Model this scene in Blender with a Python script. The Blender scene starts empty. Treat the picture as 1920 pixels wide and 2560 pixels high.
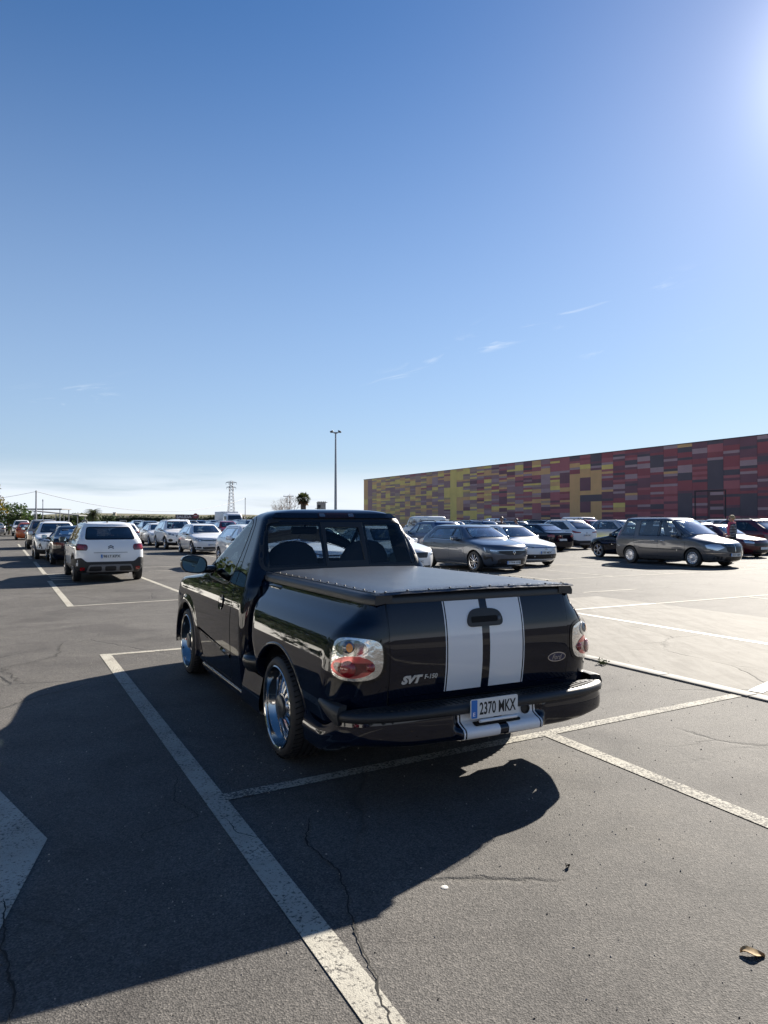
import bpy, bmesh, math, random
import numpy as np
from mathutils import Vector, Matrix, noise as mnoise
from mathutils.bvhtree import BVHTree
from mathutils.geometry import delaunay_2d_cdt

random.seed(7)
R = math.radians
C = bpy.context.scene.collection
SC = bpy.context.scene

# ------------------------------------------------------------------ camera, light, exposure
cam_d = bpy.data.cameras.new('camera')
cam = bpy.data.objects.new('camera', cam_d)
C.objects.link(cam)
cam_d.sensor_fit = 'VERTICAL'
cam_d.sensor_height = 24.0
cam_d.lens = 24.0 * 1796 / 2560
cam_d.clip_start = 0.05
cam_d.clip_end = 5000
CAM_H = 1.623
cam.location = (0, 0, CAM_H)
cam.rotation_euler = (R(90) + math.atan(21.7 / 1796), 0, 0)
SC.camera = cam

SUN_AZ, SUN_EL = R(35.0), R(28.5)          # azimuth clockwise from the view axis (+Y)
sun_d = bpy.data.lights.new('sun', 'SUN')
sun_d.energy = 5.0
sun_d.angle = R(0.53)
sun_d.color = (1.0, 0.93, 0.82)
sun = bpy.data.objects.new('sun', sun_d)
C.objects.link(sun)
sv = Vector((math.sin(SUN_AZ) * math.cos(SUN_EL), math.cos(SUN_AZ) * math.cos(SUN_EL), math.sin(SUN_EL)))
sun.rotation_euler = sv.to_track_quat('Z', 'Y').to_euler()
sun.location = sv * 50

SC.view_settings.view_transform = 'Standard'
SC.view_settings.look = 'None'
SC.view_settings.exposure = 1.42
SC.view_settings.gamma = 1.0
SC.view_settings.use_curve_mapping = False


def build_world():
    w = bpy.data.worlds.new('World')
    SC.world = w
    w.use_nodes = True
    nt = w.node_tree
    N, L = nt.nodes, nt.links
    N.clear()
    out = N.new('ShaderNodeOutputWorld')
    bg = N.new('ShaderNodeBackground')
    bg.inputs['Strength'].default_value = 0.039
    sky = N.new('ShaderNodeTexSky')
    sky.sky_type = 'NISHITA'
    sky.sun_disc = False
    sky.sun_elevation = SUN_EL
    sky.sun_rotation = SUN_AZ
    sky.altitude = 50
    sky.air_density = 1.15
    sky.dust_density = 0.30
    sky.ozone_density = 6.0
    tc = N.new('ShaderNodeTexCoord')
    sep = N.new('ShaderNodeSeparateXYZ')
    L.new(tc.outputs['Generated'], sep.inputs[0])

    def m(op, a, b=None, c=None):
        n = N.new('ShaderNodeMath')
        n.operation = op
        for i, v in enumerate((a, b, c)):
            if v is None:
                continue
            if isinstance(v, (int, float)):
                n.inputs[i].default_value = v
            else:
                L.new(v, n.inputs[i])
        return n.outputs[0]

    def ss(v, a, b):
        n = N.new('ShaderNodeMapRange')
        n.interpolation_type = 'SMOOTHSTEP'
        L.new(v, n.inputs[0])
        n.inputs[1].default_value = a
        n.inputs[2].default_value = b
        return n.outputs[0]
    az = m('ARCTAN2', sep.outputs[0], sep.outputs[1])
    el = m('ARCSINE', sep.outputs[2])
    comb = N.new('ShaderNodeCombineXYZ')
    L.new(m('MULTIPLY', az, 3.0), comb.inputs[0])
    L.new(m('ADD', m('MULTIPLY', el, 15.0), m('MULTIPLY', az, -2.6)), comb.inputs[1])
    comb.inputs[2].default_value = 5.3
    n1 = N.new('ShaderNodeTexNoise')
    n1.inputs['Scale'].default_value = 3.0
    n1.inputs['Detail'].default_value = 9
    n1.inputs['Roughness'].default_value = 0.62
    n1.inputs['Distortion'].default_value = 1.1
    L.new(comb.outputs[0], n1.inputs['Vector'])
    n2 = N.new('ShaderNodeTexNoise')
    n2.inputs['Scale'].default_value = 0.9
    n2.inputs['Detail'].default_value = 3
    L.new(comb.outputs[0], n2.inputs['Vector'])
    # thin wisps in a slanting belt, a soft veil near the horizon
    belt = m('SUBTRACT', el, m('MULTIPLY', az, 0.16))
    b1 = m('MULTIPLY', ss(belt, 0.155, 0.19), m('SUBTRACT', 1.0, ss(belt, 0.205, 0.26)))
    azm = m('ADD', m('MULTIPLY', ss(az, -0.16, -0.02), m('SUBTRACT', 1.0, ss(az, 0.36, 0.46))), m('MULTIPLY', m('SUBTRACT', 1.0, ss(az, -0.38, -0.30)), 0.7))
    b1 = m('MULTIPLY', b1, azm)
    wis = m('MULTIPLY', m('MULTIPLY', ss(n1.outputs[0], 0.53, 0.74), b1), ss(n2.outputs[0], 0.42, 0.55))
    comb2 = N.new('ShaderNodeCombineXYZ')
    L.new(m('MULTIPLY', az, 2.2), comb2.inputs[0])
    L.new(m('MULTIPLY', el, 26.0), comb2.inputs[1])
    n3 = N.new('ShaderNodeTexNoise')
    n3.inputs['Scale'].default_value = 1.3
    n3.inputs['Detail'].default_value = 7
    n3.inputs['Distortion'].default_value = 0.5
    L.new(comb2.outputs[0], n3.inputs['Vector'])
    veil = m('MULTIPLY', m('SUBTRACT', 1.0, ss(el, 0.02, 0.085)), ss(n3.outputs[0], 0.27, 0.52))
    amt = m('MINIMUM', m('ADD', m('MULTIPLY', wis, 0.85), m('MULTIPLY', veil, 0.95)), 0.85)
    mix = N.new('ShaderNodeMixRGB')
    L.new(amt, mix.inputs[0])
    hs = N.new('ShaderNodeHueSaturation')
    hs.inputs['Saturation'].default_value = 1.14
    L.new(sky.outputs[0], hs.inputs['Color'])
    tn = N.new('ShaderNodeMixRGB')
    tn.blend_type = 'MULTIPLY'
    tn.inputs[0].default_value = 1
    tn.inputs[2].default_value = (1.05, 1.0, 1.04, 1)
    L.new(hs.outputs[0], tn.inputs[1])
    hz = N.new('ShaderNodeMixRGB')                     # pale band low over the horizon
    hz.inputs[2].default_value = (5.6, 7.0, 9.1, 1)
    L.new(m('MULTIPLY', m('SUBTRACT', 1.0, ss(el, -0.10, 0.70)), 0.58), hz.inputs[0])
    L.new(tn.outputs[0], hz.inputs[1])
    L.new(hz.outputs[0], mix.inputs[1])
    mix.inputs[2].default_value = (9.0, 9.7, 10.6, 1)
    # bright ring of scattered light close round the sun
    dt = N.new('ShaderNodeVectorMath')
    dt.operation = 'DOT_PRODUCT'
    L.new(tc.outputs['Generated'], dt.inputs[0])
    dt.inputs[1].default_value = (math.sin(SUN_AZ) * math.cos(SUN_EL), math.cos(SUN_AZ) * math.cos(SUN_EL), math.sin(SUN_EL))
    gl = m('MULTIPLY', m('POWER', m('MAXIMUM', dt.outputs['Value'], 0.0), 280.0), 9.0)
    ad = N.new('ShaderNodeMixRGB')
    ad.blend_type = 'ADD'
    ad.inputs[0].default_value = 1
    L.new(mix.outputs[0], ad.inputs[1])
    cg = N.new('ShaderNodeCombineXYZ')
    for i_ in range(3):
        L.new(gl, cg.inputs[i_])
    L.new(cg.outputs[0], ad.inputs[2])
    L.new(ad.outputs[0], bg.inputs['Color'])
    L.new(bg.outputs[0], out.inputs['Surface'])


build_world()

# ------------------------------------------------------------------ frames
TH = R(28.1)                                  # the lot's grid, turned left of the view axis
GA = Vector((-math.sin(TH), math.cos(TH), 0))  # along the stalls, away
GB = Vector((math.cos(TH), math.sin(TH), 0))   # across, to the right
PSI = R(26.94)
FW = Vector((-math.sin(PSI), math.cos(PSI), 0))


def G(a, b, z=0.0):
    p = GA * a + GB * b
    return Vector((p.x, p.y, z))


# ------------------------------------------------------------------ materials
MATS = {}


def mat(name, col=(0.5, 0.5, 0.5), rough=0.5, metal=0.0, coat=0.0, spec=0.5, emit=0.0, var=0.0, bump=0.0, bscale=40.0,
        coat_rough=0.03):
    if name in MATS:
        return MATS[name]
    m = bpy.data.materials.new(name)
    m.use_nodes = True
    nt = m.node_tree
    p = nt.nodes['Principled BSDF']
    p.inputs['Base Color'].default_value = (*col, 1)
    p.inputs['Roughness'].default_value = rough
    p.inputs['Metallic'].default_value = metal
    p.inputs['Coat Weight'].default_value = coat
    p.inputs['Coat Roughness'].default_value = coat_rough
    p.inputs['Specular IOR Level'].default_value = spec
    if var or bump:
        tc = nt.nodes.new('ShaderNodeTexCoord')
        n = nt.nodes.new('ShaderNodeTexNoise')
        n.inputs['Scale'].default_value = bscale
        n.inputs['Detail'].default_value = 5
        nt.links.new(tc.outputs['Object'], n.inputs['Vector'])
        if var:
            mx = nt.nodes.new('ShaderNodeMixRGB')
            mx.blend_type = 'MULTIPLY'
            mx.inputs[1].default_value = (*col, 1)
            mr = nt.nodes.new('ShaderNodeMapRange')
            mr.inputs[3].default_value = 1 - var
            mr.inputs[4].default_value = 1 + var
            mr.inputs[1].default_value = 0.3
            mr.inputs[2].default_value = 0.7
            nt.links.new(n.outputs[0], mr.inputs[0])
            nt.links.new(mr.outputs[0], mx.inputs[2])
            mx.inputs[0].default_value = 1
            nt.links.new(mx.outputs[0], p.inputs['Base Color'])
        if bump:
            b = nt.nodes.new('ShaderNodeBump')
            b.inputs['Strength'].default_value = bump
            b.inputs['Distance'].default_value = 0.01
            nt.links.new(n.outputs[0], b.inputs['Height'])
            nt.links.new(b.outputs[0], p.inputs['Normal'])
    MATS[name] = m
    return m


def paint(name, col, flake=0.0, rough=0.35):
    return mat(name, col, rough=rough, metal=flake, coat=1.0, coat_rough=0.02)


def glass(name, tint, refl=(1, 1, 1), ior=1.5, gain=1.0):
    if name in MATS:
        return MATS[name]
    m = bpy.data.materials.new(name)
    m.use_nodes = True
    nt = m.node_tree
    nt.nodes.clear()
    o = nt.nodes.new('ShaderNodeOutputMaterial')
    mx = nt.nodes.new('ShaderNodeMixShader')
    t = nt.nodes.new('ShaderNodeBsdfTransparent')
    t.inputs[0].default_value = (*tint, 1)
    g = nt.nodes.new('ShaderNodeBsdfGlossy')
    g.inputs['Color'].default_value = (*refl, 1)
    g.inputs['Roughness'].default_value = 0.01
    f = nt.nodes.new('ShaderNodeFresnel')
    geo = nt.nodes.new('ShaderNodeNewGeometry')
    mi_ = nt.nodes.new('ShaderNodeMapRange')          # the sheet has no inside: same reflection from both faces
    mi_.inputs[3].default_value = ior
    mi_.inputs[4].default_value = 1 / ior
    nt.links.new(geo.outputs['Backfacing'], mi_.inputs[0])
    nt.links.new(mi_.outputs[0], f.inputs[0])
    k = nt.nodes.new('ShaderNodeMath')
    k.operation = 'MULTIPLY'
    k.use_clamp = True
    k.inputs[1].default_value = gain
    nt.links.new(f.outputs[0], k.inputs[0])
    nt.links.new(k.outputs[0], mx.inputs[0])
    nt.links.new(t.outputs[0], mx.inputs[1])
    nt.links.new(g.outputs[0], mx.inputs[2])
    nt.links.new(mx.outputs[0], o.inputs[0])
    MATS[name] = m
    return m


# ------------------------------------------------------------------ mesh helpers
class MB:
    """collects vertices and faces (with a material index each); build() links ONE mesh object"""

    def __init__(s):
        s.v, s.f, s.m, s.n = [], [], [], {}

    def add(s, verts, faces, mi=0, normals=None):
        k = len(s.v)
        s.v += [tuple(p) for p in verts]
        s.f += [tuple(i + k for i in f) for f in faces]
        s.m += [mi] * len(faces) if isinstance(mi, int) else list(mi)
        if normals is not None:
            for i, n in enumerate(normals):
                s.n[k + i] = tuple(n)
        return s

    def box(s, lo, hi, mi=0, M=None):
        x0, y0, z0 = lo
        x1, y1, z1 = hi
        v = [(x0, y0, z0), (x1, y0, z0), (x1, y1, z0), (x0, y1, z0), (x0, y0, z1), (x1, y0, z1), (x1, y1, z1), (x0, y1, z1)]
        if M:
            v = [M @ Vector(p) for p in v]
        return s.add(v, [(0, 3, 2, 1), (4, 5, 6, 7), (0, 1, 5, 4), (1, 2, 6, 5), (2, 3, 7, 6), (3, 0, 4, 7)], mi)

    def rbox(s, lo, hi, r, mi=0, M=None, seg=3):
        """box with all edges rounded (a superquadric-like rounded box)"""
        c = [(lo[i] + hi[i]) / 2 for i in range(3)]
        h = [(hi[i] - lo[i]) / 2 for i in range(3)]
        bm = bmesh.new()
        bmesh.ops.create_cube(bm, size=2)
        for v in bm.verts:
            v.co = Vector([v.co[i] * h[i] for i in range(3)])
        bmesh.ops.bevel(bm, geom=list(bm.edges), offset=min(r, min(h) * 0.98), segments=seg, profile=0.5, affect='EDGES')
        vs = [Vector((v.co[0] + c[0], v.co[1] + c[1], v.co[2] + c[2])) for v in bm.verts]
        if M:
            vs = [M @ p for p in vs]
        bm.verts.index_update()
        fs = [tuple(v.index for v in f.verts) for f in bm.faces]
        bm.free()
        return s.add(vs, fs, mi)

    def grid(s, P, mi=0, wrap=False, flip=False):
        nu, nv = len(P), len(P[0])
        v = [p for row in P for p in row]
        f = []
        for i in range(nu - 1):
            for j in range(nv if wrap else nv - 1):
                k = (j + 1) % nv
                q = (i * nv + j, i * nv + k, (i + 1) * nv + k, (i + 1) * nv + j)
                f.append(q[::-1] if flip else q)
        return s.add(v, f, mi)

    def tube(s, pts, r, mi=0, n=8, cap=True):
        pts = [Vector(p) for p in pts]
        rs = r if isinstance(r, (list, tuple)) else [r] * len(pts)
        rings = []
        up0 = None
        for i, p in enumerate(pts):
            d = (pts[min(i + 1, len(pts) - 1)] - pts[max(i - 1, 0)]).normalized()
            if up0 is None:
                up0 = Vector((0, 0, 1)) if abs(d.z) < 0.9 else Vector((1, 0, 0))
            a = d.cross(up0).normalized()
            b = a.cross(d).normalized()
            up0 = b
            rings.append([p + (a * math.cos(t) + b * math.sin(t)) * rs[i] for t in [2 * math.pi * k / n for k in range(n)]])
        s.grid(rings, mi, wrap=True, flip=True)
        if cap:
            s.add(rings[0], [tuple(range(n))], mi)
            s.add(rings[-1], [tuple(range(n))[::-1]], mi)
        return s

    def lathe(s, prof, M, mi=0, n=48, a0=0.0, a1=2 * math.pi):
        """profile of (radius, height) turned about the local Z axis of M"""
        full = abs(a1 - a0 - 2 * math.pi) < 1e-6
        k = n if full else n + 1
        P = [[M @ Vector((r * math.cos(a0 + (a1 - a0) * j / n), r * math.sin(a0 + (a1 - a0) * j / n), h)) for j in range(k)] for r, h in prof]
        return s.grid(P, mi, wrap=full)

    def disc(s, c, r, M, mi=0, n=32, z=0):
        v = [M @ Vector((c[0] + r * math.cos(2 * math.pi * j / n), c[1] + r * math.sin(2 * math.pi * j / n), z)) for j in range(n)]
        return s.add(v, [tuple(range(n))], mi)

    def mirror(s):
        """the same shape mirrored in y"""
        o = MB()
        o.v = [(p[0], -p[1], p[2]) for p in s.v]
        o.f = [f[::-1] for f in s.f]
        o.m = list(s.m)
        o.n = {i: (n[0], -n[1], n[2]) for i, n in s.n.items()}
        return o

    def merge(s, o):
        k = len(s.v)
        s.v += o.v
        s.f += [tuple(i + k for i in f) for f in o.f]
        s.m += o.m
        s.n.update({i + k: n for i, n in o.n.items()})
        return s

    def mesh(s, name, mats, smooth=35.0, weld=False):
        me = bpy.data.meshes.new(name)
        me.from_pydata(s.v, [], s.f)
        for m in (mats if isinstance(mats, (list, tuple)) else [mats]):
            me.materials.append(m)
        me.polygons.foreach_set('material_index', s.m)
        if weld:
            bm = bmesh.new()
            bm.from_mesh(me)
            bmesh.ops.remove_doubles(bm, verts=bm.verts, dist=1e-5)
            bm.to_mesh(me)
            bm.free()
        me.update()
        if smooth:
            me.polygons.foreach_set('use_smooth', [True] * len(me.polygons))
            if s.n and len(s.n) == len(s.v):
                me.normals_split_custom_set_from_vertices([s.n[i] for i in range(len(s.v))])
            else:
                me.set_sharp_from_angle(angle=R(smooth))
        return me

    def build(s, name, mats, parent=None, smooth=35.0, weld=False):
        o = bpy.data.objects.new(name, s.mesh(name, mats, smooth, weld))
        C.objects.link(o)
        if parent:
            o.parent = parent
        return o


def thing(name, label, cat, loc=(0, 0, 0), rz=0.0, group=None):
    o = bpy.data.objects.new(name, None)
    o.empty_display_size = 0.2
    C.objects.link(o)
    o.location = loc
    o.rotation_euler = (0, 0, rz)
    tag(o, label, cat, group)
    return o


def tag(o, label=None, cat=None, group=None, kind=None):
    if label:
        o['label'] = label
    if cat:
        o['category'] = cat
    if group:
        o['group'] = group
    if kind:
        o['kind'] = kind
    return o


def dup(root, loc, rz, label=None, group=None, paint_m=None, scale=None):
    """a copy of a thing with its parts and sub-parts; the paint may differ"""
    r = root.copy()
    C.objects.link(r)
    r.location = loc
    r.rotation_euler = (0, 0, rz)
    if label:
        r['label'] = label
    if group:
        r['group'] = group
    if scale:
        r.scale = scale

    def cp(o, par):
        c = o.copy()
        C.objects.link(c)
        c.parent = par
        if paint_m and len(c.material_slots):
            for i, sl in enumerate(c.material_slots):
                if o.data.materials[i] and o.data.materials[i].get('body_paint'):
                    c.material_slots[i].link = 'OBJECT'
                    c.material_slots[i].material = paint_m
        for ch in o.children:
            cp(ch, c)
    for ch in list(root.children):
        cp(ch, r)
    return r


def pchip(ts, ys):
    """monotone cubic through (ts, ys)"""
    n = len(ts)
    h = [ts[i + 1] - ts[i] for i in range(n - 1)]
    d = [(ys[i + 1] - ys[i]) / h[i] for i in range(n - 1)]
    m = [0.0] * n
    m[0], m[-1] = d[0], d[-1]
    for i in range(1, n - 1):
        if d[i - 1] * d[i] <= 0:
            m[i] = 0
        else:
            w1, w2 = 2 * h[i] + h[i - 1], h[i] + 2 * h[i - 1]
            m[i] = (w1 + w2) / (w1 / d[i - 1] + w2 / d[i])

    def f(t):
        i = 0
        while i < n - 2 and t > ts[i + 1]:
            i += 1
        u = (t - ts[i]) / h[i]
        return ((1 + 2 * u) * (1 - u) ** 2 * ys[i] + u * (1 - u) ** 2 * h[i] * m[i] + u * u * (3 - 2 * u) * ys[i + 1]
                + u * u * (u - 1) * h[i] * m[i + 1])
    return f


def lerp(a, b, t):
    return a + (b - a) * t


class Body:
    """closed skin made of horizontal slices; every slice is a rounded plan outline.
    level = (z, rear x, front x, half width, rear corner length, front corner length, rear power, front power)"""

    def __init__(s, levels, per=3, na=9, ns=22, bow=0.0, core=None):
        s.core = core                      # flat half width of the rear face before its corner turns
        s.lv = levels
        ts = list(range(len(levels)))
        s.fn = [pchip(ts, [l[i] for l in levels]) for i in range(8)]
        s.bow = bow
        s.x0 = min(l[1] for l in levels)
        s.x1 = max(l[2] for l in levels)
        rows = []
        s.rz = []
        for i in range(len(levels) - 1):
            for k in range(per):
                rows.append(s.ring(i + k / per, na, ns))
                s.rz.append(s.fn[0](i + k / per))
        rows.append(s.ring(len(levels) - 1, na, ns))
        s.rz.append(levels[-1][0])
        s.rows = rows
        mb = MB()
        mb.grid(rows, 0, wrap=True)
        n = len(rows[0])
        mb.add(rows[0], [tuple(range(n))[::-1]], 0)
        mb.add(rows[-1], [tuple(range(n))], 0)
        s.mb = mb
        me = mb.mesh('tmp', [], smooth=None, weld=True)
        me.polygons.foreach_set('use_smooth', [True] * len(me.polygons))
        me.update()
        s.V = [v.co.copy() for v in me.vertices]
        s.NV = [Vector(n.vector) for n in me.vertex_normals]
        s.tris = []
        me.calc_loop_triangles()
        for t in me.loop_triangles:
            s.tris.append(tuple(t.vertices))
        s.bvh = BVHTree.FromPolygons(s.V, s.tris)
        bpy.data.meshes.remove(me)

    def ring(s, t, na, ns):
        z, xr, xf, w, Lr, Lf, nr, nf = [f(t) for f in s.fn]
        half = []
        for k in range(na + 1):
            a = 0.5 * math.pi * k / na
            c, q = math.cos(a), math.sin(a)
            g = (c ** nr + q ** nr) ** (-1 / nr)
            if s.core:
                cw = s.core(z, w)
                if k == 0:
                    half += [(xr, cw * i / 6) for i in range(6)]
                half.append((xr + Lr - Lr * c * g, cw + (w - cw) * q * g))
            else:
                half.append((xr + Lr - Lr * c * g, w * q * g))
        xa, xb = xr + Lr, xf - Lf
        for k in range(1, ns):
            half.append((lerp(xa, xb, k / ns), w))
        for k in range(na + 1):
            a = 0.5 * math.pi * (1 - k / na)
            c, q = math.cos(a), math.sin(a)
            g = (c ** nf + q ** nf) ** (-1 / nf)
            half.append((xf - Lf + Lf * c * g, w * q * g))
        xm, hl = (s.x0 + s.x1) / 2, (s.x1 - s.x0) / 2
        half = [(x, max(0.0, y) * (1 - s.bow * ((x - xm) / hl) ** 2)) for x, y in half]
        half[0] = (half[0][0], 0.0)
        half[-1] = (half[-1][0], 0.0)
        ring = [Vector((x, -y, z)) for x, y in half] + [Vector((x, y, z)) for x, y in half[-2:0:-1]]
        return ring

    def lv_at(s, z):
        lo, hi = 0.0, len(s.lv) - 1.0
        for _ in range(40):
            m = (lo + hi) / 2
            if s.fn[0](m) < z:
                lo = m
            else:
                hi = m
        return [f(lo) for f in s.fn]

    def smooth_n(s, loc, idx):
        a, b, c = s.tris[idx]
        A, B, Cc = s.V[a], s.V[b], s.V[c]
        v0, v1, v2 = B - A, Cc - A, loc - A
        d00, d01, d11, d20, d21 = v0.dot(v0), v0.dot(v1), v1.dot(v1), v2.dot(v0), v2.dot(v1)
        den = d00 * d11 - d01 * d01
        if abs(den) < 1e-14:
            return s.NV[a]
        v = (d11 * d20 - d01 * d21) / den
        w = (d00 * d21 - d01 * d20) / den
        n = s.NV[a] * (1 - v - w) + s.NV[b] * v + s.NV[c] * w
        return n.normalized() if n.length > 1e-9 else s.NV[a]

    def cast(s, o, d):
        loc, n, i, dist = s.bvh.ray_cast(Vector(o), Vector(d))
        if loc is None:
            loc, n, i, dist = s.bvh.find_nearest(Vector(o) + Vector(d) * 10)
        return loc, s.smooth_n(loc, i)

    def on_side(s, x, z, sg=1):
        return s.cast((x, sg * 10, z), (0, -sg, 0))

    def on_rear(s, y, z):
        return s.cast((-10, y, z), (1, 0, 0))

    def on_front(s, y, z):
        return s.cast((10, y, z), (-1, 0, 0))


def apply_bools(ob, cutters):
    for c in cutters:
        c.parent = ob.parent
        m = ob.modifiers.new('cut', 'BOOLEAN')
        m.object = c
        m.operation = 'DIFFERENCE'
        m.solver = 'EXACT'
        m.material_mode = 'TRANSFER'
    dg = bpy.context.evaluated_depsgraph_get()
    me = bpy.data.meshes.new_from_object(ob.evaluated_get(dg))
    ob.modifiers.clear()
    old = ob.data
    ob.data = me
    me.name = ob.name
    bpy.data.meshes.remove(old)
    for c in cutters:
        d = c.data
        bpy.data.objects.remove(c)
        bpy.data.meshes.remove(d)


def fix_normals(me, body, tol=2e-3):
    """keep the analytic smooth shading of the skin after it has been cut"""
    norms = [None] * len(me.loops)
    me.polygons.foreach_set('use_smooth', [True] * len(me.polygons))
    for p in me.polygons:
        loc, n, i, d = body.bvh.find_nearest(p.center)
        on = loc is not None and d < 0.02 and p.normal.dot(body.smooth_n(loc, i)) > 0.4
        if on:
            for li in p.loop_indices:
                co = me.vertices[me.loops[li].vertex_index].co
                q, n2, i2, d2 = body.bvh.find_nearest(co)
                if d2 > tol:
                    on = False
                    break
                norms[li] = body.smooth_n(q, i2)
        if not on:
            for li in p.loop_indices:
                norms[li] = p.normal.copy()
    me.normals_split_custom_set([tuple(n) for n in norms])


def prism(poly, axis, lo, hi, m):
    """a closed prism: poly in the two other axes, extruded along axis"""
    n = len(poly)

    def P(a, b, c):
        return {'x': (c, a, b), 'y': (a, c, b), 'z': (a, b, c)}[axis]
    v = [P(a, b, lo) for a, b in poly] + [P(a, b, hi) for a, b in poly]
    f = [tuple(range(n)), tuple(range(n, 2 * n))[::-1]] + [(i, i + n, (i + 1) % n + n, (i + 1) % n) for i in range(n)]
    me = bpy.data.meshes.new('cutter')
    me.from_pydata(v, [], f)
    bm = bmesh.new()
    bm.from_mesh(me)
    bmesh.ops.recalc_face_normals(bm, faces=bm.faces)
    bm.to_mesh(me)
    bm.free()
    me.materials.append(m)
    o = bpy.data.objects.new('cutter', me)
    C.objects.link(o)
    return o


def round_poly(pts, r, n=4):
    """rounds the corners of a polygon; r may be one radius or one per corner"""
    out = []
    k = len(pts)
    for i, p in enumerate(pts):
        p = Vector(p)
        a, b = Vector(pts[i - 1]), Vector(pts[(i + 1) % k])
        ri = r[i] if isinstance(r, (list, tuple)) else r
        da, db = (a - p), (b - p)
        ra, rb = min(ri, da.length * 0.48), min(ri, db.length * 0.48)
        p0, p1 = p + da.normalized() * ra, p + db.normalized() * rb
        if ri < 1e-4:
            out.append(tuple(p))
            continue
        for j in range(n + 1):
            t = j / n
            q = p0 * (1 - t) ** 2 + p * 2 * t * (1 - t) + p1 * t * t
            out.append((q.x, q.y))
    return out


def ellipse(c, a, b, n=28, rot=0.0):
    return [(c[0] + a * math.cos(t) * math.cos(rot) - b * math.sin(t) * math.sin(rot),
             c[1] + a * math.cos(t) * math.sin(rot) + b * math.sin(t) * math.cos(rot)) for t in [2 * math.pi * i / n for i in range(n)]]


def area(p):
    return 0.5 * sum(p[i][0] * p[(i + 1) % len(p)][1] - p[(i + 1) % len(p)][0] * p[i][1] for i in range(len(p)))


def inset(poly, d):
    k = len(poly)
    sg = 1 if area(poly) > 0 else -1
    out = []
    for i in range(k):
        a, p, b = Vector(poly[i - 1]), Vector(poly[i]), Vector(poly[(i + 1) % k])
        e1, e2 = (p - a), (b - p)
        if e1.length < 1e-7 or e2.length < 1e-7:
            out.append(tuple(p))
            continue
        e1.normalize()
        e2.normalize()
        n1, n2 = Vector((-e1.y, e1.x)) * sg, Vector((-e2.y, e2.x)) * sg
        n = (n1 + n2)
        if n.length < 1e-5:
            n = n1
        n.normalize()
        out.append(tuple(p + n * d / max(0.5, n.dot(n1))))
    return out


def inside(poly, x, y):
    c = False
    n = len(poly)
    for i in range(n):
        x1, y1 = poly[i]
        x2, y2 = poly[(i + 1) % n]
        if (y1 > y) != (y2 > y) and x < (x2 - x1) * (y - y1) / (y2 - y1) + x1:
            c = not c
    return c


def patch(fmap, poly, off=0.003, step=0.06, border=0.0, rim=0.0, bulge=None, holes=()):
    """a trimmed sheet: 2D polygon laid on a surface; border > 0 gives its margin the second material;
    rim > 0 folds the edge inwards; fmap(u, v) -> (point, normal)"""
    dens = []
    for i in range(len(poly)):
        a, b = Vector(poly[i]), Vector(poly[(i + 1) % len(poly)])
        k = max(1, int((b - a).length / step))
        for j in range(k):
            q = a.lerp(b, j / k)
            dens.append((q.x, q.y))
    loops = [dens]
    if border:
        loops.append(inset(dens, border))
    for h in holes:
        loops.append(list(h))
    pts, edges = [], []
    for lp in loops:
        k0 = len(pts)
        pts += [Vector(p) for p in lp]
        edges += [(k0 + i, k0 + (i + 1) % len(lp)) for i in range(len(lp))]
    xs, ys = [p[0] for p in dens], [p[1] for p in dens]
    x = min(xs) + step * 0.5
    inner = inset(dens, step * 0.3)
    while x < max(xs):
        y = min(ys) + step * 0.5
        while y < max(ys):
            if inside(inner, x, y):
                pts.append(Vector((x, y)))
            y += step
        x += step
    vo, eo, fo, *_ = delaunay_2d_cdt(pts, edges, [], 0, 1e-6)
    mb = MB()
    V, Nn = [], []
    for p in vo:
        loc, n = fmap(p.x, p.y)
        o = off + (bulge(p.x, p.y) if bulge else 0)
        V.append(loc + n * o)
        Nn.append(n)
    F, M = [], []
    for f in fo:
        cx = sum(vo[i].x for i in f) / len(f)
        cy = sum(vo[i].y for i in f) / len(f)
        if not inside(dens, cx, cy) or any(inside(h, cx, cy) for h in holes):
            continue
        a, b, c = V[f[0]], V[f[1]], V[f[2]]
        nn = (b - a).cross(c - a)
        if nn.length < 1e-12:
            continue
        if nn.dot(Nn[f[0]]) < 0:
            f = f[::-1]
        F.append(tuple(f))
        M.append(1 if border and not inside(loops[1], cx, cy) else 0)
    if bulge:
        mb.add(V, F, M)
    else:
        mb.add(V, F, M, Nn)
    if rim:
        used = {}
        for f in F:
            for i in range(len(f)):
                e = (f[i], f[(i + 1) % len(f)])
                if (e[1], e[0]) in used:
                    used.pop((e[1], e[0]))
                else:
                    used[e] = 1
        for (a, b) in used:
            pa, pb = V[a], V[b]
            na = (pb - pa).cross(Nn[a]).normalized()
            mb.add([pa, pa - Nn[a] * rim, pb - Nn[b] * rim, pb], [(0, 1, 2, 3)], 1 if border else 0,
                   [na] * 4 if not bulge else None)
    return mb


def ribbon(pts, normals, w, off):
    """a thin flat strip along a path on a surface"""
    mb = MB()
    L_, R_, NN = [], [], []
    k = len(pts)
    for i in range(k):
        d = (pts[min(i + 1, k - 1)] - pts[max(i - 1, 0)]).normalized()
        s = d.cross(normals[i]).normalized() * w / 2
        L_.append(pts[i] - s + normals[i] * off)
        R_.append(pts[i] + s + normals[i] * off)
        NN.append(normals[i])
    mb.add(L_ + R_, [(i, k + i, k + i + 1, i + 1) for i in range(k - 1)], 0, NN + NN)
    return mb


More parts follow.
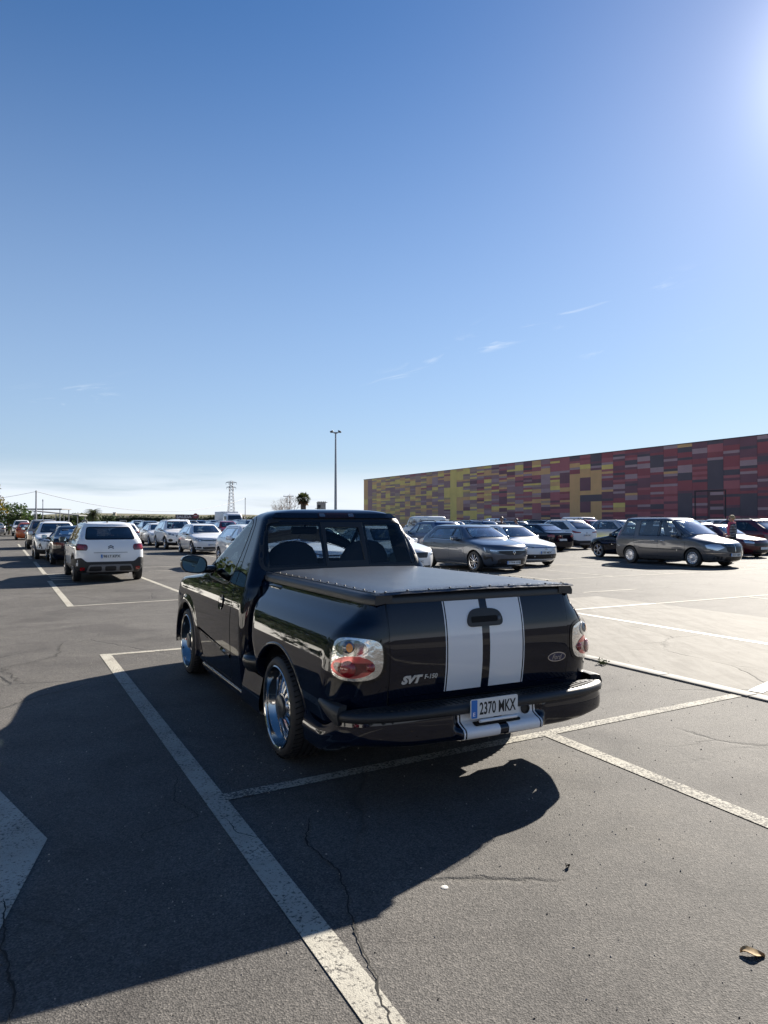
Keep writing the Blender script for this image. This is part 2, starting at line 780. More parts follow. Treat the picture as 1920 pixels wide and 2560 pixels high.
def seam(fmap, path, w=0.007, off=0.0012, step=0.04, closed=False):
    q = []
    P = list(path) + ([path[0]] if closed else [])
    for i in range(len(P) - 1):
        a, b = Vector(P[i]), Vector(P[i + 1])
        k = max(1, int((b - a).length / step))
        q += [a.lerp(b, j / k) for j in range(k)]
    q.append(Vector(P[-1]))
    on = [fmap(p.x, p.y) for p in q]
    return ribbon([o[0] for o in on], [o[1] for o in on], w, off)


def text_obj(txt, size, name, m, parent, origin, xax, yax, extrude=0.002, bold=0.0, shear=0.0, width=None, height=None, align='CENTER'):
    cu = bpy.data.curves.new('txt', 'FONT')
    cu.body = txt
    cu.size = size
    cu.extrude = extrude
    cu.offset = bold
    cu.shear = shear
    cu.align_x = align
    cu.align_y = 'CENTER'
    cu.resolution_u = 3
    o = bpy.data.objects.new('txt', cu)
    C.objects.link(o)
    bpy.context.view_layer.update()
    me = bpy.data.meshes.new_from_object(o.evaluated_get(bpy.context.evaluated_depsgraph_get()))
    bpy.data.objects.remove(o)
    bpy.data.curves.remove(cu)
    xs = [v.co.x for v in me.vertices]
    ys = [v.co.y for v in me.vertices]
    kx = width / (max(xs) - min(xs)) if width else 1
    ky = height / (max(ys) - min(ys)) if height else 1
    cx, cy = (max(xs) + min(xs)) / 2, (max(ys) + min(ys)) / 2
    X, Y = Vector(xax).normalized(), Vector(yax).normalized()
    Z = X.cross(Y)
    for v in me.vertices:
        v.co = Vector(origin) + X * (v.co.x - cx) * kx + Y * (v.co.y - cy) * ky + Z * v.co.z
    me.materials.clear()
    me.materials.append(m)
    me.name = name
    ob = bpy.data.objects.new(name, me)
    C.objects.link(ob)
    if parent:
        ob.parent = parent
    return ob


# shared materials
M_RUBBER = mat('tyre_rubber', (0.018, 0.018, 0.019), 0.62, bump=0.15, bscale=120)
M_PLASTIC = mat('black_plastic', (0.014, 0.014, 0.016), 0.42, bump=0.06, bscale=300)
M_TRIM = mat('dark_trim', (0.02, 0.02, 0.022), 0.55)
M_WELL = mat('wheel_well', (0.008, 0.008, 0.009), 0.9)
M_CHROME = mat('chrome', (0.66, 0.65, 0.64), 0.07, metal=1.0)
M_ALLOY = mat('alloy', (0.62, 0.62, 0.63), 0.22, metal=1.0)
M_DARKALLOY = mat('dark_alloy', (0.09, 0.09, 0.1), 0.3, metal=1.0)
M_FRIT = mat('black_glass_edge', (0.006, 0.006, 0.007), 0.08)
M_SEAM = mat('panel_gap', (0.002, 0.002, 0.002), 0.9)
M_INT = mat('dark_interior', (0.022, 0.022, 0.024), 0.8)
M_SEAT = mat('seat_cloth', (0.03, 0.03, 0.034), 0.9)
M_RED = mat('red_lens', (0.28, 0.006, 0.008), 0.12, coat=1.0)
M_DRED = mat('dark_red_lens', (0.12, 0.004, 0.006), 0.1, coat=1.0)
M_LAMP = mat('lamp_reflector', (0.72, 0.74, 0.77), 0.15, metal=0.6, coat=1.0)
M_DLAMP = mat('smoked_lamp', (0.16, 0.17, 0.19), 0.1, metal=0.5, coat=1.0)
M_AMBER = mat('amber_bulb', (0.75, 0.25, 0.02), 0.25)
M_PLATE = mat('plate_white', (0.72, 0.72, 0.70), 0.35, var=0.06, bscale=9)
M_PBLUE = mat('plate_blue', (0.02, 0.16, 0.52), 0.35)
M_INK = mat('black_ink', (0.008, 0.008, 0.009), 0.5)
M_WHITE = mat('white_ink', (0.8, 0.8, 0.8), 0.5)
G_CAR = glass('car_glass', (0.70, 0.76, 0.76), gain=3.0)
G_DARK = glass('privacy_glass', (0.10, 0.11, 0.13), gain=2.2)
G_CLEAR = glass('clear_lens', (0.97, 0.97, 0.97), gain=0.7)
P_BLACK = mat('paint_black', (0.0022, 0.0042, 0.0125), 0.025, spec=0.56)
P_WHITE = paint('paint_white', (0.82, 0.82, 0.82))
for _m in (P_BLACK, P_WHITE):
    _m['body_paint'] = 1


# ================================================================== SETTING
def nd(nt, t, **kw):
    n = nt.nodes.new(t)
    for k, v in kw.items():
        if k in n.inputs:
            n.inputs[k].default_value = v
        else:
            setattr(n, k, v)
    return n


def ramp(nt, src, pts):
    r = nt.nodes.new('ShaderNodeValToRGB')
    e = r.color_ramp.elements
    while len(e) < len(pts):
        e.new(0.5)
    for el, (p, c) in zip(e, pts):
        el.position = p
        el.color = (*c, 1) if len(c) == 3 else c
    nt.links.new(src, r.inputs[0])
    return r.outputs[0]


def ground_nodes(nt, kind):
    """asphalt / concrete, and the same seen through worn line paint"""
    L = nt.links
    p = nt.nodes['Principled BSDF']
    g = nt.nodes.new('ShaderNodeNewGeometry')
    pos = g.outputs['Position']

    def noise(scale, detail=4, rough=0.55, dist=0.0):
        n = nd(nt, 'ShaderNodeTexNoise', Scale=scale, Detail=detail, Roughness=rough, Distortion=dist)
        L.new(pos, n.inputs['Vector'])
        return n.outputs[0]

    def mix(a, b, f, mode='MIX'):
        n = nt.nodes.new('ShaderNodeMixRGB')
        n.blend_type = mode
        for i, v in ((0, f), (1, a), (2, b)):
            if isinstance(v, (int, float)):
                n.inputs[i].default_value = v
            elif isinstance(v, tuple):
                n.inputs[i].default_value = (*v, 1)
            else:
                L.new(v, n.inputs[i])
        return n.outputs[0]

    def math_(op, a, b=0.0):
        n = nt.nodes.new('ShaderNodeMath')
        n.operation = op
        n.use_clamp = True
        for i, v in ((0, a), (1, b)):
            if isinstance(v, (int, float)):
                n.inputs[i].default_value = v
            else:
                L.new(v, n.inputs[i])
        return n.outputs[0]
    stone = nd(nt, 'ShaderNodeTexVoronoi', Scale=150.0)
    L.new(pos, stone.inputs['Vector'])
    fine = noise(230, 3)
    med = noise(34, 5, 0.7)
    big = noise(0.55, 6, 0.6, 0.4)
    blot = noise(2.6, 6, 0.65, 0.6)
    # hair cracks: the edges of large warped cells, broken up by a mask
    warp = nd(nt, 'ShaderNodeTexNoise', Scale=2.2, Detail=6.0, Roughness=0.65)
    L.new(pos, warp.inputs['Vector'])
    wv = mix(pos, warp.outputs['Color'], 0.16)
    vc = nd(nt, 'ShaderNodeTexVoronoi', Scale=0.62)
    vc.feature = 'DISTANCE_TO_EDGE'
    L.new(wv, vc.inputs['Vector'])
    crack = ramp(nt, vc.outputs['Distance'], [(0.0, (1, 1, 1)), (0.005, (0.55, 0.55, 0.55)), (0.012, (0, 0, 0))])
    crack = math_('MULTIPLY', crack, ramp(nt, noise(0.42, 3), [(0.50, (0, 0, 0)), (0.60, (1, 1, 1))]))
    if kind == 'concrete':
        base = ramp(nt, blot, [(0.25, (0.172, 0.158, 0.136)), (0.5, (0.215, 0.200, 0.175)), (0.75, (0.25, 0.235, 0.208))])
        streak = nd(nt, 'ShaderNodeTexNoise', Scale=1.2, Detail=7.0, Roughness=0.7, Distortion=1.5)
        mp = nd(nt, 'ShaderNodeMapping')
        mp.inputs['Rotation'].default_value = (0, 0, -TH)
        mp.inputs['Scale'].default_value = (3.0, 0.5, 1)
        L.new(pos, mp.inputs['Vector'])
        L.new(mp.outputs[0], streak.inputs['Vector'])
        base = mix(base, ramp(nt, streak.outputs[0], [(0.35, (0.72, 0.71, 0.7)), (0.6, (1, 1, 1))]), 1.0, 'MULTIPLY')
        stonec = ramp(nt, fine, [(0.3, (0.82, 0.82, 0.82)), (0.7, (1.1, 1.1, 1.1))])
        col = mix(base, stonec, 1.0, 'MULTIPLY')
        rough = 0.85
        bumpv, bs = med, 0.25
    else:
        base = ramp(nt, big, [(0.3, (0.075, 0.070, 0.064)), (0.5, (0.092, 0.086, 0.079)), (0.7, (0.110, 0.103, 0.095))])
        base = mix(base, ramp(nt, blot, [(0.3, (0.82, 0.82, 0.83)), (0.7, (1.12, 1.11, 1.1))]), 1.0, 'MULTIPLY')
        stonec = ramp(nt, stone.outputs['Color'], [(0.1, (0.45, 0.45, 0.45)), (0.6, (1.0, 1.0, 1.0)), (0.93, (1.5, 1.48, 1.45)), (1.0, (2.3, 2.25, 2.2))])
        col = mix(base, stonec, 0.95, 'MULTIPLY')
        st2 = nd(nt, 'ShaderNodeTexVoronoi', Scale=55.0)
        L.new(pos, st2.inputs['Vector'])
        chip = math_('MULTIPLY', ramp(nt, st2.outputs['Distance'], [(0.16, (1, 1, 1)), (0.24, (0, 0, 0))]), ramp(nt, st2.outputs['Color'], [(0.62, (0, 0, 0)), (0.75, (1, 1, 1))]))
        col = mix(col, (0.20, 0.185, 0.165), math_('MULTIPLY', chip, 0.55))
        col = mix(col, ramp(nt, med, [(0.3, (0.75, 0.75, 0.75)), (0.7, (1.2, 1.2, 1.2))]), 0.7, 'MULTIPLY')
        rough = 0.82
        bumpv, bs = stone.outputs['Distance'], 0.6
    if kind != 'concrete':
        spot = nd(nt, 'ShaderNodeTexNoise', Scale=0.85, Detail=5.0, Roughness=0.6, Distortion=0.8)
        L.new(pos, spot.inputs['Vector'])
        col = mix(col, ramp(nt, spot.outputs[0], [(0.33, (0.72, 0.71, 0.72)), (0.47, (1.0, 1.0, 1.0)), (0.62, (1.0, 1.0, 1.0)), (0.72, (1.14, 1.12, 1.08))]), 1.0, 'MULTIPLY')
    col = mix(col, (0.016, 0.015, 0.013), math_('MULTIPLY', crack, 0.5 if kind != 'concrete' else 0.35))
    if kind in ('line', 'line_worn'):
        wear = noise(60, 4, 0.75)
        wear2 = noise(3.0, 5, 0.7)
        lo = 0.47 if kind == 'line' else 0.56
        w = math_('ADD', wear, math_('MULTIPLY', wear2, 0.35 if kind == 'line_worn' else 0.28))
        f = ramp(nt, w, [(lo + 0.05, (0, 0, 0)), (lo + 0.13, (1, 1, 1))])
        dirt = ramp(nt, blot, [(0.3, (0.32, 0.298, 0.248)), (0.65, (0.42, 0.398, 0.338))])
        dirt = mix(dirt, ramp(nt, fine, [(0.3, (0.85, 0.85, 0.85)), (0.7, (1.08, 1.08, 1.08))]), 1.0, 'MULTIPLY')
        f = math_('MULTIPLY', f, math_('SUBTRACT', 1.0, math_('MULTIPLY', crack, 0.8)))
        col = mix(col, dirt, f)
        bs = 0.35
    L.new(col, p.inputs['Base Color'])
    p.inputs['Roughness'].default_value = rough
    p.inputs['Specular IOR Level'].default_value = 0.28
    b1 = nd(nt, 'ShaderNodeBump', Strength=bs, Distance=0.0035)
    L.new(bumpv, b1.inputs['Height'])
    b2 = nd(nt, 'ShaderNodeBump', Strength=0.14, Distance=0.004)
    L.new(med, b2.inputs['Height'])
    L.new(b1.outputs[0], b2.inputs['Normal'])
    b3 = nd(nt, 'ShaderNodeBump', Strength=0.5, Distance=0.02)
    b3.invert = True
    L.new(crack, b3.inputs['Height'])
    L.new(b2.outputs[0], b3.inputs['Normal'])
    L.new(b3.outputs[0], p.inputs['Normal'])


def ground_mat(name, kind):
    m = bpy.data.materials.new(name)
    m.use_nodes = True
    ground_nodes(m.node_tree, kind)
    MATS[name] = m
    return m


M_ASPH = ground_mat('asphalt', 'asphalt')
M_CONC = ground_mat('concrete', 'concrete')
M_LINE = ground_mat('line_paint', 'line')
M_LINEW = ground_mat('worn_line_paint', 'line_worn')

mb = MB()
mb.add([(-1500, -300, 0), (1500, -300, 0), (1500, 2500, 0), (-1500, 2500, 0)], [(0, 1, 2, 3)])
tag(mb.build('ground', M_ASPH, smooth=None), kind='structure')


def sheet(mb, pts, z, mi=0):
    v = [G(a, b, z) for a, b in pts]
    n = (v[1] - v[0]).cross(v[2] - v[0])
    f = tuple(range(len(v)))
    mb.add(v, [f if n.z > 0 else f[::-1]], mi)


def line(mb, a0, b0, a1, b1, w, z=0.004, mi=0):
    d = Vector((a1 - a0, b1 - b0)).normalized() * (w / 2)
    n = Vector((-d.y, d.x))
    sheet(mb, [(a0 + n.x, b0 + n.y), (a1 + n.x, b1 + n.y), (a1 - n.x, b1 - n.y), (a0 - n.x, b0 - n.y)], z, mi)


# the smooth concrete lane on the right, its edging strip
mb = MB()
sheet(mb, [(-40, 6.22), (11.45, 6.22), (11.45, 11.3), (-40, 11.3)], 0.004)
tag(mb.build('pavement', M_CONC, smooth=None), kind='structure')
mb = MB()
a = -40.0
random.seed(3)
while a < 11.4:
    l = random.uniform(0.9, 1.1)
    mb.rbox((a, 6.06, -0.05), (min(a + l - 0.012, 11.45), 6.215, 0.018), 0.008, M=Matrix(((GA.x, GB.x, 0, 0), (GA.y, GB.y, 0, 0), (0, 0, 1, 0), (0, 0, 0, 1))), seg=2)
    a += l
mb.f = [f[::-1] for f in mb.f]
tag(mb.build('kerb', mat('kerb_concrete', (0.17, 0.16, 0.14), 0.75, var=0.25, bscale=5, bump=0.3), smooth=30), kind='structure')

# painted stall lines
mb = MB()
w = 0.115
line(mb, -3.0, 1.085, 9.31, 1.13, 0.125)                  # left line of the pickup's stall
line(mb, 9.25, 1.19, 9.25, 3.75, 0.10)
line(mb, 14.75, 1.18, 21.3, 1.17, 0.12)
line(mb, 14.82, 1.24, 15.25, 6.0, 0.085)
line(mb, 15.6, 3.62, 22.5, 3.55, 0.11)
line(mb, 24.0, 1.2, 31.5, 1.2, 0.12)
line(mb, 20.1, 1.24, 20.1, 1.75, 0.11)
line(mb, 30.2, 1.22, 30.2, 2.4, 0.10)
for k in range(4):                                        # short bars beside the white crossover
    line(mb, 21.7 + 0.72 * k, 1.24, 21.7 + 0.72 * k, 1.95, 0.3)
line(mb, 34, 1.15, 45, 1.15, 0.12)
line(mb, 36.3, 1.2, 36.3, 2.2, 0.1)
line(mb, 48, 1.1, 56, 1.1, 0.12)
for a_, b0, b1 in ((20.2, 5.9, 9.5), (17.9, 5.6, 9.2), (16.6, 5.4, 8.6), (23.9, 4.2, 7.5), (26.0, 4.4, 8.0)):
    line(mb, a_, b0, a_ + 0.1, b1, 0.09)
for k in range(-1, 9):                                    # dividers of the rows ahead
    b = 10.89 + 2.43 * k
    if k > -1:
        line(mb, 15.35, b, 20.0, b, 0.09)
        line(mb, 20.09, b, 25.0, b, 0.09)
    line(mb, 30.0, b, 34.5, b, 0.09)
line(mb, 15.3, 10.5, 15.3, 44, 0.09)
line(mb, 20.05, 10.5, 20.05, 44, 0.09)
line(mb, 9.9, 11.33, 9.95, 40, 0.11)
line(mb, 9.8, 14.0, -2, 14.05, 0.10)
line(mb, 12.2, 11.6, 12.2, 13.3, 0.1)
tag(mb.build('parking_lines', M_LINE, smooth=None), kind='structure')
mb = MB()
line(mb, 4.17, 1.16, 4.36, 6.04, 0.105, 0.0042)
line(mb, 4.30, 3.68, -3.0, 3.50, 0.115, 0.0046)
tag(mb.build('worn_parking_lines', M_LINEW, smooth=None), kind='structure')
mb = MB()
line(mb, 11.3, 8.9, -12, 8.86, 0.115, 0.0075)
line(mb, 9.9, 6.3, 9.9, 11.29, 0.10, 0.0085)
pts = []
for k in range(15):                                       # the curved stroke beside the kerb
    t = k / 14
    pts.append((4.35 + 0.30 * math.sin(t * 1.5), 6.30 + 1.5 * t))
for p, q in zip(pts, pts[1:]):
    line(mb, p[0], p[1], q[0], q[1], 0.13, 0.0095)
tag(mb.build('pavement_lines', mat('lane_paint', (0.42, 0.395, 0.345), 0.6, var=0.25, bscale=14), smooth=None), kind='structure')
# lane arrow at the lower left
mb = MB()
v = [Vector(p) for p in ((-1.715, 3.68, 0.004), (-2.64, 4.70, 0.004), (-3.3, 4.1, 0.004), (-2.6, 1.9, 0.004), (-1.31, 1.97, 0.004))]
mb.add(v, [(0, 1, 2, 3, 4)])
tag(mb.build('road_arrow', M_LINE, smooth=None), kind='structure')

# the long open cracks near the camera
mb = MB()


def crack_path(pts, w, amp, seed):
    rnd = random.Random(seed)
    P = []
    for i in range(len(pts) - 1):
        a, b = Vector(pts[i]), Vector(pts[i + 1])
        n = max(2, int((b - a).length / 0.018))
        d = (b - a).normalized()
        s = Vector((-d.y, d.x))
        for k in range(n):
            q = a.lerp(b, k / n)
            P.append(q + s * (amp * (mnoise.noise(Vector((q.x * 9, q.y * 9, seed))) + 0.6 * mnoise.noise(Vector((q.x * 37, q.y * 37, seed))))))
    L_, R_ = [], []
    for i, p in enumerate(P):
        d = (P[min(i + 1, len(P) - 1)] - P[max(0, i - 1)]).normalized()
        s = Vector((-d.y, d.x))
        k = w * (0.35 + 0.9 * abs(mnoise.noise(Vector((p.x * 21, p.y * 21, 3.3 + seed))))) * min(1, i / 8 + 0.2, (len(P) - i) / 8 + 0.2)
        L_.append((p.x - s.x * k, p.y - s.y * k, 0.0052))
        R_.append((p.x + s.x * k, p.y + s.y * k, 0.0052))
    n = len(P)
    mb.add(L_ + R_, [(i, n + i, n + i + 1, i + 1) for i in range(n - 1)])


crack_path([(-0.42, 3.95), (-0.38, 3.62), (-0.21, 3.35), (-0.13, 2.92), (-0.05, 2.62), (0.01, 2.35), (0.08, 2.2)], 0.0065, 0.02, 1)
crack_path([(-1.32, 4.6), (-1.22, 4.2), (-1.02, 3.95), (-1.25, 3.72), (-1.2, 3.64)], 0.004, 0.025, 2)
crack_path([(-0.86, 3.93), (-0.77, 3.75), (-0.60, 3.68)], 0.0045, 0.015, 3)
crack_path([(-1.62, 3.1), (-1.45, 2.75), (-1.25, 2.45), (-1.2, 2.3)], 0.006, 0.02, 4)
crack_path([(-4.3, 9.6), (-3.9, 8.6), (-4.2, 7.9), (-3.6, 7.2)], 0.008, 0.06, 5)
crack_path([(-3.4, 9.5), (-2.9, 10.6), (-2.2, 11.2), (-1.9, 12.4)], 0.008, 0.06, 6)
crack_path([(-5.3, 9.9), (-4.9, 8.9), (-5.3, 8.0)], 0.010, 0.06, 7)
tag(mb.build('ground_cracks', mat('crack', (0.012, 0.011, 0.009), 0.95), smooth=None), kind='structure')

# small litter on the asphalt
M_GUM = mat('pale_gum', (0.50, 0.48, 0.44), 0.6)
mb = MB()
gx, gy = 0.3126, 2.5
mb.lathe([(0.0, 0.003), (0.012, 0.003), (0.016, 0.0015), (0.017, 0.0)], Matrix.Translation((0.268, 3.2, 0.0005)), n=18)
tag(mb.build('bottle_cap', M_GUM), 'pale round flattened cap lying on the sunlit asphalt', 'cap')
rnd = random.Random(4)


def flat_leaf(name, loc, l, w, rz, m, label, cat):
    mb = MB()
    P = []
    for i in range(9):
        t = i / 8
        wd = w * math.sin(math.pi * min(1, t * 0.95 + 0.03)) ** 0.7
        row = []
        for j in range(5):
            s = (j - 2) / 2
            row.append(Vector(((t - 0.5) * l, s * wd / 2 + 0.1 * w * math.sin(t * 9), 0.006 + 0.006 * math.sin(t * 5) + 0.008 * s * s)))
        P.append(row)
    mb.grid(P)
    mb.grid([[p + Vector((0, 0, -0.0025)) for p in r] for r in P], flip=True)
    o = mb.build(name, m, smooth=60)
    o.location = loc
    o.rotation_euler = (0, 0, rz)
    return tag(o, label, cat)


M_DRY = mat('dry_leaf', (0.30, 0.20, 0.09), 0.8, var=0.4, bscale=60)
flat_leaf('dry_leaf', (1.375, 2.70, 0.002), 0.085, 0.05, -0.25, M_DRY, 'crumpled tan dry leaf at the lower right edge of the asphalt', 'leaf')
flat_leaf('dry_leaf', (1.45, 5.98, 0.014), 0.045, 0.02, 0.3, mat('brown_leaf', (0.10, 0.06, 0.03), 0.8), 'small brown leaf on the worn white line right of the bumper', 'leaf')
flat_leaf('dry_leaf', (0.86, 3.38, 0.002), 0.03, 0.02, 0.8, mat('black_leaf', (0.02, 0.015, 0.012), 0.8), 'tiny dark curled scrap on the sunlit asphalt', 'scrap')
flat_leaf('dry_leaf', (-4.0, 17.4, 0.004), 0.22, 0.09, 0.2, mat('brown_leaf', (0.10, 0.06, 0.03), 0.8), 'dark leaf lying beside the pickup mirror in the empty stall', 'leaf')
mb = MB()
for i in range(60):
    a = rnd.uniform(0, 6.28)
    r = rnd.uniform(0, 0.07)
    c = Vector((math.cos(a) * r, math.sin(a) * r, rnd.uniform(0.0, 0.05)))
    d = Vector((rnd.gauss(0, 1), rnd.gauss(0, 1), rnd.uniform(0.2, 1))).normalized()
    s = d.cross(Vector((rnd.gauss(0, 1), rnd.gauss(0, 1), rnd.gauss(0, 1)))).normalized()
    mb.add([c, c + d * 0.015 + s * 0.008, c + d * 0.035, c + d * 0.015 - s * 0.008], [(0, 1, 2, 3)])
o = mb.build('weed', mat('weed_leaf', (0.10, 0.12, 0.03), 0.7), smooth=None)
o.location = G(6.02, 6.0)
tag(o, 'little green weed growing at the pale kerb', 'weed')

mb = MB()
rnd = random.Random(31)
for i in range(900):
    y = rnd.uniform(2.2, 9)
    x = rnd.uniform(-.62, .62) * y * .95 if rnd.random() < .7 else rnd.gauss(0, .25) + (.9 if rnd.random() < .5 else -.9)
    r_ = rnd.uniform(.0015, .0042) * (1 + .08 * y)
    M_ = Matrix.Translation((x, y, r_ * .4)) @ Matrix.Rotation(rnd.uniform(0, 6), 4, 'Z') @ Matrix.Rotation(rnd.uniform(0, 3), 4, 'X')
    v = [M_ @ Vector((p[0] * r_ * rnd.uniform(.7, 1.4), p[1] * r_ * rnd.uniform(.7, 1.3), p[2] * r_ * rnd.uniform(.5, 1))) for p in ((1, 0, 0), (0, 1, 0), (-1, 0, 0), (0, -1, 0), (0, 0, 1), (0, 0, -1))]
    mb.add(v, [(0, 1, 4), (1, 2, 4), (2, 3, 4), (3, 0, 4), (1, 0, 5), (2, 1, 5), (3, 2, 5), (0, 3, 5)], rnd.choice((0, 0, 1)))
tag(mb.build('grit', [mat('pale_grit', (.34, .31, .27), .9), mat('dark_grit', (.05, .045, .04), .9)], smooth=None), kind='stuff')

# ------------------------------------------------------------------ the hall with the coloured cladding
BW = 73.26
A_L, CW = 146.9, 2.103
NC = 56
HB = 11.0
UN = 0.31
FRM = Matrix(((GA.x, GB.x, 0, 0), (GA.y, GB.y, 0, 0), (0, 0, 1, 0), (0, 0, 0, 1)))
hall = thing('exhibition_hall', 'long low hall clad in yellow, ochre, mauve and dark red panels behind the cars', 'hall', G(100, BW))
hall.rotation_euler = (0, 0, R(90) + TH)        # local x along +a, local y towards the camera side (-b)


def cmat(n, c):
    m = mat('panel_' + n, c, 0.5, var=0.07, bscale=0.7)
    nt = m.node_tree
    p = nt.nodes['Principled BSDF']
    g = nt.nodes.new('ShaderNodeNewGeometry')
    s = nt.nodes.new('ShaderNodeSeparateXYZ')
    nt.links.new(g.outputs['Position'], s.inputs[0])
    f = nd(nt, 'ShaderNodeMath', operation='FRACT')
    k = nd(nt, 'ShaderNodeMath', operation='MULTIPLY')
    k.inputs[1].default_value = 1 / 0.155
    nt.links.new(s.outputs[2], k.inputs[0])
    nt.links.new(k.outputs[0], f.inputs[0])
    b = nd(nt, 'ShaderNodeBump', Strength=0.5, Distance=0.02)
    nt.links.new(f.outputs[0], b.inputs['Height'])
    nt.links.new(b.outputs[0], p.inputs['Normal'])
    return m


PC = dict(Y=(0.865, 0.625, 0.179), O=(0.762, 0.426, 0.179), M=(0.372, 0.204, 0.204), B=(0.484, 0.306, 0.227), K=(0.464, 0.295, 0.295),
          R=(0.468, 0.137, 0.142), D=(0.360, 0.085, 0.093), S=(0.118, 0.088, 0.102), P=(0.216, 0.088, 0.107), G=(0.529, 0.351, 0.172))
keys = list(PC)
PM = [cmat({'Y': 'yellow', 'O': 'ochre', 'M': 'mauve', 'B': 'brown', 'K': 'rose', 'R': 'red', 'D': 'deep_red', 'S': 'slate', 'P': 'plum', 'G': 'olive'}[k], PC[k]) for k in keys]
rnd = random.Random(11)


def pick(t):
    # mixture of colours along the wall: t = 0 at the far left end, 1 at the right of the frame
    stops = [(0.0, dict(Y=3, O=4, M=2.5, B=3, G=1)), (0.3, dict(Y=2.4, O=2.6, M=3, B=2.2, K=1.2, R=0.3, G=.6)), (0.5, dict(Y=1.6, O=1.5, M=2.4, R=2.6, K=1.6, P=1, B=.8)),
             (0.68, dict(Y=.6, O=1.0, R=3.2, K=1.6, P=1.8, D=1.2, S=.5)), (0.85, dict(O=.2, K=1.3, R=1.6, D=3.2, P=2.6, S=1.3)), (1.3, dict(K=.8, R=1.0, D=3.4, P=2.6, S=1.6))]
    for (t0, a), (t1, b) in zip(stops, stops[1:]):
        if t <= t1:
            f = (t - t0) / (t1 - t0)
            ks = sorted(set(a) | set(b))
            w = [lerp(a.get(k, 0), b.get(k, 0), f) for k in ks]
            return rnd.choices(ks, w)[0]
    return 'D'


grid_c = []
for j in range(NC):
    t = j / 46
    col = []
    nrow = int(HB / UN)
    last = None
    while len(col) < nrow:
        k = pick(t)
        if k == last:
            k = pick(t)
        last = k
        col += [k] * rnd.choices([1, 2, 3, 5], [7, 2.6, .6, .15])[0]
    grid_c.append(col[:nrow])


def fillc(j, z0, z1, k):
    for i in range(int(round(z0 / UN)), min(int(round(z1 / UN)), len(grid_c[j]))):
        grid_c[j][i] = k


fillc(17, 0, 10.65, 'Y'); fillc(18, 9.2, 10.65, 'Y'); fillc(18, 6.0, 7.6, 'Y'); fillc(16, 6.0, 7.6, 'Y'); fillc(18, 3.4, 6.0, 'O')
fillc(16, 7.8, 9.0, 'M'); fillc(18, 7.9, 8.7, 'M'); fillc(15, 2.4, 5, 'M'); fillc(1, 7.1, 10.6, 'M'); fillc(1, 1.4, 6.4, 'M')
fillc(0, 0, 11, 'O'); fillc(0, 5.3, 6.4, 'Y'); fillc(0, 2, 3.2, 'Y')
fillc(32, 0, 8.5, 'O'); fillc(33, 7.65, 8.9, 'O'); fillc(33, 8.9, 9.7, 'Y'); fillc(33, 5.95, 7.65, 'P'); fillc(33, 5.2, 5.95, 'O'); fillc(33, 4.3, 5.2, 'S')
fillc(33, 2.9, 4.3, 'P'); fillc(33, 0, 2.9, 'O'); fillc(34, 5.2, 8.8, 'O'); fillc(34, 4.3, 5.2, 'S'); fillc(34, 0, 4.3, 'O')
fillc(31, 7.1, 8.6, 'P'); fillc(31, 9.2, 10.4, 'R'); fillc(43, 5.2, 8.7, 'S'); fillc(41, 0, 5, 'S'); fillc(44, 7.6, 8.9, 'D'); fillc(45, 2.3, 4.6, 'S')
fillc(24, 4.2, 5.5, 'P'); fillc(22, 1.1, 2.6, 'Y')
mb = MB()
GATE = (58.25, 54.05, 5.2)                        # a from / to, height of the gate opening
for j in range(NC):
    a0 = A_L - CW * j
    a1 = a0 - CW + 0.025
    col = grid_c[j]
    i = 0
    while i < len(col):
        k = i
        while k < len(col) and col[k] == col[i]:
            k += 1
        z0, z1 = i * UN, (k * UN - 0.012 if k < len(col) else HB - 0.05)
        if a0 - 0.3 < GATE[0] and a1 + 0.3 > GATE[1]:
            z0 = max(z0, GATE[2])
        if z1 > z0 + 0.02:
            d = 0.0 if (i + j) % 2 else 0.006
            mb.box((a1 - 100, 0.0, z0), (a0 - 100, 0.05 + d, z1), keys.index(col[i]))
        i = k
a_end = A_L - CW * NC
mb.f = [f for f in mb.f]
mb.build('cladding', PM, hall, smooth=None)
mb = MB()
mb.box((a_end - 100, -55, 0), (A_L - 100 - 0.02, -0.02, HB - 0.08))
mb.build('wall', mat('hall_wall', (0.18, 0.13, 0.12), 0.7), hall, smooth=None)
mb = MB()
mb.box((a_end - 100, -55.1, HB - 0.075), (A_L - 100 + 0.06, 0.10, HB + 0.03))
mb.build('coping', mat('dark_metal', (0.05, 0.045, 0.05), 0.4, metal=0.4), hall, smooth=None)
# the gate: frame, half-raised leaf with panels, pale door post below
x0, x1 = GATE[1] - 100, GATE[0] - 100
gate = MB()
gate.box((x0 + 0.15, -0.015, 1.75), (x1 - 0.15, 0.012, GATE[2] - 0.15), 0)
gate.box((x0 + 0.15, -0.015, 0.0), (x1 - 0.15, 0.004, 1.74), 3)
for i, (zz, k) in enumerate(((4.6, 1), (3.6, 2), (2.9, 1), (2.0, 2))):
    gate.box((x0 + 0.2, 0.013, zz), (x0 + 2.1, 0.02, zz + 0.36), k)
g = gate.build('gate', [mat('gate_brown', (0.12, 0.055, 0.06), 0.5), PM[keys.index('K')], PM[keys.index('D')], mat('gate_dark', (0.02, 0.018, 0.022), 0.6)], hall, smooth=None)
fr = MB()
fr.box((x0, 0.0, 0), (x0 + 0.14, 0.09, GATE[2]))
fr.box((x1 - 0.14, 0.0, 0), (x1, 0.09, GATE[2]))
fr.box((x0 + 0.14, 0.0, GATE[2] - 0.14), (x1 - 0.14, 0.09, GATE[2]))
fr.build('frame', mat('gate_frame', (0.035, 0.025, 0.03), 0.5), g, smooth=None)
fr = MB()
fr.box((x0 + 0.55, 0.01, 0.0), (x0 + 0.95, 0.08, 1.7))
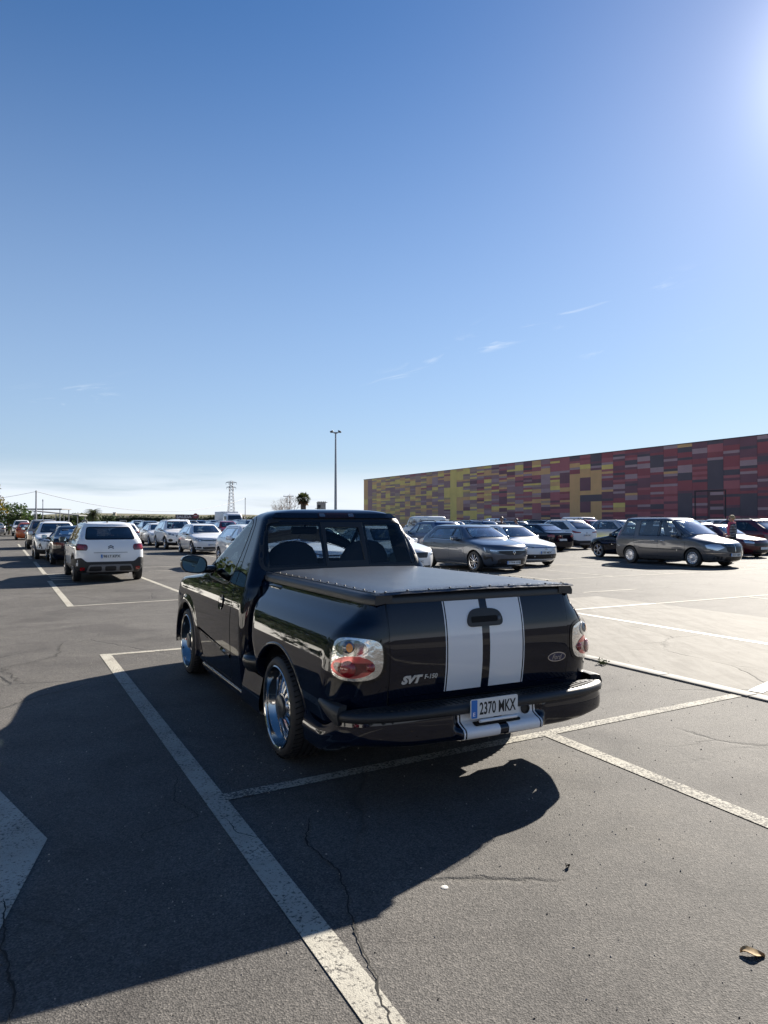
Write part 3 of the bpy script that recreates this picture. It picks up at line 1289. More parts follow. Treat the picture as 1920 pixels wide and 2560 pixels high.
fr.build('door_post', mat('pale_post', (0.5, 0.52, 0.56), 0.4), g, smooth=None)


# ------------------------------------------------------------------ plants
def leaf_mat(name, col, var=0.45):
    m = bpy.data.materials.new(name)
    m.use_nodes = True
    nt = m.node_tree
    p = nt.nodes['Principled BSDF']
    oi = nt.nodes.new('ShaderNodeNewGeometry')
    hs = nt.nodes.new('ShaderNodeHueSaturation')
    hs.inputs['Color'].default_value = (*col, 1)
    a = nd(nt, 'ShaderNodeMapRange')
    a.inputs[3].default_value = 1 - var
    a.inputs[4].default_value = 1 + var
    nt.links.new(oi.outputs['Random Per Island'], a.inputs[0])
    nt.links.new(a.outputs[0], hs.inputs['Value'])
    b = nd(nt, 'ShaderNodeMapRange')
    b.inputs[3].default_value = 0.47
    b.inputs[4].default_value = 0.53
    nt.links.new(oi.outputs['Random Per Island'], b.inputs[0])
    nt.links.new(b.outputs[0], hs.inputs['Hue'])
    tr = nt.nodes.new('ShaderNodeBsdfTranslucent')
    mx = nt.nodes.new('ShaderNodeMixShader')
    mx.inputs[0].default_value = 0.35
    nt.links.new(hs.outputs[0], p.inputs['Base Color'])
    nt.links.new(hs.outputs[0], tr.inputs[0])
    p.inputs['Roughness'].default_value = 0.6
    o = nt.nodes['Material Output']
    nt.links.new(p.outputs[0], mx.inputs[1])
    nt.links.new(tr.outputs[0], mx.inputs[2])
    nt.links.new(mx.outputs[0], o.inputs[0])
    return m


L_GREEN = leaf_mat('leaf_green', (0.055, 0.085, 0.022))
L_DARK = leaf_mat('leaf_dark', (0.035, 0.055, 0.018))
L_YELLOW = leaf_mat('leaf_yellowing', (0.16, 0.12, 0.02))
L_PALM = leaf_mat('leaf_palm', (0.065, 0.080, 0.028), 0.3)
L_DEAD = leaf_mat('leaf_dead', (0.16, 0.10, 0.05), 0.3)
M_BARK = mat('bark', (0.10, 0.075, 0.055), 0.9, var=0.3, bscale=8, bump=0.5)


def leaf_quad(mb, c, s, rnd, mi=0):
    d = Vector((rnd.gauss(0, 1), rnd.gauss(0, 1), rnd.gauss(0, 0.6))).normalized()
    e = d.cross(Vector((rnd.gauss(0, 1), rnd.gauss(0, 1), rnd.gauss(0, 1)))).normalized()
    mb.add([c - d * s, c + e * s * 0.45, c + d * s, c - e * s * 0.45], [(0, 1, 2, 3)], mi)


def make_tree(label, cat, loc, h, rad, trunk_h, leaf, n=2600, ls=0.16, seed=1, group=None, name='tree', squash=0.8, clumps=46):
    rnd = random.Random(seed)
    t = thing(name, label, cat, loc, 0, group)
    tb = MB()
    r0 = 0.035 * h
    tb.tube([(0, 0, -0.1), (0.02 * h, 0, trunk_h * 0.5), (0, 0.02 * h, trunk_h), (0.03 * h, 0, trunk_h + (h - trunk_h) * 0.5)], [r0, r0 * .8, r0 * .65, r0 * .3], n=9)
    cl = []
    for i in range(clumps):
        a, u = rnd.uniform(0, 2 * math.pi), rnd.uniform(-1, 1)
        q = rnd.uniform(0.45, 1.0) ** 0.6
        s = math.sqrt(1 - u * u)
        c = Vector((rad * q * s * math.cos(a), rad * q * s * math.sin(a), trunk_h + (h - trunk_h) * (0.5 + 0.5 * u * q * 0.92)))
        cl.append((c, rad * rnd.uniform(0.18, 0.34)))
        if i % 4 == 0:
            tb.tube([(0, 0, trunk_h * 0.95), tuple(c * 0.5 + Vector((0, 0, trunk_h * 0.55))), tuple(c)], [r0 * .4, r0 * .22, r0 * .06], n=6)
    tb.build('trunk', M_BARK, t)
    lb = MB()
    for c, r in cl:
        for k in range(int(n / clumps)):
            d = Vector((rnd.gauss(0, 1), rnd.gauss(0, 1), rnd.gauss(0, 1) * squash))
            d = d.normalized() * (r * rnd.uniform(0.3, 1.1))
            leaf_quad(lb, c + d, ls * rnd.uniform(0.6, 1.3), rnd)
    lb.build('crown', leaf, t, smooth=None)
    return t


def make_hedge(name, label, p0, p1, h, thick, leaf, per_m=60, ls=0.12, seed=2, z0=0.0, wob=0.25, cat='hedge'):
    rnd = random.Random(seed)
    p0, p1 = Vector(p0), Vector(p1)
    d = (p1 - p0)
    Lh = d.length
    d.normalize()
    s = Vector((-d.y, d.x, 0))
    t = thing(name, label, cat, (p0 + p1) / 2)
    mid = (p0 + p1) / 2
    core = MB()
    n = max(8, int(Lh / 1.2))
    P = []
    top = []
    for i in range(n + 1):
        q = p0 + d * (Lh * i / n) - mid
        hh = h * (1 - wob * 0.5 + wob * mnoise.noise(Vector((i * 0.37, seed, 0.5))) + wob * 0.5 * mnoise.noise(Vector((i * 1.3, seed, 1.5))))
        top.append(hh)
        tt = thick * 0.40
        P.append([q + s * tt + Vector((0, 0, z0)), q + s * tt + Vector((0, 0, z0 + hh * .86)), q + Vector((0, 0, z0 + hh * 0.93)), q - s * tt + Vector((0, 0, z0 + hh * .86)), q - s * tt + Vector((0, 0, z0))])
    core.grid(P)
    core.build('branches', mat('hedge_core', (0.016, 0.022, 0.008), 1.0), t, smooth=None)
    lb = MB()
    for i in range(int(Lh * per_m)):
        u = rnd.uniform(0, 1)
        hh = lerp(top[int(u * n)], top[min(n, int(u * n) + 1)], u * n - int(u * n))
        sd = rnd.choice((-1, 1))
        z = rnd.uniform(0.02, 1.0)
        if rnd.random() < 0.3:
            off, z = rnd.uniform(-0.45, 0.45) * thick, rnd.uniform(0.88, 1.06)
        else:
            off = sd * thick * rnd.uniform(0.36, 0.55)
        leaf_quad(lb, p0 - mid + d * (u * Lh) + s * off + Vector((0, 0, z0 + z * hh)), ls * rnd.uniform(0.6, 1.4), rnd)
    lb.build('foliage', leaf, t, smooth=None)
    return t


def at(px, d, z=0.0):
    """a ground point seen at image column px (of 1920), d metres ahead"""
    return Vector(((px - 960) / 1796 * d, d, z))


def make_palm(label, loc, h, fr_len, n, fan=False, seed=1, skirt=False, trunk_r=0.25):
    rnd = random.Random(seed)
    t = thing('palm_tree', label, 'palm tree', loc)
    tb = MB()
    tb.tube([(0, 0, -0.1), (0.1, 0, h * 0.5), (0.05, 0.05, h)], [trunk_r * 1.25, trunk_r, trunk_r * 0.9], n=10)
    if not fan:
        tb.lathe([(trunk_r * 0.9, h - 0.6), (trunk_r * 1.8, h - 0.15), (trunk_r * 1.3, h + 0.2), (0.02, h + 0.4)], Matrix.Translation((0.05, 0.05, 0)), n=12)
    tb.build('trunk', M_BARK, t)
    fb = MB()
    for k in range(n):
        a = k * 2.39996 + rnd.uniform(-.2, .2)
        el = lerp(1.25, -0.55 if not fan else -0.9, (k + 0.5) / n)
        d0 = Vector((math.cos(a), math.sin(a), 0))
        l = fr_len * rnd.uniform(0.85, 1.1)
        c0 = Vector((0.05, 0.05, h))
        mi = 1 if (skirt and el < -0.45) else 0
        if fan:
            st = c0 + (d0 * math.cos(el) + Vector((0, 0, math.sin(el)))) * l * 0.5
            fb.tube([c0, st], 0.02, mi, n=4, cap=False)
            ax = (d0 * math.cos(el) + Vector((0, 0, math.sin(el)))).normalized()
            up = d0.cross(Vector((0, 0, 1))).normalized()
            for j in range(15):
                g = lerp(-1.35, 1.35, j / 14)
                dd = ax * math.cos(g) + up * math.sin(g)
                ll = l * 0.55 * (0.75 + 0.25 * math.cos(g))
                e = ax.cross(up) * 0.0 + dd.cross(ax.cross(up)).normalized() * 0.05 * l
                tip = st + dd * ll + Vector((0, 0, -0.12 * l * abs(g)))
                fb.add([st, st + dd * ll * 0.5 + e, tip, st + dd * ll * 0.5 - e], [(0, 1, 2, 3)], mi)
        else:
            pts = []
            p, e2 = c0.copy(), el
            for q in range(11):
                pts.append(p.copy())
                p = p + (d0 * math.cos(e2) + Vector((0, 0, math.sin(e2)))) * l / 10
                e2 -= 0.13 + 0.05 * q / 10
            fb.tube(pts, [0.03 * (1 - q / 11) + 0.006 for q in range(11)], mi, n=4, cap=False)
            sd = d0.cross(Vector((0, 0, 1))).normalized()
            for q in range(1, 11):
                for half in (0.0, 0.5):
                    b = pts[q - 1].lerp(pts[q], half)
                    ax = (pts[q] - pts[q - 1]).normalized()
                    for sg in (-1, 1):
                        ll = l * 0.22 * (0.5 + math.sin(math.pi * min(1, q / 10.5)) * 0.6)
                        dd = (sd * sg * 0.8 + ax * 0.7 + Vector((0, 0, -0.15 + rnd.uniform(-.1, .15)))).normalized()
                        w_ = ax * 0.034 * l * 0.6
                        fb.add([b - w_, b + dd * ll, b + w_], [(0, 1, 2)], mi)
    fb.build('fronds', [L_PALM, L_DEAD], t, smooth=None)
    return t


# far skyline: low hills, a long hedge, roofs, palms, poles
mb = MB()
rows = []
for i in range(61):
    x = -520 + i * 22
    hh = 5.0 + 4.5 * (0.5 + 0.5 * mnoise.noise(Vector((i * 0.16, 0.3, 0)))) + 1.8 * mnoise.noise(Vector((i * 0.7, 1.3, 0)))
    rows.append([(x, 560, -1), (x, 575, hh * 0.7), (x, 600, hh), (x, 680, hh * 1.05), (x, 760, -1)])
mb.grid(rows, flip=True)
o = mb.build('hills', mat('far_scrub', (0.115, 0.105, 0.055), 0.95, var=0.5, bscale=0.12), smooth=60)
tag(o, kind='structure')
h0, h1 = at(-120, 140), at(640, 165)
make_hedge('hedge', 'long dark green clipped hedge along the far end of the car park', h0, h1, 2.75, 1.6, L_DARK, per_m=70, ls=0.22, seed=5, wob=0.12)
make_tree('yellowing broadleaf tree cut off by the left edge of the photo', 'tree', at(-78, 62), 5.4, 2.5, 1.4, L_YELLOW, 3400, 0.16, 21)
make_tree('olive green bushy tree behind the white lorry cab at the left', 'tree', at(22, 84), 3.9, 2.4, 0.7, L_GREEN, 2600, 0.17, 22)
make_palm('small spiky palm rising beside the canopy at the left edge', at(44, 90), 1.3, 1.7, 30, seed=5)
make_palm('feathery date palm standing behind the white crossover', at(232, 118), 2.75, 1.75, 60, seed=3, trunk_r=.2)
make_palm('shaggy fan palm with a brown skirt behind the pickup roof', at(757, 105), 4.75, 1.15, 60, fan=True, seed=8, skirt=True, trunk_r=0.42)
make_tree('small round shrub between the two utility poles at the left', 'shrub', at(79, 120), 3.2, 1.3, 1.2, L_GREEN, 700, 0.16, 25, name='shrub', clumps=18)
for i, (px, d, hh, r) in enumerate(((205, 122, 2.9, 2.2), (262, 124, 2.7, 2.0), (668, 160, 3.2, 2.4))):
    make_tree(['low bush left of the date palm', 'low bush right of the date palm', 'brownish bush beside the white box lorry'][i], 'bush', at(px, d), hh, r, 0.4, [L_GREEN, L_DARK, L_DEAD][i], 900, 0.2, 40 + i, name='bush', clumps=20)


def bare_tree(label, loc, h, seed):
    rnd = random.Random(seed)
    t = thing('bare_tree', label, 'tree', loc)
    mb = MB()

    def br(p, d, l, r, n):
        q = p + d * l
        mb.tube([p, p.lerp(q, .5) + Vector((rnd.gauss(0, .04), rnd.gauss(0, .04), 0)) * l, q], [r, r * .8, r * .6], n=5, cap=False)
        if n:
            for k in range(3):
                e = (d + Vector((rnd.gauss(0, .5), rnd.gauss(0, .5), rnd.gauss(0.15, .3)))).normalized()
                br(q, e, l * rnd.uniform(.6, .85), r * .6, n - 1)
    br(Vector((0, 0, 0)), Vector((0, 0, 1)), h * .3, 0.12, 0)
    for k in range(5):
        br(Vector((0, 0, h * .28)), Vector((rnd.gauss(0, .6), rnd.gauss(0, .6), 1)).normalized(), h * .27, .06, 4)
    mb.build('branches', mat('pale_twigs', (0.32, 0.25, 0.2), .9), t)
    return t


bare_tree('leafless twiggy tree left of the fan palm', at(722, 112), 5.4, 3)
bare_tree('lower leafless shrub just left of the twiggy tree', at(700, 112), 4.0, 6)

# houses far behind the hedge
M_TILE = mat('old_tiles', (0.10, 0.08, 0.072), 0.9, var=0.3, bscale=1.5)
M_HW = mat('house_wall', (0.42, 0.37, 0.30), 0.9, var=0.12, bscale=0.6)


def house(label, loc, w, d, hw, hr, rz=0.0, chim=None, name='house'):
    t = thing(name, label, 'house', loc, rz)
    mb = MB()
    mb.box((-w / 2, -d / 2, -0.1), (w / 2, d / 2, hw))
    mb.build('wall', M_HW, t, smooth=None)
    rb = MB()
    e = 0.4
    v = [(-w / 2 - e, -d / 2 - e, hw + .01), (w / 2 + e, -d / 2 - e, hw + .01), (w / 2 + e, d / 2 + e, hw + .01), (-w / 2 - e, d / 2 + e, hw + .01),
         (-w / 2 + d * .42, 0, hw + hr), (w / 2 - d * .42, 0, hw + hr)]
    rb.add(v, [(0, 1, 5, 4), (1, 2, 5), (2, 3, 4, 5), (3, 0, 4), (3, 2, 1, 0)])
    r = rb.build('roof', M_TILE, t, smooth=None)
    if chim:
        cb = MB()
        cb.box((chim - .3, -.3, hw + hr * .5), (chim + .3, .3, hw + hr + .7))
        cb.box((chim - .38, -.38, hw + hr + .71), (chim + .38, .38, hw + hr + .82))
        cb.build('chimney', M_HW, r, smooth=None)
    for k in (-0.25, 0.2):
        wb = MB()
        wb.box((k * w - .5, -d / 2 - .03, .55), (k * w + .5, -d / 2 + .02, 1.3))
        wb.build('window', mat('window_dark', (0.03, 0.035, 0.04), .15), t, smooth=None)
    return t


house('low house with a grey brown hipped roof and chimney beyond the hedge', at(303, 172), 11.0, 7, 1.55, 1.25, 0.15, chim=-1.5)
house('wide house with a flatter roof right of the date palm', at(332, 182), 13, 9, 1.6, .85, 0.1)
# little concrete turret above the pickup roof
t = thing('water_tower', 'small pale concrete turret with a jagged top behind the pickup roof', 'tower', at(803, 120), 0.2)
mb = MB()
mb.box((-.68, -.68, 0), (.68, .68, 4.6))
mb.build('wall', mat('turret', (0.42, 0.38, 0.32), .9, var=.2, bscale=2), t, smooth=None)
mb = MB()
mb.box((-.72, -.72, 4.605), (.95, .72, 4.70))
for k in range(5):
    mb.box((-.66 + k * .29, -.70, 4.705), (-.5 + k * .29, -.5, 4.84))
mb.build('roof', mat('turret_cap', (0.22, 0.19, 0.16), .9), t, smooth=None)
mb = MB()
mb.box((-.66, -.72, 3.75), (-.2, -.66, 4.25), 0)
mb.box((-1.1, -.7, 3.62), (-.2, -.60, 3.70), 0)
mb.build('hatch', mat('dark_hatch', (.05, .045, .04), .8), t, smooth=None)

# floodlight mast
M_GALV = mat('galvanised', (0.30, 0.31, 0.33), 0.5, metal=0.6)
t = thing('light_mast', 'tall grey floodlight mast rising behind the pickup cab', 'light mast', at(839, 95))
mb = MB()
mb.tube([(0, 0, 0), (0, 0, 6.5), (0, 0, 13.3)], [0.21, 0.16, 0.10], n=12)
mb.build('pole', M_GALV, t)
mb = MB()
mb.lathe([(0.11, 13.15), (0.3, 13.2), (0.3, 13.32), (0.1, 13.36)], Matrix.Identity(4), n=16)
for sg in (-1, 1):
    mb.tube([(0, 0, 13.28), (sg * .62, 0, 13.30)], .045, n=6)
mb.build('head_frame', M_GALV, t)
for sg in (-1, 1):
    for dy in (-.22, .22):
        fl = MB()
        fl.rbox((-.22, -.17, -.09), (.22, .17, .09), .05, M=Matrix.Translation((sg * .52, dy, 13.42)) @ Matrix.Rotation(sg * .35, 4, 'Y'))
        fl.build('floodlight', mat('lamp_housing', (.10, .10, .11), .4), t)
mb = MB()
mb.rbox((-.16, -.22, 2.1), (.16, -.05, 2.55), .02)
mb.build('switch_box', mat('switch_box', (.55, .56, .58), .5), t)


# lattice pylon, wooden poles, cables
def lattice(label, loc, h, w, arms, name='pylon'):
    t = thing(name, label, 'pylon', loc, .4)
    mb = MB()
    n = 14

    def cor(k, z):
        ww = w * (1 - .72 * z / h) / 2
        return Vector((ww * (1 if k in (0, 3) else -1), ww * (1 if k < 2 else -1), z))
    for k in range(4):
        mb.tube([cor(k, 0), cor(k, h)], .05, n=4)
        for i in range(n):
            z0, z1 = h * i / n, h * (i + 1) / n
            mb.tube([cor(k, z0), cor((k + 1) % 4, z1)], .025, n=3, cap=False)
            mb.tube([cor((k + 1) % 4, z0), cor(k, z1)], .025, n=3, cap=False)
    mb.build('lattice', M_GALV, t, smooth=None)
    for z, l in arms:
        ab = MB()
        ab.tube([(-l, 0, z), (l, 0, z)], .055, n=4)
        ab.tube([(-l, 0, z), (0, 0, z + .35), (l, 0, z)], .03, n=4)
        for x in (-l, -l * .5, l * .5, l):
            ab.tube([(x, 0, z), (x, 0, z - .45)], .035, n=5)
        ab.build('crossarm', M_GALV, t, smooth=None)
    return t


lattice('tall lattice power pylon behind the white box lorry', at(578, 150), 9.85, 1.7, [(9.6, 1.1), (8.6, .95)])
t = thing('utility_pole', 'twin utility pole with a crossbar behind the leafless tree', 'utility pole', at(721, 130))
mb = MB()
for x in (-.22, .22):
    mb.tube([(x, 0, 0), (x, 0, 6.0)], .06, n=6)
for z in (3.6, 4.9):
    mb.tube([(-.4, 0, z), (.4, 0, z)], .04, n=5)
mb.build('pole', mat('pole_wood', (.28, .24, .21), .9), t)
mb = MB()
mb.tube([(-.95, 0, 6.02), (.95, 0, 6.02)], .06, n=6)
for x in (-.8, 0, .8):
    mb.tube([(x, 0, 6.05), (x, 0, 6.3)], .035, n=5)
mb.build('crossarm', M_GALV, t)


def pole(label, loc, h, r, arm=False):
    t = thing('utility_pole', label, 'utility pole', loc)
    mb = MB()
    mb.tube([(0, 0, 0), (0, 0, h)], [r, r * .7], n=8)
    mb.build('pole', mat('pole_grey', (.33, .33, .35), .7), t)
    mb = MB()
    mb.tube([(0, 0, h - .25), (0, 0, h + .12)], .09, n=6)
    mb.build('cap', M_GALV, t)
    return t


pA, pB, pC = at(90, 88), at(613, 150), at(-250, 70)
pole('slim grey pole carrying a cable left of the white crossover', pA, 5.2, .12)
pole('shorter thin pole right of the slim grey cable pole', at(107, 120), 5.05, .09)
pole('thin cable pole at the right of the white box lorry', pB, 6.3, .09)


def cable(label, p, q, sag, r=.022):
    mb = MB()
    n = 24
    mb.tube([p.lerp(q, i / n) - Vector((0, 0, sag * 4 * (i / n) * (1 - i / n))) for i in range(n + 1)], r, n=5)
    return tag(mb.build('cable', mat('cable_black', (.04, .04, .045), .6)), label, 'cable')


zA, zB = Vector((0, 0, 5.2)), Vector((0, 0, 6.3))
cable('long sagging cable from the slim pole across to the lorry', pA + zA, pB + zB, 2.6, .03)
cable('short cable running from the slim pole out of the left edge', pA + zA, pC + Vector((0, 0, 3.0)), .35)
# sign on the hedge reading SALIDA
t = thing('exit_sign', 'dark red and white SALIDA sign standing before the hedge', 'sign', at(468, 128), 0)
mb = MB()
mb.box((-2.1, -.04, 1.95), (2.1, .04, 2.72))
mb.build('board', mat('sign_dark', (.10, .05, .055), .5), t, smooth=None)
for x in (-1.8, 1.8):
    MB().tube([(x, .08, 0), (x, .08, 2.5)], .04, n=6).build('post', M_GALV, t)
text_obj('SALIDA', .6, 'lettering', mat('sign_white', (.62, .58, .56), .5), t, (-.55, -.045, 2.33), (1, 0, 0), (0, 0, 1), .004, .02, width=2.7, height=.5)
mb = MB()
M_ = Matrix.Translation((1.5, -.042, 2.5)) @ Matrix.Rotation(R(90), 4, 'X')
mb.lathe([(0.44, 0), (0.44, .02), (.0, .02)], M_, n=24, mi=0)
mb.box((1.22, -.075, 2.45), (1.78, -.066, 2.58), 1)
mb.build('no_entry_disc', [mat('sign_red', (.30, .05, .06), .5), mat('sign_white', (.62, .58, .56), .5)], t, smooth=None)

# canopies at the far left
M_CAN = mat('canopy_grey', (.20, .20, .20), .7)
for i, (px, d, w_, hh, lb) in enumerate(((78, 100, 9.5, 3.15, 'flat grey canopy on posts behind the left row of cars'), (150, 112, 7.0, 2.7, 'darker slanted canopy right of the flat grey canopy'))):
    t = thing('canopy', lb, 'canopy', at(px, d), .1)
    mb = MB()
    tilt = .0 if i == 0 else -.10
    mb.box((-w_ / 2, -2, hh), (w_ / 2, 2, hh + .14), M=Matrix.Rotation(0, 4, 'Z'))
    for k, p in enumerate(mb.v):
        mb.v[k] = (p[0], p[1], p[2] + tilt * p[0])
    mb.build('roof', M_CAN, t, smooth=None)
    for x in (-w_ / 2 + .3, 0, w_ / 2 - .3):
        for y in (-1.8, 1.8):
            MB().tube([(x, y, 0), (x, y, hh + tilt * x)], .06, n=6).build('post', M_GALV, t)

# what stands to the left of and behind the camera and mirrors in the black paint
t = thing('garden_wall', 'low white rendered wall below the hedge, mirrored in the door of the pickup', 'wall', G(6, -8.2))
t.rotation_euler = (0, 0, R(90) + TH)
mb = MB()
mb.box((-26, -.12, 0), (150, .12, 1.35))
mb.box((-26, -.16, 1.355), (150, .16, 1.43))
mb.build('wall', mat('white_render', (.84, .83, .80), .8, var=.1, bscale=.7), t, smooth=None)
make_hedge('hedge', 'leafy hedge above the white wall, mirrored in the door of the pickup', G(110, -9.6), G(2.5, -9.6), 3.6, 1.8, L_GREEN, per_m=70, ls=.2, seed=9, wob=.3)
for i, (a_, b_, h_) in enumerate(((9, -7.2, 1.3), (14, -7.0, 1.0), (17.5, -7.3, 1.7), (24, -7.1, 1.2), (29, -7.2, 2.0), (38, -7.0, 1.5), (52, -7.2, 1.9), (3, -7.2, 1.1), (-3.5, -7.2, 1.6))):  # unseen bushes, added to break up the wall's white band in the paint
    make_tree('rounded unseen bush added before the white wall, breaking up its reflection in the pickup', 'bush', G(a_, b_), h_, h_ * .55, .15, L_DARK, 500, .12, 150 + i, group='bushes added along the white wall', name='bush', clumps=16)
t = thing('fence', 'dark slatted fence on posts above the white wall, mirrored in the pickup fender', 'fence', G(-9, -8.5), R(90) + TH)
mb = MB()
for k in range(9):
    mb.box((-12, -.03, 1.45 + .16 * k), (11, .03, 1.58 + .16 * k))
mb.build('slat_panel', mat('fence_dark', (.035, .03, .035), .6), t, smooth=None)
for k in range(9):
    pb = MB()
    pb.box((-12 + 2.87 * k, -.09, 0), (-11.9 + 2.87 * k, -.035, 2.95))
    pb.build('post', mat('fence_red', (.12, .03, .03), .6), t, smooth=None)
for i, (x, y, hh) in enumerate(((-46, -60, 7), (-34, -68, 8), (-22, -66, 6.0), (-9, -72, 7), (3, -70, 5.5), (15, -68, 6.5), (28, -66, 6), (40, -64, 6.5), (-44, -38, 7))):
    make_tree('dark evergreen tree behind the photographer, mirrored in the pickup', 'tree', (x, y, 0), hh, hh * .46, hh * .25, L_DARK, 1500, .3, 60 + i, group='trees mirrored in the pickup', clumps=34)
for i in range(9):
    make_tree('leafy tree behind the white wall, mirrored in the side glass of the pickup', 'tree', G(-8 + i * 8.5, -13.5 - (i % 3)), 6.5 + (i * 37 % 5) * .5, 3.0, 1.8, L_GREEN, 1500, .26, 80 + i, group='trees mirrored in the side glass', clumps=34)
for i, (a_, b_, h_) in enumerate(((36, -15, 10.5), (46, -15.5, 12.5), (55, -14.5, 11), (66, -16, 13.5), (78, -15, 12), (92, -16, 12.5))):
    make_tree('tall leafy tree behind the white wall, mirrored in the side glass of the pickup', 'tree', G(a_, b_), h_, h_ * .36, 2.2, L_GREEN, 1700, .36, 120 + i, group='tall trees mirrored in the side glass', clumps=40)
house('pale house behind the photographer, mirrored in the pickup fender', (-24, -20, 0), 12, 8, 5.0, 2.0, .6)
# ================================================================== THE PICKUP
OT = Vector((0.1221, 5.3884, 0))
truck = thing('pickup_truck', 'glossy black single cab pickup with white stripes on its tailgate, parked in the foreground', 'pickup truck', OT, R(90) + PSI)
WB_T = 3.047
TR = 0.345                                  # tyre radius
M_STRIPE = paint('stripe_white', (0.74, 0.745, 0.75))
M_SPIN = paint('stripe_pin', (0.012, 0.02, 0.06))
M_RUB = mat('bumper_rubber', (0.016, 0.0165, 0.018), 0.48, bump=0.12, bscale=180)
M_RAIL = mat('rail_plastic', (0.022, 0.023, 0.026), 0.40, bump=0.05, bscale=200)

# ---- cab with bonnet: closed skin, hollowed, with the glass openings cut through
CABL = [  # z, xr, xf, w, Lr, Lf, nr, nf
    (0.185, 1.06, 3.82, 0.868, .07, .55, 3, 2.6), (0.215, 1.02, 3.90, 0.905, .07, .55, 3, 2.6), (0.275, 0.995, 3.93, 0.920, .07, .55, 3, 2.6), (0.40, 0.985, 3.98, 0.931, .08, .55, 3, 2.6),
    (0.52, 0.98, 4.00, 0.939, .08, .55, 3, 2.6), (0.72, 0.975, 4.00, 0.945, .09, .55, 3, 2.6), (0.82, 0.975, 3.99, 0.940, .10, .55, 3, 2.6), (0.90, 0.975, 3.98, 0.929, .10, .55, 3, 2.6),
    (0.98, 0.975, 3.93, 0.911, .10, .60, 3, 2.6), (1.035, 0.98, 3.60, 0.895, .11, .8, 3, 2.5), (1.075, 0.985, 3.10, 0.883, .11, .6, 3, 2.5),
    (1.115, 1.0, 2.78, 0.868, .12, .30, 3, 2.4), (1.17, 1.022, 2.66, 0.846, .12, .28, 3, 2.4), (1.30, 1.065, 2.45, 0.795, .13, .28, 2.8, 2.4),
    (1.45, 1.125, 2.20, 0.735, .14, .28, 2.8, 2.4), (1.58, 1.185, 1.98, 0.685, .14, .28, 2.8, 2.4), (1.645, 1.215, 1.86, 0.652, .15, .28, 2.7, 2.4),
    (1.685, 1.25, 1.77, 0.60, .16, .26, 2.6, 2.4), (1.712, 1.31, 1.68, 0.50, .16, .2, 2.5, 2.4), (1.724, 1.38, 1.60, 0.36, .10, .1, 2.4, 2.4), (1.728, 1.46, 1.53, 0.12, .03, .03, 2.2, 2.2)]
cab = Body(CABL, per=4, na=11, ns=34, core=lambda z, w: max(.05, w - .15))
cab_o = cab.mb.build('cab', [P_BLACK, M_WELL, M_INT], truck, smooth=None)
cav = Body([(0.42, 1.12, 2.75, 0.84, .07, .3, 3, 2.6), (0.9, 1.10, 2.75, 0.86, .08, .3, 3, 2.5), (1.05, 1.09, 2.65, 0.835, .1, .28, 3, 2.4), (1.17, 1.085, 2.60, 0.795, .1, .28, 3, 2.4),
            (1.30, 1.115, 2.40, 0.74, .11, .28, 2.8, 2.4), (1.45, 1.175, 2.15, 0.68, .12, .28, 2.8, 2.4), (1.58, 1.235, 1.92, 0.625, .12, .26, 2.7, 2.4),
            (1.63, 1.27, 1.82, 0.58, .12, .22, 2.6, 2.4), (1.655, 1.33, 1.74, 0.48, .1, .15, 2.5, 2.4)], per=2, na=6, ns=8)
cav_o = cav.mb.build('cutter', [M_INT], None, smooth=None)
SIDE_WIN = round_poly([(1.505, 1.60), (1.505, 1.30), (1.545, 1.075), (1.75, 1.062), (2.30, 1.088), (2.39, 1.17), (2.30, 1.33), (2.05, 1.555), (1.95, 1.625), (1.60, 1.637)],
                      [.05, .3, .06, .2, .05, .05, .3, .2, .06, .1])
REAR_WIN = round_poly([(-.745, 1.225), (.745, 1.225), (.655, 1.612), (-.655, 1.612)], .075)
WIND = round_poly([(-.68, 1.19), (.68, 1.19), (.56, 1.60), (-.56, 1.60)], .08)


def ell_arch(cx, cz, a, b, n=26):
    p = [(cx + a * math.cos(t), cz + b * math.sin(t)) for t in [math.pi * i / n for i in range(n + 1)]]
    return p + [(cx - a, -0.3), (cx + a, -0.3)]


ARCH_F = ell_arch(WB_T, .345, .485, .415)
ARCH_R = ell_arch(-0.01, .335, .545, .435)
cuts = [cav_o, prism(SIDE_WIN, 'y', -1.5, 1.5, M_FRIT), prism(REAR_WIN, 'x', 0.5, 1.7, M_FRIT), prism(WIND, 'x', 1.75, 3.2, M_FRIT),
        prism(ARCH_F, 'y', 0.60, 1.3, M_WELL), prism(ARCH_F, 'y', -1.3, -0.60, M_WELL)]
apply_bools(cab_o, cuts)
fix_normals(cab_o.data, cab)
G_TRUCK = glass('rear_tint', (0.52, 0.58, 0.66), ior=1.5, gain=0.8)
G_WIND = glass('windscreen_glass', (0.80, 0.86, 0.86), gain=1.0)
G_TRUCKC = glass('rear_tint_slider', (0.66, 0.71, 0.76), ior=1.5, gain=0.8)
G_DOOR = glass('door_glass', (0.20, 0.26, 0.27), ior=1.5, gain=1.0)


def fs(b, sg=1):
    return lambda x, z: b.on_side(x, z, sg)


def fr(b):
    return lambda y, z: b.on_rear(y, z)


def ff(b):
    return lambda y, z: b.on_front(y, z)


# rear window: two fixed panes, slider with its dark frame
rw = inset(REAR_WIN, 0.0)
SL, SR = 0.165, -0.245                     # slider limits in y


def clipx(poly, lo, hi):
    out = poly
    for s, lim in ((1, lo), (-1, hi)):
        res = []
        for i in range(len(out)):
            a, b = out[i - 1], out[i]
            da, db = s * (a[0] - lim), s * (b[0] - lim)
            if da * db < 0:
                t = da / (da - db)
                res.append((a[0] + t * (b[0] - a[0]), a[1] + t * (b[1] - a[1])))
            if db >= 0:
                res.append(b)
        out = res
    return out


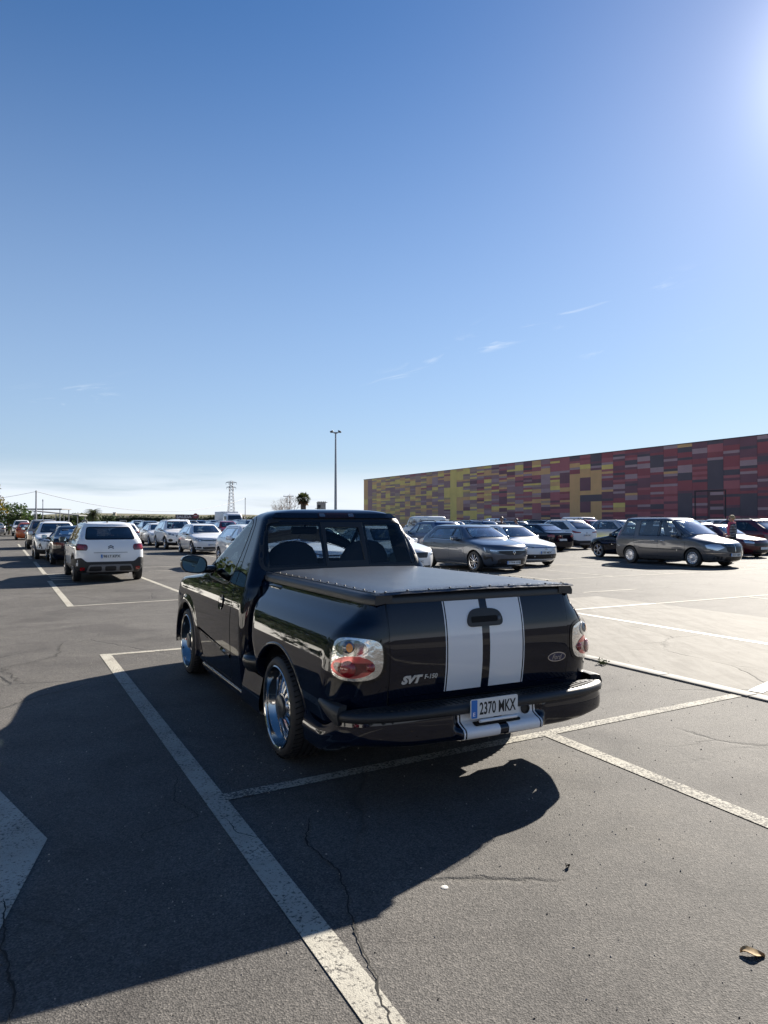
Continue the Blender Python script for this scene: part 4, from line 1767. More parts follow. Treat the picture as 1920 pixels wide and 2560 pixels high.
patch(fr(cab), clipx(rw, SL, 2), off=-.004, border=.024).build('rear_window', [G_TRUCK, M_FRIT], truck)
patch(fr(cab), clipx(rw, -2, SR), off=-.004, border=.024).build('rear_window', [G_TRUCK, M_FRIT], truck)
mid = clipx(rw, SR + .002, SL - .002)
sl_open = round_poly([(SR + .035, 1.272), (SL - .03, 1.272), (SL - .04, 1.565), (SR + .045, 1.565)], .012)
patch(fr(cab), mid, off=-.002, holes=[sl_open], rim=.012).build('slider_frame', M_PLASTIC, truck)
patch(fr(cab), inset(sl_open, -.004), off=-.012).build('sliding_window', [G_TRUCKC], truck)
patch(fr(cab), inset(REAR_WIN, -.030), off=.0025, holes=[inset(REAR_WIN, .004)], rim=.006).build('window_seal', M_RUB, truck)
patch(ff(cab), WIND, off=-.004, border=.03).build('windscreen', [G_WIND, M_FRIT], truck)
for sg in (1, -1):
    p = patch(fs(cab, sg), SIDE_WIN, off=-.004, border=.012)
    p.build('side_window', [G_DOOR, M_FRIT], truck)
    # door skin, its shut line, window weather strip
    DOOR = round_poly([(1.315, .265), (2.30, .265), (2.60, .48), (2.63, .80), (2.62, 1.09), (2.455, 1.165), (2.35, 1.33), (2.09, 1.575), (1.965, 1.665), (1.55, 1.672),
                       (1.43, 1.60), (1.40, 1.30), (1.345, 1.05), (1.315, .85)], [.05, .12, .14, .2, .05, .04, .3, .2, .05, .1, .06, .3, .2, .2])
    path = [q for q in DOOR]
    seam(fs(cab, sg), path, .011, .0006, closed=True).build('door_gap', M_SEAM, truck)

    def crease(x, z):                       # the door's lower swage: a soft step
        return .0
    d = patch(fs(cab, sg), inset(DOOR, .004), off=.0022, holes=[inset(SIDE_WIN, -.012)], step=.05, rim=.004)
    do = d.build('door', P_BLACK, truck)
    patch(fs(cab, sg), inset(SIDE_WIN, -.011), off=.0042, holes=[inset(SIDE_WIN, .003)], rim=.006).build('window_trim', M_PLASTIC, do)
    # swage strip low on the door
    patch(fs(cab, sg), round_poly([(1.33, .445), (2.57, .535), (2.565, .56), (1.33, .485)], .01), off=.003, step=.025,
          bulge=lambda x, z: .013 * max(0, 1 - ((z - (.448 + (x - 1.33) * .073)) / .036 - .5) ** 2 * 4)).build('swage_line', P_BLACK, do, smooth=60)
    # oval handle: dark dish, lever, ring
    c = (1.655, .895)
    dish = patch(fs(cab, sg), ellipse(c, .078, .068, 30), off=.0035, step=.012, bulge=lambda x, z: -.0 + .010 * max(0, ((x - c[0]) / .078) ** 2 + ((z - c[1]) / .068) ** 2 - .45))
    h = dish.build('door_handle', P_BLACK, do, smooth=60)
    patch(fs(cab, sg), round_poly([(c[0] - .066, c[1] - .012), (c[0] + .055, c[1] - .005), (c[0] + .055, c[1] + .038), (c[0] - .066, c[1] + .034)], .018), off=.012, rim=.012, step=.012).build('lever', P_BLACK, h)
    patch(fs(cab, sg), ellipse((c[0] - .005, c[1] - .026), .05, .02, 20), off=.0065, step=.012).build('recess', M_SEAM, h)
    # wheel arch flare at the front
    rows = []
    for i in range(37):
        t = math.pi * (i / 36) * 1.10 - .05 * math.pi
        ca, sa = math.cos(t), math.sin(t)
        row = []
        for k, (q, o) in enumerate(((1.20, -.004), (1.14, .005), (1.07, .020), (1.02, .030), (1.0, .032), (.985, .024), (.98, -.04))):
            x, z = WB_T + .485 * q * ca, .345 + .415 * q * sa
            z = max(z, .245)
            s_, n_ = cab.on_side(x, z, sg)
            pnt = s_ + n_ * o
            pnt.y = sg * max(sg * pnt.y, sg * s_.y)
            if k >= 3:
                pnt.y = sg * (.962 + (0, 0, .004, -.002, -.06)[k - 2 if k > 2 else 0] * 0 - (.0 if k < 5 else (.006 if k == 5 else .08)))
            row.append(pnt)
        rows.append(row)
    fl = MB().grid(rows, flip=(sg > 0))
    fl.build('arch_flare', P_BLACK, truck, smooth=60)
    # sill skirt below the door
    sk = MB()
    rows = []
    for i in range(24):
        x = lerp(2.62, 1.03, i / 23)
        e = min(1, i / 3)
        yy = .868 + .03 * e
        rows.append([Vector((x, sg * (yy - .03), .235)), Vector((x, sg * (yy + .012), .228)), Vector((x, sg * (yy + .020), .218)), Vector((x, sg * (yy + .020), .195)), Vector((x, sg * (yy + .012), .165)),
                     Vector((x, sg * (yy - .01), .150)), Vector((x, sg * (yy - .20), .150))])
    sk.grid(rows, flip=(sg > 0))
    sk.add(rows[-1], [tuple(range(7))])
    sk.add(rows[0], [tuple(range(7))])
    sk.build('sill_skirt', P_BLACK, truck, smooth=50)
    # mirror
    mr = MB()
    Mm = Matrix.Translation((2.06, sg * 1.085, 1.215))
    prof = []
    for i in range(9):
        t = i / 8
        ang = t * math.pi / 2
        prof.append((math.cos(ang) ** .75, math.sin(ang) * .20))
    ringM = []
    for r_, hx in [(1.0, -.012)] + prof:
        row = []
        for j in range(28):
            a = 2 * math.pi * j / 28
            g = (abs(math.cos(a)) ** 2.7 + abs(math.sin(a)) ** 2.7) ** (-1 / 2.7)
            yy, zz = .122 * g * math.cos(a) * r_, .084 * g * math.sin(a) * r_
            zz += (.012 * math.cos(a)) * r_ * sg
            row.append(Mm @ Vector((hx, yy, zz)))
        ringM.append(row)
    mr.grid(ringM, wrap=True, flip=False)
    inr = [[Mm @ (Matrix.Translation((-.012 + dx, 0, 0)) @ Vector((0, (p.y - sg * 1.085) * k, (p.z - 1.215) * k))) for p in ringM[0]] for k, dx in ((1.0, 0), (.93, -.004), (.89, .02))]
    mr.grid(inr, wrap=True, flip=True)
    mr.rbox((2.08, min(sg * .86, sg * 1.02), 1.125), (2.20, max(sg * .86, sg * 1.02), 1.195), .03)
    mo = mr.build('wing_mirror', mat('mirror_shell', (.012, .0125, .014), .22, coat=.4), truck, smooth=50)
    gl = MB()
    gl.add([p + Vector((.014, 0, 0)) for p in inr[1]] if False else [Vector((2.06 - .004, p.y, p.z)) for p in inr[2]], [tuple(range(28))[::-1]])
    gl.build('mirror_glass', mat('mirror_tint', (.11, .18, .23), .02, metal=1.0), mo, smooth=None)
    patch(fs(cab, sg), round_poly([(2.26, 1.09), (2.46, 1.10), (2.33, 1.30)], .03), off=.006, rim=.008).build('mirror_base', M_PLASTIC, mo)
# third brake light on the roof edge with its small visor
patch(fr(cab), round_poly([(-.60, 1.640), (.60, 1.640), (.56, 1.678), (-.56, 1.678)], .015), off=.004, rim=.006, bulge=lambda y, z: .012).build('roof_visor', P_BLACK, truck, smooth=50)
bl = patch(fr(cab), round_poly([(-.185, 1.640), (.185, 1.640), (.175, 1.680), (-.175, 1.680)], .014), off=.017, rim=.012).build('brake_light', mat('smoked_red', (.02, .006, .008), .1), truck)
for y in (-.14, .14):
    patch(fr(cab), round_poly([(y - .028, 1.648), (y + .028, 1.648), (y + .026, 1.674), (y - .026, 1.674)], .01), off=.0195).build('cargo_lamp', M_DLAMP, bl)
# bonnet lines and grille (seen only from elsewhere)
patch(ff(cab), round_poly([(-.55, .66), (.55, .66), (.62, .90), (-.62, .90)], .06), off=.004, rim=.004).build('grille', M_PLASTIC, truck)
for sg in (1, -1):
    patch(ff(cab), round_poly([(sg * .66, .70), (sg * .86, .72), (sg * .86, .88), (sg * .66, .90)], .04), off=.006, rim=.004).build('headlight', M_LAMP, truck)
mb = MB()
mb.tube([(2.5, -.78, 1.13), (2.45, -.785, 1.62)], .004, n=6)
mb.build('antenna', M_PLASTIC, truck)

# ---- interior: seats, wheel, mirror, dashboard
for y in (.36, -.36):
    sb = MB()
    rows = []
    for i, (z, w_, th) in enumerate(((.70, .26, .10), (.95, .27, .10), (1.18, .265, .09), (1.30, .24, .08), (1.38, .19, .07), (1.425, .12, .055), (1.44, .04, .03))):
        xx = 1.52 - .22 * (z - .7)
        rows.append([Vector((xx + th * math.sin(a), y + w_ * math.cos(a), z)) for a in [2 * math.pi * k / 20 for k in range(20)]])
    sb.grid(rows, wrap=True, flip=False)
    sb.add(rows[-1], [tuple(range(20))])
    sb.rbox((1.45, y - .26, .55), (1.98, y + .26, .74), .06)
    sb.build('seat', M_SEAT, truck, smooth=60)
mb = MB()
mb.rbox((2.20, -.78, .75), (2.68, .78, 1.10), .06)
mb.build('dashboard', M_INT, truck, smooth=60)
mb = MB()
Ms = Matrix.Translation((2.06, .36, 1.05)) @ Matrix.Rotation(R(-62), 4, 'Y')
mb.lathe([(.18 + .016 * math.cos(a), .016 * math.sin(a)) for a in [2 * math.pi * k / 8 for k in range(9)]], Ms, n=28)
mb.lathe([(.07, -.02), (.06, .015), (.0, .03)], Ms, n=16)
for a in (0, 2.2, 4.1):
    mb.tube([Ms @ Vector((0, 0, 0)), Ms @ Vector((.18 * math.cos(a), .18 * math.sin(a), 0))], .018, n=6)
mb.build('steering_wheel', M_INT, truck, smooth=60)
mb = MB()
mb.rbox((1.93, -.10, 1.49), (1.96, .17, 1.565), .02)
mb.tube([(1.95, .03, 1.56), (1.90, .03, 1.62)], .012, n=6)
mb.build('rear_view_mirror', mat('mirror_back', (.006, .006, .007), .4), truck, smooth=60)

# ---- bed with bulging rear fenders
BEDL = [
    (0.33, -1.00, 0.55, 0.930, .24, .16, 2.2, 2.6), (0.40, -1.02, 0.60, 0.948, .25, .18, 2.2, 2.5), (0.50, -1.045, 0.66, 0.962, .26, .22, 2.2, 2.4), (0.62, -1.068, 0.76, 0.970, .28, .27, 2.2, 2.2),
    (0.72, -1.084, 0.85, 0.9695, .29, .30, 2.2, 2.1), (0.79, -1.090, 0.89, 0.960, .29, .31, 2.2, 2.1), (0.86, -1.091, 0.915, 0.945, .29, .30, 2.2, 2.1), (0.93, -1.087, 0.925, 0.923, .27, .27, 2.2, 2.1),
    (1.00, -1.078, 0.93, 0.874, .23, .22, 2.2, 2.1), (1.06, -1.064, 0.935, 0.808, .18, .18, 2.2, 2.2), (1.11, -1.049, 0.935, 0.769, .13, .15, 2.2, 2.4), (1.155, -1.032, 0.935, 0.755, .10, .12, 2.2, 2.6),
    (1.168, -1.024, 0.93, 0.750, .08, .10, 2.2, 2.8), (1.172, -1.012, 0.92, 0.735, .07, .1, 2.2, 3)]
bed = Body(BEDL, per=5, na=18, ns=40, core=lambda z, w: .625)
bed_o = bed.mb.build('bed', [P_BLACK, M_WELL], truck, smooth=None)
# lower centre behind the bumper is open: a dark bay
apply_bools(bed_o, [prism(ARCH_R, 'y', 0.58, 1.3, M_WELL), prism(ARCH_R, 'y', -1.3, -0.58, M_WELL),
                    prism([(-.655, .2), (.655, .2), (.655, .565), (-.655, .565)], 'x', -1.5, -.55, M_WELL)])
fix_normals(bed_o.data, bed)
# rolled lip round the wheel opening
for sg in (1, -1):
    rows = []
    for i in range(41):
        t = math.pi * i / 40 * 1.06 - .03 * math.pi
        row = []
        for q, o in ((1.035, .0005), (1.022, .004), (1.005, .0065), (.992, .003), (.985, -.012), (.98, -.06)):
            x, z = -.01 + .545 * q * math.cos(t), .335 + .435 * q * math.sin(t)
            s_, n_ = bed.on_side(x, max(z, .34), sg)
            pnt = s_ + n_ * o
            pnt.z = z
            row.append(pnt)
        rows.append(row)
    MB().grid(rows, flip=(sg > 0)).build('arch_lip', P_BLACK, truck, smooth=60)
    # the step between cab and fender
    st = MB()
    rows = []
    for i in range(17):
        u = i / 16
        x = lerp(1.0, .60, u)
        e = math.sin(math.pi * min(1, u * 1.05 + .06)) ** .45
        yo = .74 + .225 * e
        rows.append([Vector((x, sg * .70, .575)), Vector((x, sg * (yo - .05), .566)), Vector((x, sg * (yo - .012), .552)), Vector((x, sg * yo, .52)), Vector((x, sg * (yo - .008), .475)), Vector((x, sg * (yo - .04), .435)), Vector((x, sg * (yo - .12), .41)), Vector((x, sg * .70, .41))])
    st.grid(rows, flip=(sg > 0))
    so = st.build('side_step', mat('step_plastic', (.012, .0125, .014), .28, coat=.3), truck, smooth=60)
    # inboard bed wall panel and lower sill behind the cab
    lw = MB()
    rows = []
    for i in range(14):
        x = lerp(.97, .50, i / 13)
        rows.append([Vector((x, sg * .905, .44)), Vector((x, sg * .925, .33)), Vector((x, sg * .934, .30)), Vector((x, sg * .938, .235)), Vector((x, sg * .930, .175)), Vector((x, sg * .90, .155)), Vector((x, sg * .7, .155))])
    lw.grid(rows, flip=(sg > 0))
    lw.add(rows[0], [tuple(range(7))])
    lw.build('sill_skirt', P_BLACK, truck, smooth=50)
    pn = MB()
    pn.rbox((.45, min(sg * .60, sg * .775), .25), (.955, max(sg * .60, sg * .775), 1.135), .03)
    pn.rbox((.50, min(sg * .72, sg * .915), .18), (.965, max(sg * .72, sg * .90), .32), .02)
    pn.build('bed_wall', P_BLACK, truck, smooth=50)
# rails along the bed's top
for sg in (1, -1):
    rows = []
    for i in range(41):
        x = lerp(.955, -1.052, i / 40)
        yo = .763 - .02 * max(0, (x - .8) / .16) - (.03 * max(0, (-x - .9) / .14) ** 2)
        rows.append([Vector((x, sg * (yo - .004), 1.135)), Vector((x, sg * (yo + .003), 1.140)), Vector((x, sg * (yo + .004), 1.165)), Vector((x, sg * (yo - .006), 1.186)), Vector((x, sg * (yo - .03), 1.198)), Vector((x, sg * (yo - .11), 1.198)), Vector((x, sg * (yo - .11), 1.15))])
    rb = MB().grid(rows, flip=(sg > 0))
    rb.add(rows[-1], [tuple(range(7))])
    rb.add(rows[0], [tuple(range(7))])
    rb.build('bed_rail', M_RAIL, truck, smooth=45)
    # bright line let into the rail
# tailgate: its skin, gap, cap
TG = round_poly([(-.655, .560), (.655, .560), (.655, 1.166), (-.655, 1.166)], [.02, .02, .01, .01])
patch(fr(bed), inset(TG, -.0045), off=.0008, holes=[inset(TG, .006)], step=.04).build('tailgate_gap', M_SEAM, truck)
tg = patch(fr(bed), inset(TG, .003), off=.0035, rim=.012, step=.05).build('tailgate', P_BLACK, truck)
rows = []
for i in range(31):
    y = lerp(.652, -.652, i / 30)
    b0, n0 = bed.on_rear(y, 1.15)
    x = b0.x
    rows.append([Vector((x - .004, y, 1.135)), Vector((x - .011, y, 1.140)), Vector((x - .012, y, 1.168)), Vector((x + .002, y, 1.190)), Vector((x + .03, y, 1.199)), Vector((x + .11, y, 1.199)), Vector((x + .11, y, 1.15))])
cp = MB().grid(rows, flip=False)
cp.add(rows[0], [tuple(range(7))])
cp.add(rows[-1], [tuple(range(7))])
cp.build('tailgate_cap', M_RAIL, tg, smooth=45)
patch(fr(bed), [(-.65, .563), (.65, .563), (.65, .600), (-.65, .600)], off=.004, step=.05, bulge=lambda y, z: .006 * (z > .566)).build('tailgate_foot', P_BLACK, tg, smooth=30)
# stripes
SC0 = -.012


def strip(y0, y1, z0, z1, off, m, name='stripe'):
    return patch(fr(bed), [(SC0 + y0, z0), (SC0 + y1, z0), (SC0 + y1, z1), (SC0 + y0, z1)], off=off, step=.05).build(name, m, tg)


for a, b in ((-.275, -.028), (.028, .275)):
    strip(a, b, .603, 1.136, .0042, M_STRIPE)
for a, b in ((-.2905, -.2840), (.2840, .2905)):
    strip(a, b, .603, 1.136, .0042, M_STRIPE, 'pinstripe')
# tailgate handle
hb = round_poly([(SC0 + .125, .975), (SC0 - .118, .975), (SC0 - .132, 1.01), (SC0 - .105, 1.072), (SC0 + .02, 1.086), (SC0 + .10, 1.078), (SC0 + .135, 1.02)][::-1], [.03, .05, .06, .05, .03, .03, .03])
ho = patch(fr(bed), hb, off=.012, rim=.012, step=.03).build('tailgate_handle', M_PLASTIC, tg)
patch(fr(bed), round_poly([(SC0 - .085, 1.0), (SC0 + .105, 1.0), (SC0 + .105, 1.035), (SC0 - .085, 1.035)], .008), off=.0135, rim=.0).build('recess', M_SEAM, ho)
mbk = MB()
q, n_ = bed.on_rear(SC0 - .10, 1.018)
mbk.lathe([(.013, 0), (.013, .004), (.009, .005), (0, .004)], Matrix.Translation(q + n_ * .012) @ n_.to_track_quat('Z', 'Y').to_matrix().to_4x4(), n=16)
mbk.build('lock', M_DARKALLOY, ho)
# badges
RX = (0, -1, 0)
q, n_ = bed.on_rear(.483, .700)
M_BADGE = mat('badge_silver', (.60, .58, .53), .4, metal=.25)
text_obj('SVT', .07, 'badge_lettering', M_BADGE, tg, q + n_ * .0055 + Vector((0, .022, 0)), RX, n_.cross(Vector(RX)), .0015, .0045, .32, width=.142, height=.050)
text_obj('F-150', .05, 'model_lettering', M_BADGE, tg, q + n_ * .0055 + Vector((0, -.105, .008)), RX, n_.cross(Vector(RX)), .0012, .0008, .15, width=.088, height=.028)
q, n_ = bed.on_rear(-.565, .742)
Mo = Matrix.Translation(q + n_ * .004) @ Matrix((( *RX, 0), (0, 0, 0, 0), (0, 0, 0, 0), (0, 0, 0, 1))).transposed() if False else None
ov = patch(fr(bed), ellipse((-.565, .742), .074, .031, 36), off=.007, rim=.005, step=.02).build('oval_badge', M_CHROME, tg)
patch(fr(bed), ellipse((-.565, .742), .067, .025, 36), off=.0078, step=.02).build('blue_field', mat('badge_blue', (.006, .014, .06), .15, coat=1), ov)
text_obj('Ford', .05, 'script_lettering', M_CHROME, ov, q + n_ * .0086, RX, n_.cross(Vector(RX)), .0006, .0002, .35, width=.078, height=.032)

# tail lamps on the rear corners
for sg in (1, -1):
    dv = Vector((.86, -sg * .51, 0)).normalized()                       # looking direction towards the corner
    ux = Vector((0, 0, 1)).cross(dv).normalized() * -1                  # to the right as seen
    base = Vector((-1.0, sg * .82, 0))

    def fc(u, z, dv=dv, ux=ux, base=base):
        return bed.cast(base + ux * u + Vector((0, 0, z)) - dv * 3, dv)
    k = -sg
    LP = [(k * -.140, .945), (k * .06, .962), (k * .140, .935), (k * .150, .80), (k * .146, .738), (k * .07, .706), (k * -.09, .711), (k * -.150, .755), (k * -.158, .86)]
    LP = round_poly(LP if sg < 0 else LP, [.085, .08, .07, .08, .07, .08, .085, .08, .08], n=6)
    rim_ = patch(fc, inset(LP, -.016), off=.004, rim=.006, step=.04).build('tail_lamp', M_FRIT, truck)
    patch(fc, inset(LP, .004), off=.006, step=.03).build('reflector', mat('lamp_white', (.80, .79, .76), .10, metal=.9, bump=.55, bscale=22), rim_)
    up_ = patch(fc, ellipse((k * .030, .896), .090, .046, 30, k * -.06), off=.009, step=.02, rim=.003)
    up_.build('indicator', mat('lamp_dish', (.34, .34, .33), .12, metal=.9), rim_)
    pp, n_ = fc(k * .045, .900)
    bb = MB()
    bb.lathe([(.036 * math.cos(a), .018 * math.sin(a)) for a in [math.pi / 2 * i / 6 for i in range(7)]], Matrix.Translation(pp + n_ * .008) @ n_.to_track_quat('Z', 'Y').to_matrix().to_4x4(), n=20)
    bb.build('bulb', M_DLAMP, rim_)
    patch(fc, ellipse((k * .03, .898), .018, .024, 14), off=.0275, step=.02).build('amber_bulb', M_AMBER, rim_)
    patch(fc, ellipse((k * .02, .790), .125, .062, 30, k * -.03), off=.0085, step=.02, rim=.002).build('red_dish', mat('pale_red', (.55, .13, .115), .15, metal=.5), rim_)
    patch(fc, round_poly([(k * -.105, .815), (k * .13, .812), (k * .13, .775), (k * .06, .738), (k * -.01, .742), (k * -.03, .765), (k * -.105, .762)], .02), off=.010, step=.02, rim=.002).build('stop_lens', M_DRED, rim_)
    pp, n_ = fc(k * .045, .778)
    bb = MB()
    bb.lathe([(.048 * math.cos(a), .022 * math.sin(a)) for a in [math.pi / 2 * i / 6 for i in range(7)]], Matrix.Translation(pp + n_ * .009) @ n_.to_track_quat('Z', 'Y').to_matrix().to_4x4(), n=24)
    bb.build('red_bulb', M_RED, rim_)
    pp, n_ = fc(k * -.082, .788)
    bb = MB()
    bb.lathe([(.026 * math.cos(a), .016 * math.sin(a)) for a in [math.pi / 2 * i / 6 for i in range(7)]], Matrix.Translation(pp + n_ * .009) @ n_.to_track_quat('Z', 'Y').to_matrix().to_4x4(), n=18)
    bb.build('red_bulb', M_RED, rim_)
    cu, cz = 0, .83
    patch(fc, LP, off=.008, step=.03, bulge=lambda u, z: .026 * max(0, 1 - (u / .17) ** 4) * max(0, 1 - ((z - .833) / .14) ** 4)).build('lens', G_CLEAR, rim_, smooth=60)

# ---- bumper: painted skin with the plate recess, rubber step pad, end pads
PLAN = [(-1.232, 0), (-1.230, .25), (-1.222, .48), (-1.202, .66), (-1.165, .80), (-1.115, .90), (-1.05, .948), (-.96, .966), (-.84, .972), (-.70, .972), (-.56, .972)]


def plan_pts(n):
    acc = [0]
    for a, b in zip(PLAN, PLAN[1:]):
        acc.append(acc[-1] + math.dist(a, b))
    fx, fy = pchip(acc, [p[0] for p in PLAN]), pchip(acc, [p[1] for p in PLAN])
    half = [(fx(acc[-1] * i / n), fy(acc[-1] * i / n)) for i in range(n + 1)]
    return half[::-1] + [(x, -y) for x, y in half[1:]]


def sstep(a, b, x):
    t = max(0, min(1, (x - a) / (b - a)))
    return t * t * (3 - 2 * t)


PP = plan_pts(110)


def bump_rows(sel, prof):
    rows = []
    for i, (x, y) in enumerate(PP):
        if not sel(x, y):
            continue
        a, b = PP[max(0, i - 1)], PP[min(len(PP) - 1, i + 1)]
        t = Vector((b[0] - a[0], b[1] - a[1])).normalized()
        n = Vector((t.y, -t.x, 0))
        if n.x > .05 or (n.x > -.3 and n.y * y < 0):
            n = -n
        rows.append([Vector((x, y, 0)) + n * o + Vector((0, 0, z)) for o, z in prof(x, y)])
    return rows


def skin(x, y):
    r = 1 - sstep(.283, .335, abs(y - SC0))                # the recess behind the plate
    side = sstep(-1.10, -.85, x)
    ztop = lerp(.525, .44, side)
    zb = lerp(.340, .250, sstep(-1.12, -.70, x)) + .02 * sstep(.5, .9, abs(y)) * (1 - side)
    out = []
    for k in range(13):
        u = k / 12
        z = lerp(ztop, zb, u)
        o = .010 * math.sin(math.pi * u) - .05 * max(0, (u - .80) / .2) ** 2
        if r > 0:
            o += r * (-.036 * (1 - sstep(.40, .60, u)) + .040 * sstep(.42, .66, u) * (1 - sstep(.86, 1.0, u)))
        o += side * (.010 * sstep(.2, .4, u) - .012 * sstep(.40, .5, u))
        out.append((o, z))
    out.append((-.16, zb))
    return out


rows = bump_rows(lambda x, y: True, skin)
bumper = MB().grid(rows, flip=True).build('rear_bumper', P_BLACK, truck, smooth=60)


def wrapped(y0, y1, off, m, name, par):
    """a decal strip following the bumper skin"""
    rws = []
    n = max(2, int(abs(y1 - y0) / .012))
    ys = [r[6].y for r in rows]
    for i in range(n + 1):
        y = lerp(y0, y1, i / n)
        for j in range(len(rows) - 1):
            if abs(PP[j][1]) < .6 and (rows[j][6].y - y) * (rows[j + 1][6].y - y) <= 0:
                t = (y - rows[j][6].y) / (rows[j + 1][6].y - rows[j][6].y + 1e-9)
                rr = [rows[j][k].lerp(rows[j + 1][k], t) for k in range(13)]
                res = []
                for k in range(13):
                    d = (rr[min(12, k + 1)] - rr[max(0, k - 1)])
                    nn = Vector((d.z, 0, -d.x)).normalized()
                    if nn.x > 0:
                        nn = -nn
                    res.append(rr[k] + nn * off)
                rws.append(res)
                break
    return MB().grid(rws, flip=(y1 < y0)).build(name, m, par, smooth=60)


for a, b in ((.262, .030), (-.030, -.262)):
    wrapped(SC0 + a, SC0 + b, .0025, M_STRIPE, 'stripe', bumper)
for a, b in ((.282, .272), (-.272, -.282)):
    wrapped(SC0 + a, SC0 + b, .0025, M_STRIPE, 'pinstripe', bumper)


def pad(x, y):
    o = .016
    return [(-.19, .545), (-.16, .556), (-.022, .558), (.002, .554), (o, .544), (o + .004, .528), (o, .510), (o - .008, .502), (-.03, .499)]


sel = lambda x, y: abs(y) < .945 and x < -1.055
prow = bump_rows(sel, pad)
# the inner edge of the pad stays behind the tailgate
for r_ in prow:
    for k in (0, 1):
        if r_[k].x > -1.04:
            r_[k].x = -1.04
        r_[k].y = max(-.94, min(.94, r_[k].y))
pd = MB().grid(prow, flip=True)
pd.add(prow[0], [tuple(range(9))])
pd.add(prow[-1], [tuple(range(9))])
pad_o = pd.build('step_pad', M_RUB, bumper, smooth=50)
rb = MB()
for i in range(47):
    y = lerp(-.88, .88, i / 46)
    x0 = -1.215 + .11 * max(0, (abs(y) - .55) / .33) ** 2
    rb.box((x0 + .012, y - .006, .556), (min(x0 + .11, -1.09), y + .006, .5615))
rb.box((-1.128, -.885, .5550), (-1.092, .885, .5568))
rb.build('tread_ribs', M_RUB, pad_o, smooth=None)
for sg in (1, -1):
    def epad(x, y):
        t = sstep(-.80, -1.06, x) if False else max(0, min(1, (-.80 - x) / .25))
        h = .012 + .085 * t ** .8
        return [(-.05, .584), (-.01, .586), (.004 + .014 * t, .580), (.010 + .022 * t, .570 - h * .3), (.006 + .016 * t, .580 - h), (-.03, .574 - h)]
    er = bump_rows(lambda x, y: y * sg > .5 and -1.062 < x < -.80, epad)
    e = MB().grid(er, flip=True)
    e.add(er[0], [tuple(range(6))])
    e.add(er[-1], [tuple(range(6))])
    e.build('end_pad', M_RUB, bumper, smooth=60)
# tow hole plug, plate lamp bar, slot
ph = MB()


def skin_x(y, z):
    best = min((abs(p.y - y) + abs(p.z - z), p.x) for r in rows for p in r[:13])
    return best[1]


Mr = Matrix.Translation((skin_x(SC0 - .205, .475) - .001, SC0 - .205, .475)) @ Matrix.Rotation(R(-90), 4, 'Y')
ph.lathe([(.031, 0), (.031, .012), (.024, .014), (.022, .006), (.0, .006)], Mr, n=24)
ph.build('tow_plug', M_PLASTIC, bumper)
ph = MB()
ph.rbox((-1.262, SC0 - .13, .428), (-1.20, SC0 + .19, .444), .006)
ph.build('slot', M_SEAM, bumper)
ph = MB()
ph.tube([(-1.262, SC0 + .165, .457), (-1.262, SC0 - .10, .457)], .0105, n=10)
ph.build('plate_lamp', mat('lamp_bar', (.70, .72, .74), .2, coat=1), bumper, smooth=60)


def plate(parent, origin, rx, up, w, h, txt, name='number_plate', band=True, tw=None):
    X, Y = Vector(rx).normalized(), Vector(up).normalized()
    Z = X.cross(Y)
    Mp = Matrix(((X.x, Y.x, Z.x, origin[0]), (X.y, Y.y, Z.y, origin[1]), (X.z, Y.z, Z.z, origin[2]), (0, 0, 0, 1)))
    mb = MB()
    pl = round_poly([(-w / 2, -h / 2), (w / 2, -h / 2), (w / 2, h / 2), (-w / 2, h / 2)], .012, 3)
    n = len(pl)
    fr_, bk = [Mp @ Vector((x, y, .004)) for x, y in pl], [Mp @ Vector((x, y, -.004)) for x, y in pl]
    mb.add(fr_ + bk, [tuple(range(n))] + [(i, i + n, (i + 1) % n + n, (i + 1) % n) for i in range(n)])
    o = mb.build(name, M_PLATE, parent, smooth=None)
    bw_ = .045 if band else 0
    if band:
        bb = MB()
        bp = round_poly([(-w / 2 + .003, -h / 2 + .003), (-w / 2 + bw_, -h / 2 + .003), (-w / 2 + bw_, h / 2 - .003), (-w / 2 + .003, h / 2 - .003)], .006, 2)
        bb.add([Mp @ Vector((x, y, .0046)) for x, y in bp], [tuple(range(len(bp)))])
        bo = bb.build('country_band', M_PBLUE, o, smooth=None)
        text_obj('E', .03, 'country_letter', M_WHITE, o, Mp @ Vector((-w / 2 + bw_ / 2, -h * .26, .0052)), X, Y, .0002, .0006, width=.016, height=h * .20)
    if txt:
        text_obj(txt, .08, 'plate_lettering', M_INK, o, Mp @ Vector((bw_ / 2, 0, .0052)), X, Y, .0002, .0015, width=(tw or (w - bw_ - .03)), height=h * .66)
    return o


plate(truck, (-1.262, .050, .530), (0, -1, 0), (-.02, 0, 1), .335, .112, '2370 MKX')

# ---- tonneau cover with hem and snaps
CV = []
for i in range(33):
    x = lerp(.985, -1.062, i / 32)
    row = []
    for j in range(25):
        y = lerp(.722, -.722, j / 24)
        e = min(1, (0.722 - abs(y)) / .12)
        fx = min(1, (.985 - x) / .12, (x + 1.062) / .10)
        z = 1.202 + .014 * sstep(0, 1, e) * sstep(0, 1, max(fx, .0)) + .010 * (1 - (y / .722) ** 2)
        z += .0022 * mnoise.noise(Vector((x * 3.1, y * 4.2, 0))) + .0012 * mnoise.noise(Vector((x * 9, y * 13, 2)))
        row.append(Vector((x, y, z)))
    CV.append(row)
cv = MB().grid(CV, flip=False)
edge = [r[0] for r in CV] + CV[-1][1:] + [r[-1] for r in CV[-2::-1]]
lowE = []
for p in edge:
    q = p.copy()
    q.z -= .010 + .003 * mnoise.noise(p * 14)
    if p.x < -1.06:
        q.x -= .010
    q.y += .004 * (1 if p.y > .7 else (-1 if p.y < -.7 else 0))
    lowE.append(q)
cv.grid([edge, lowE], flip=True)
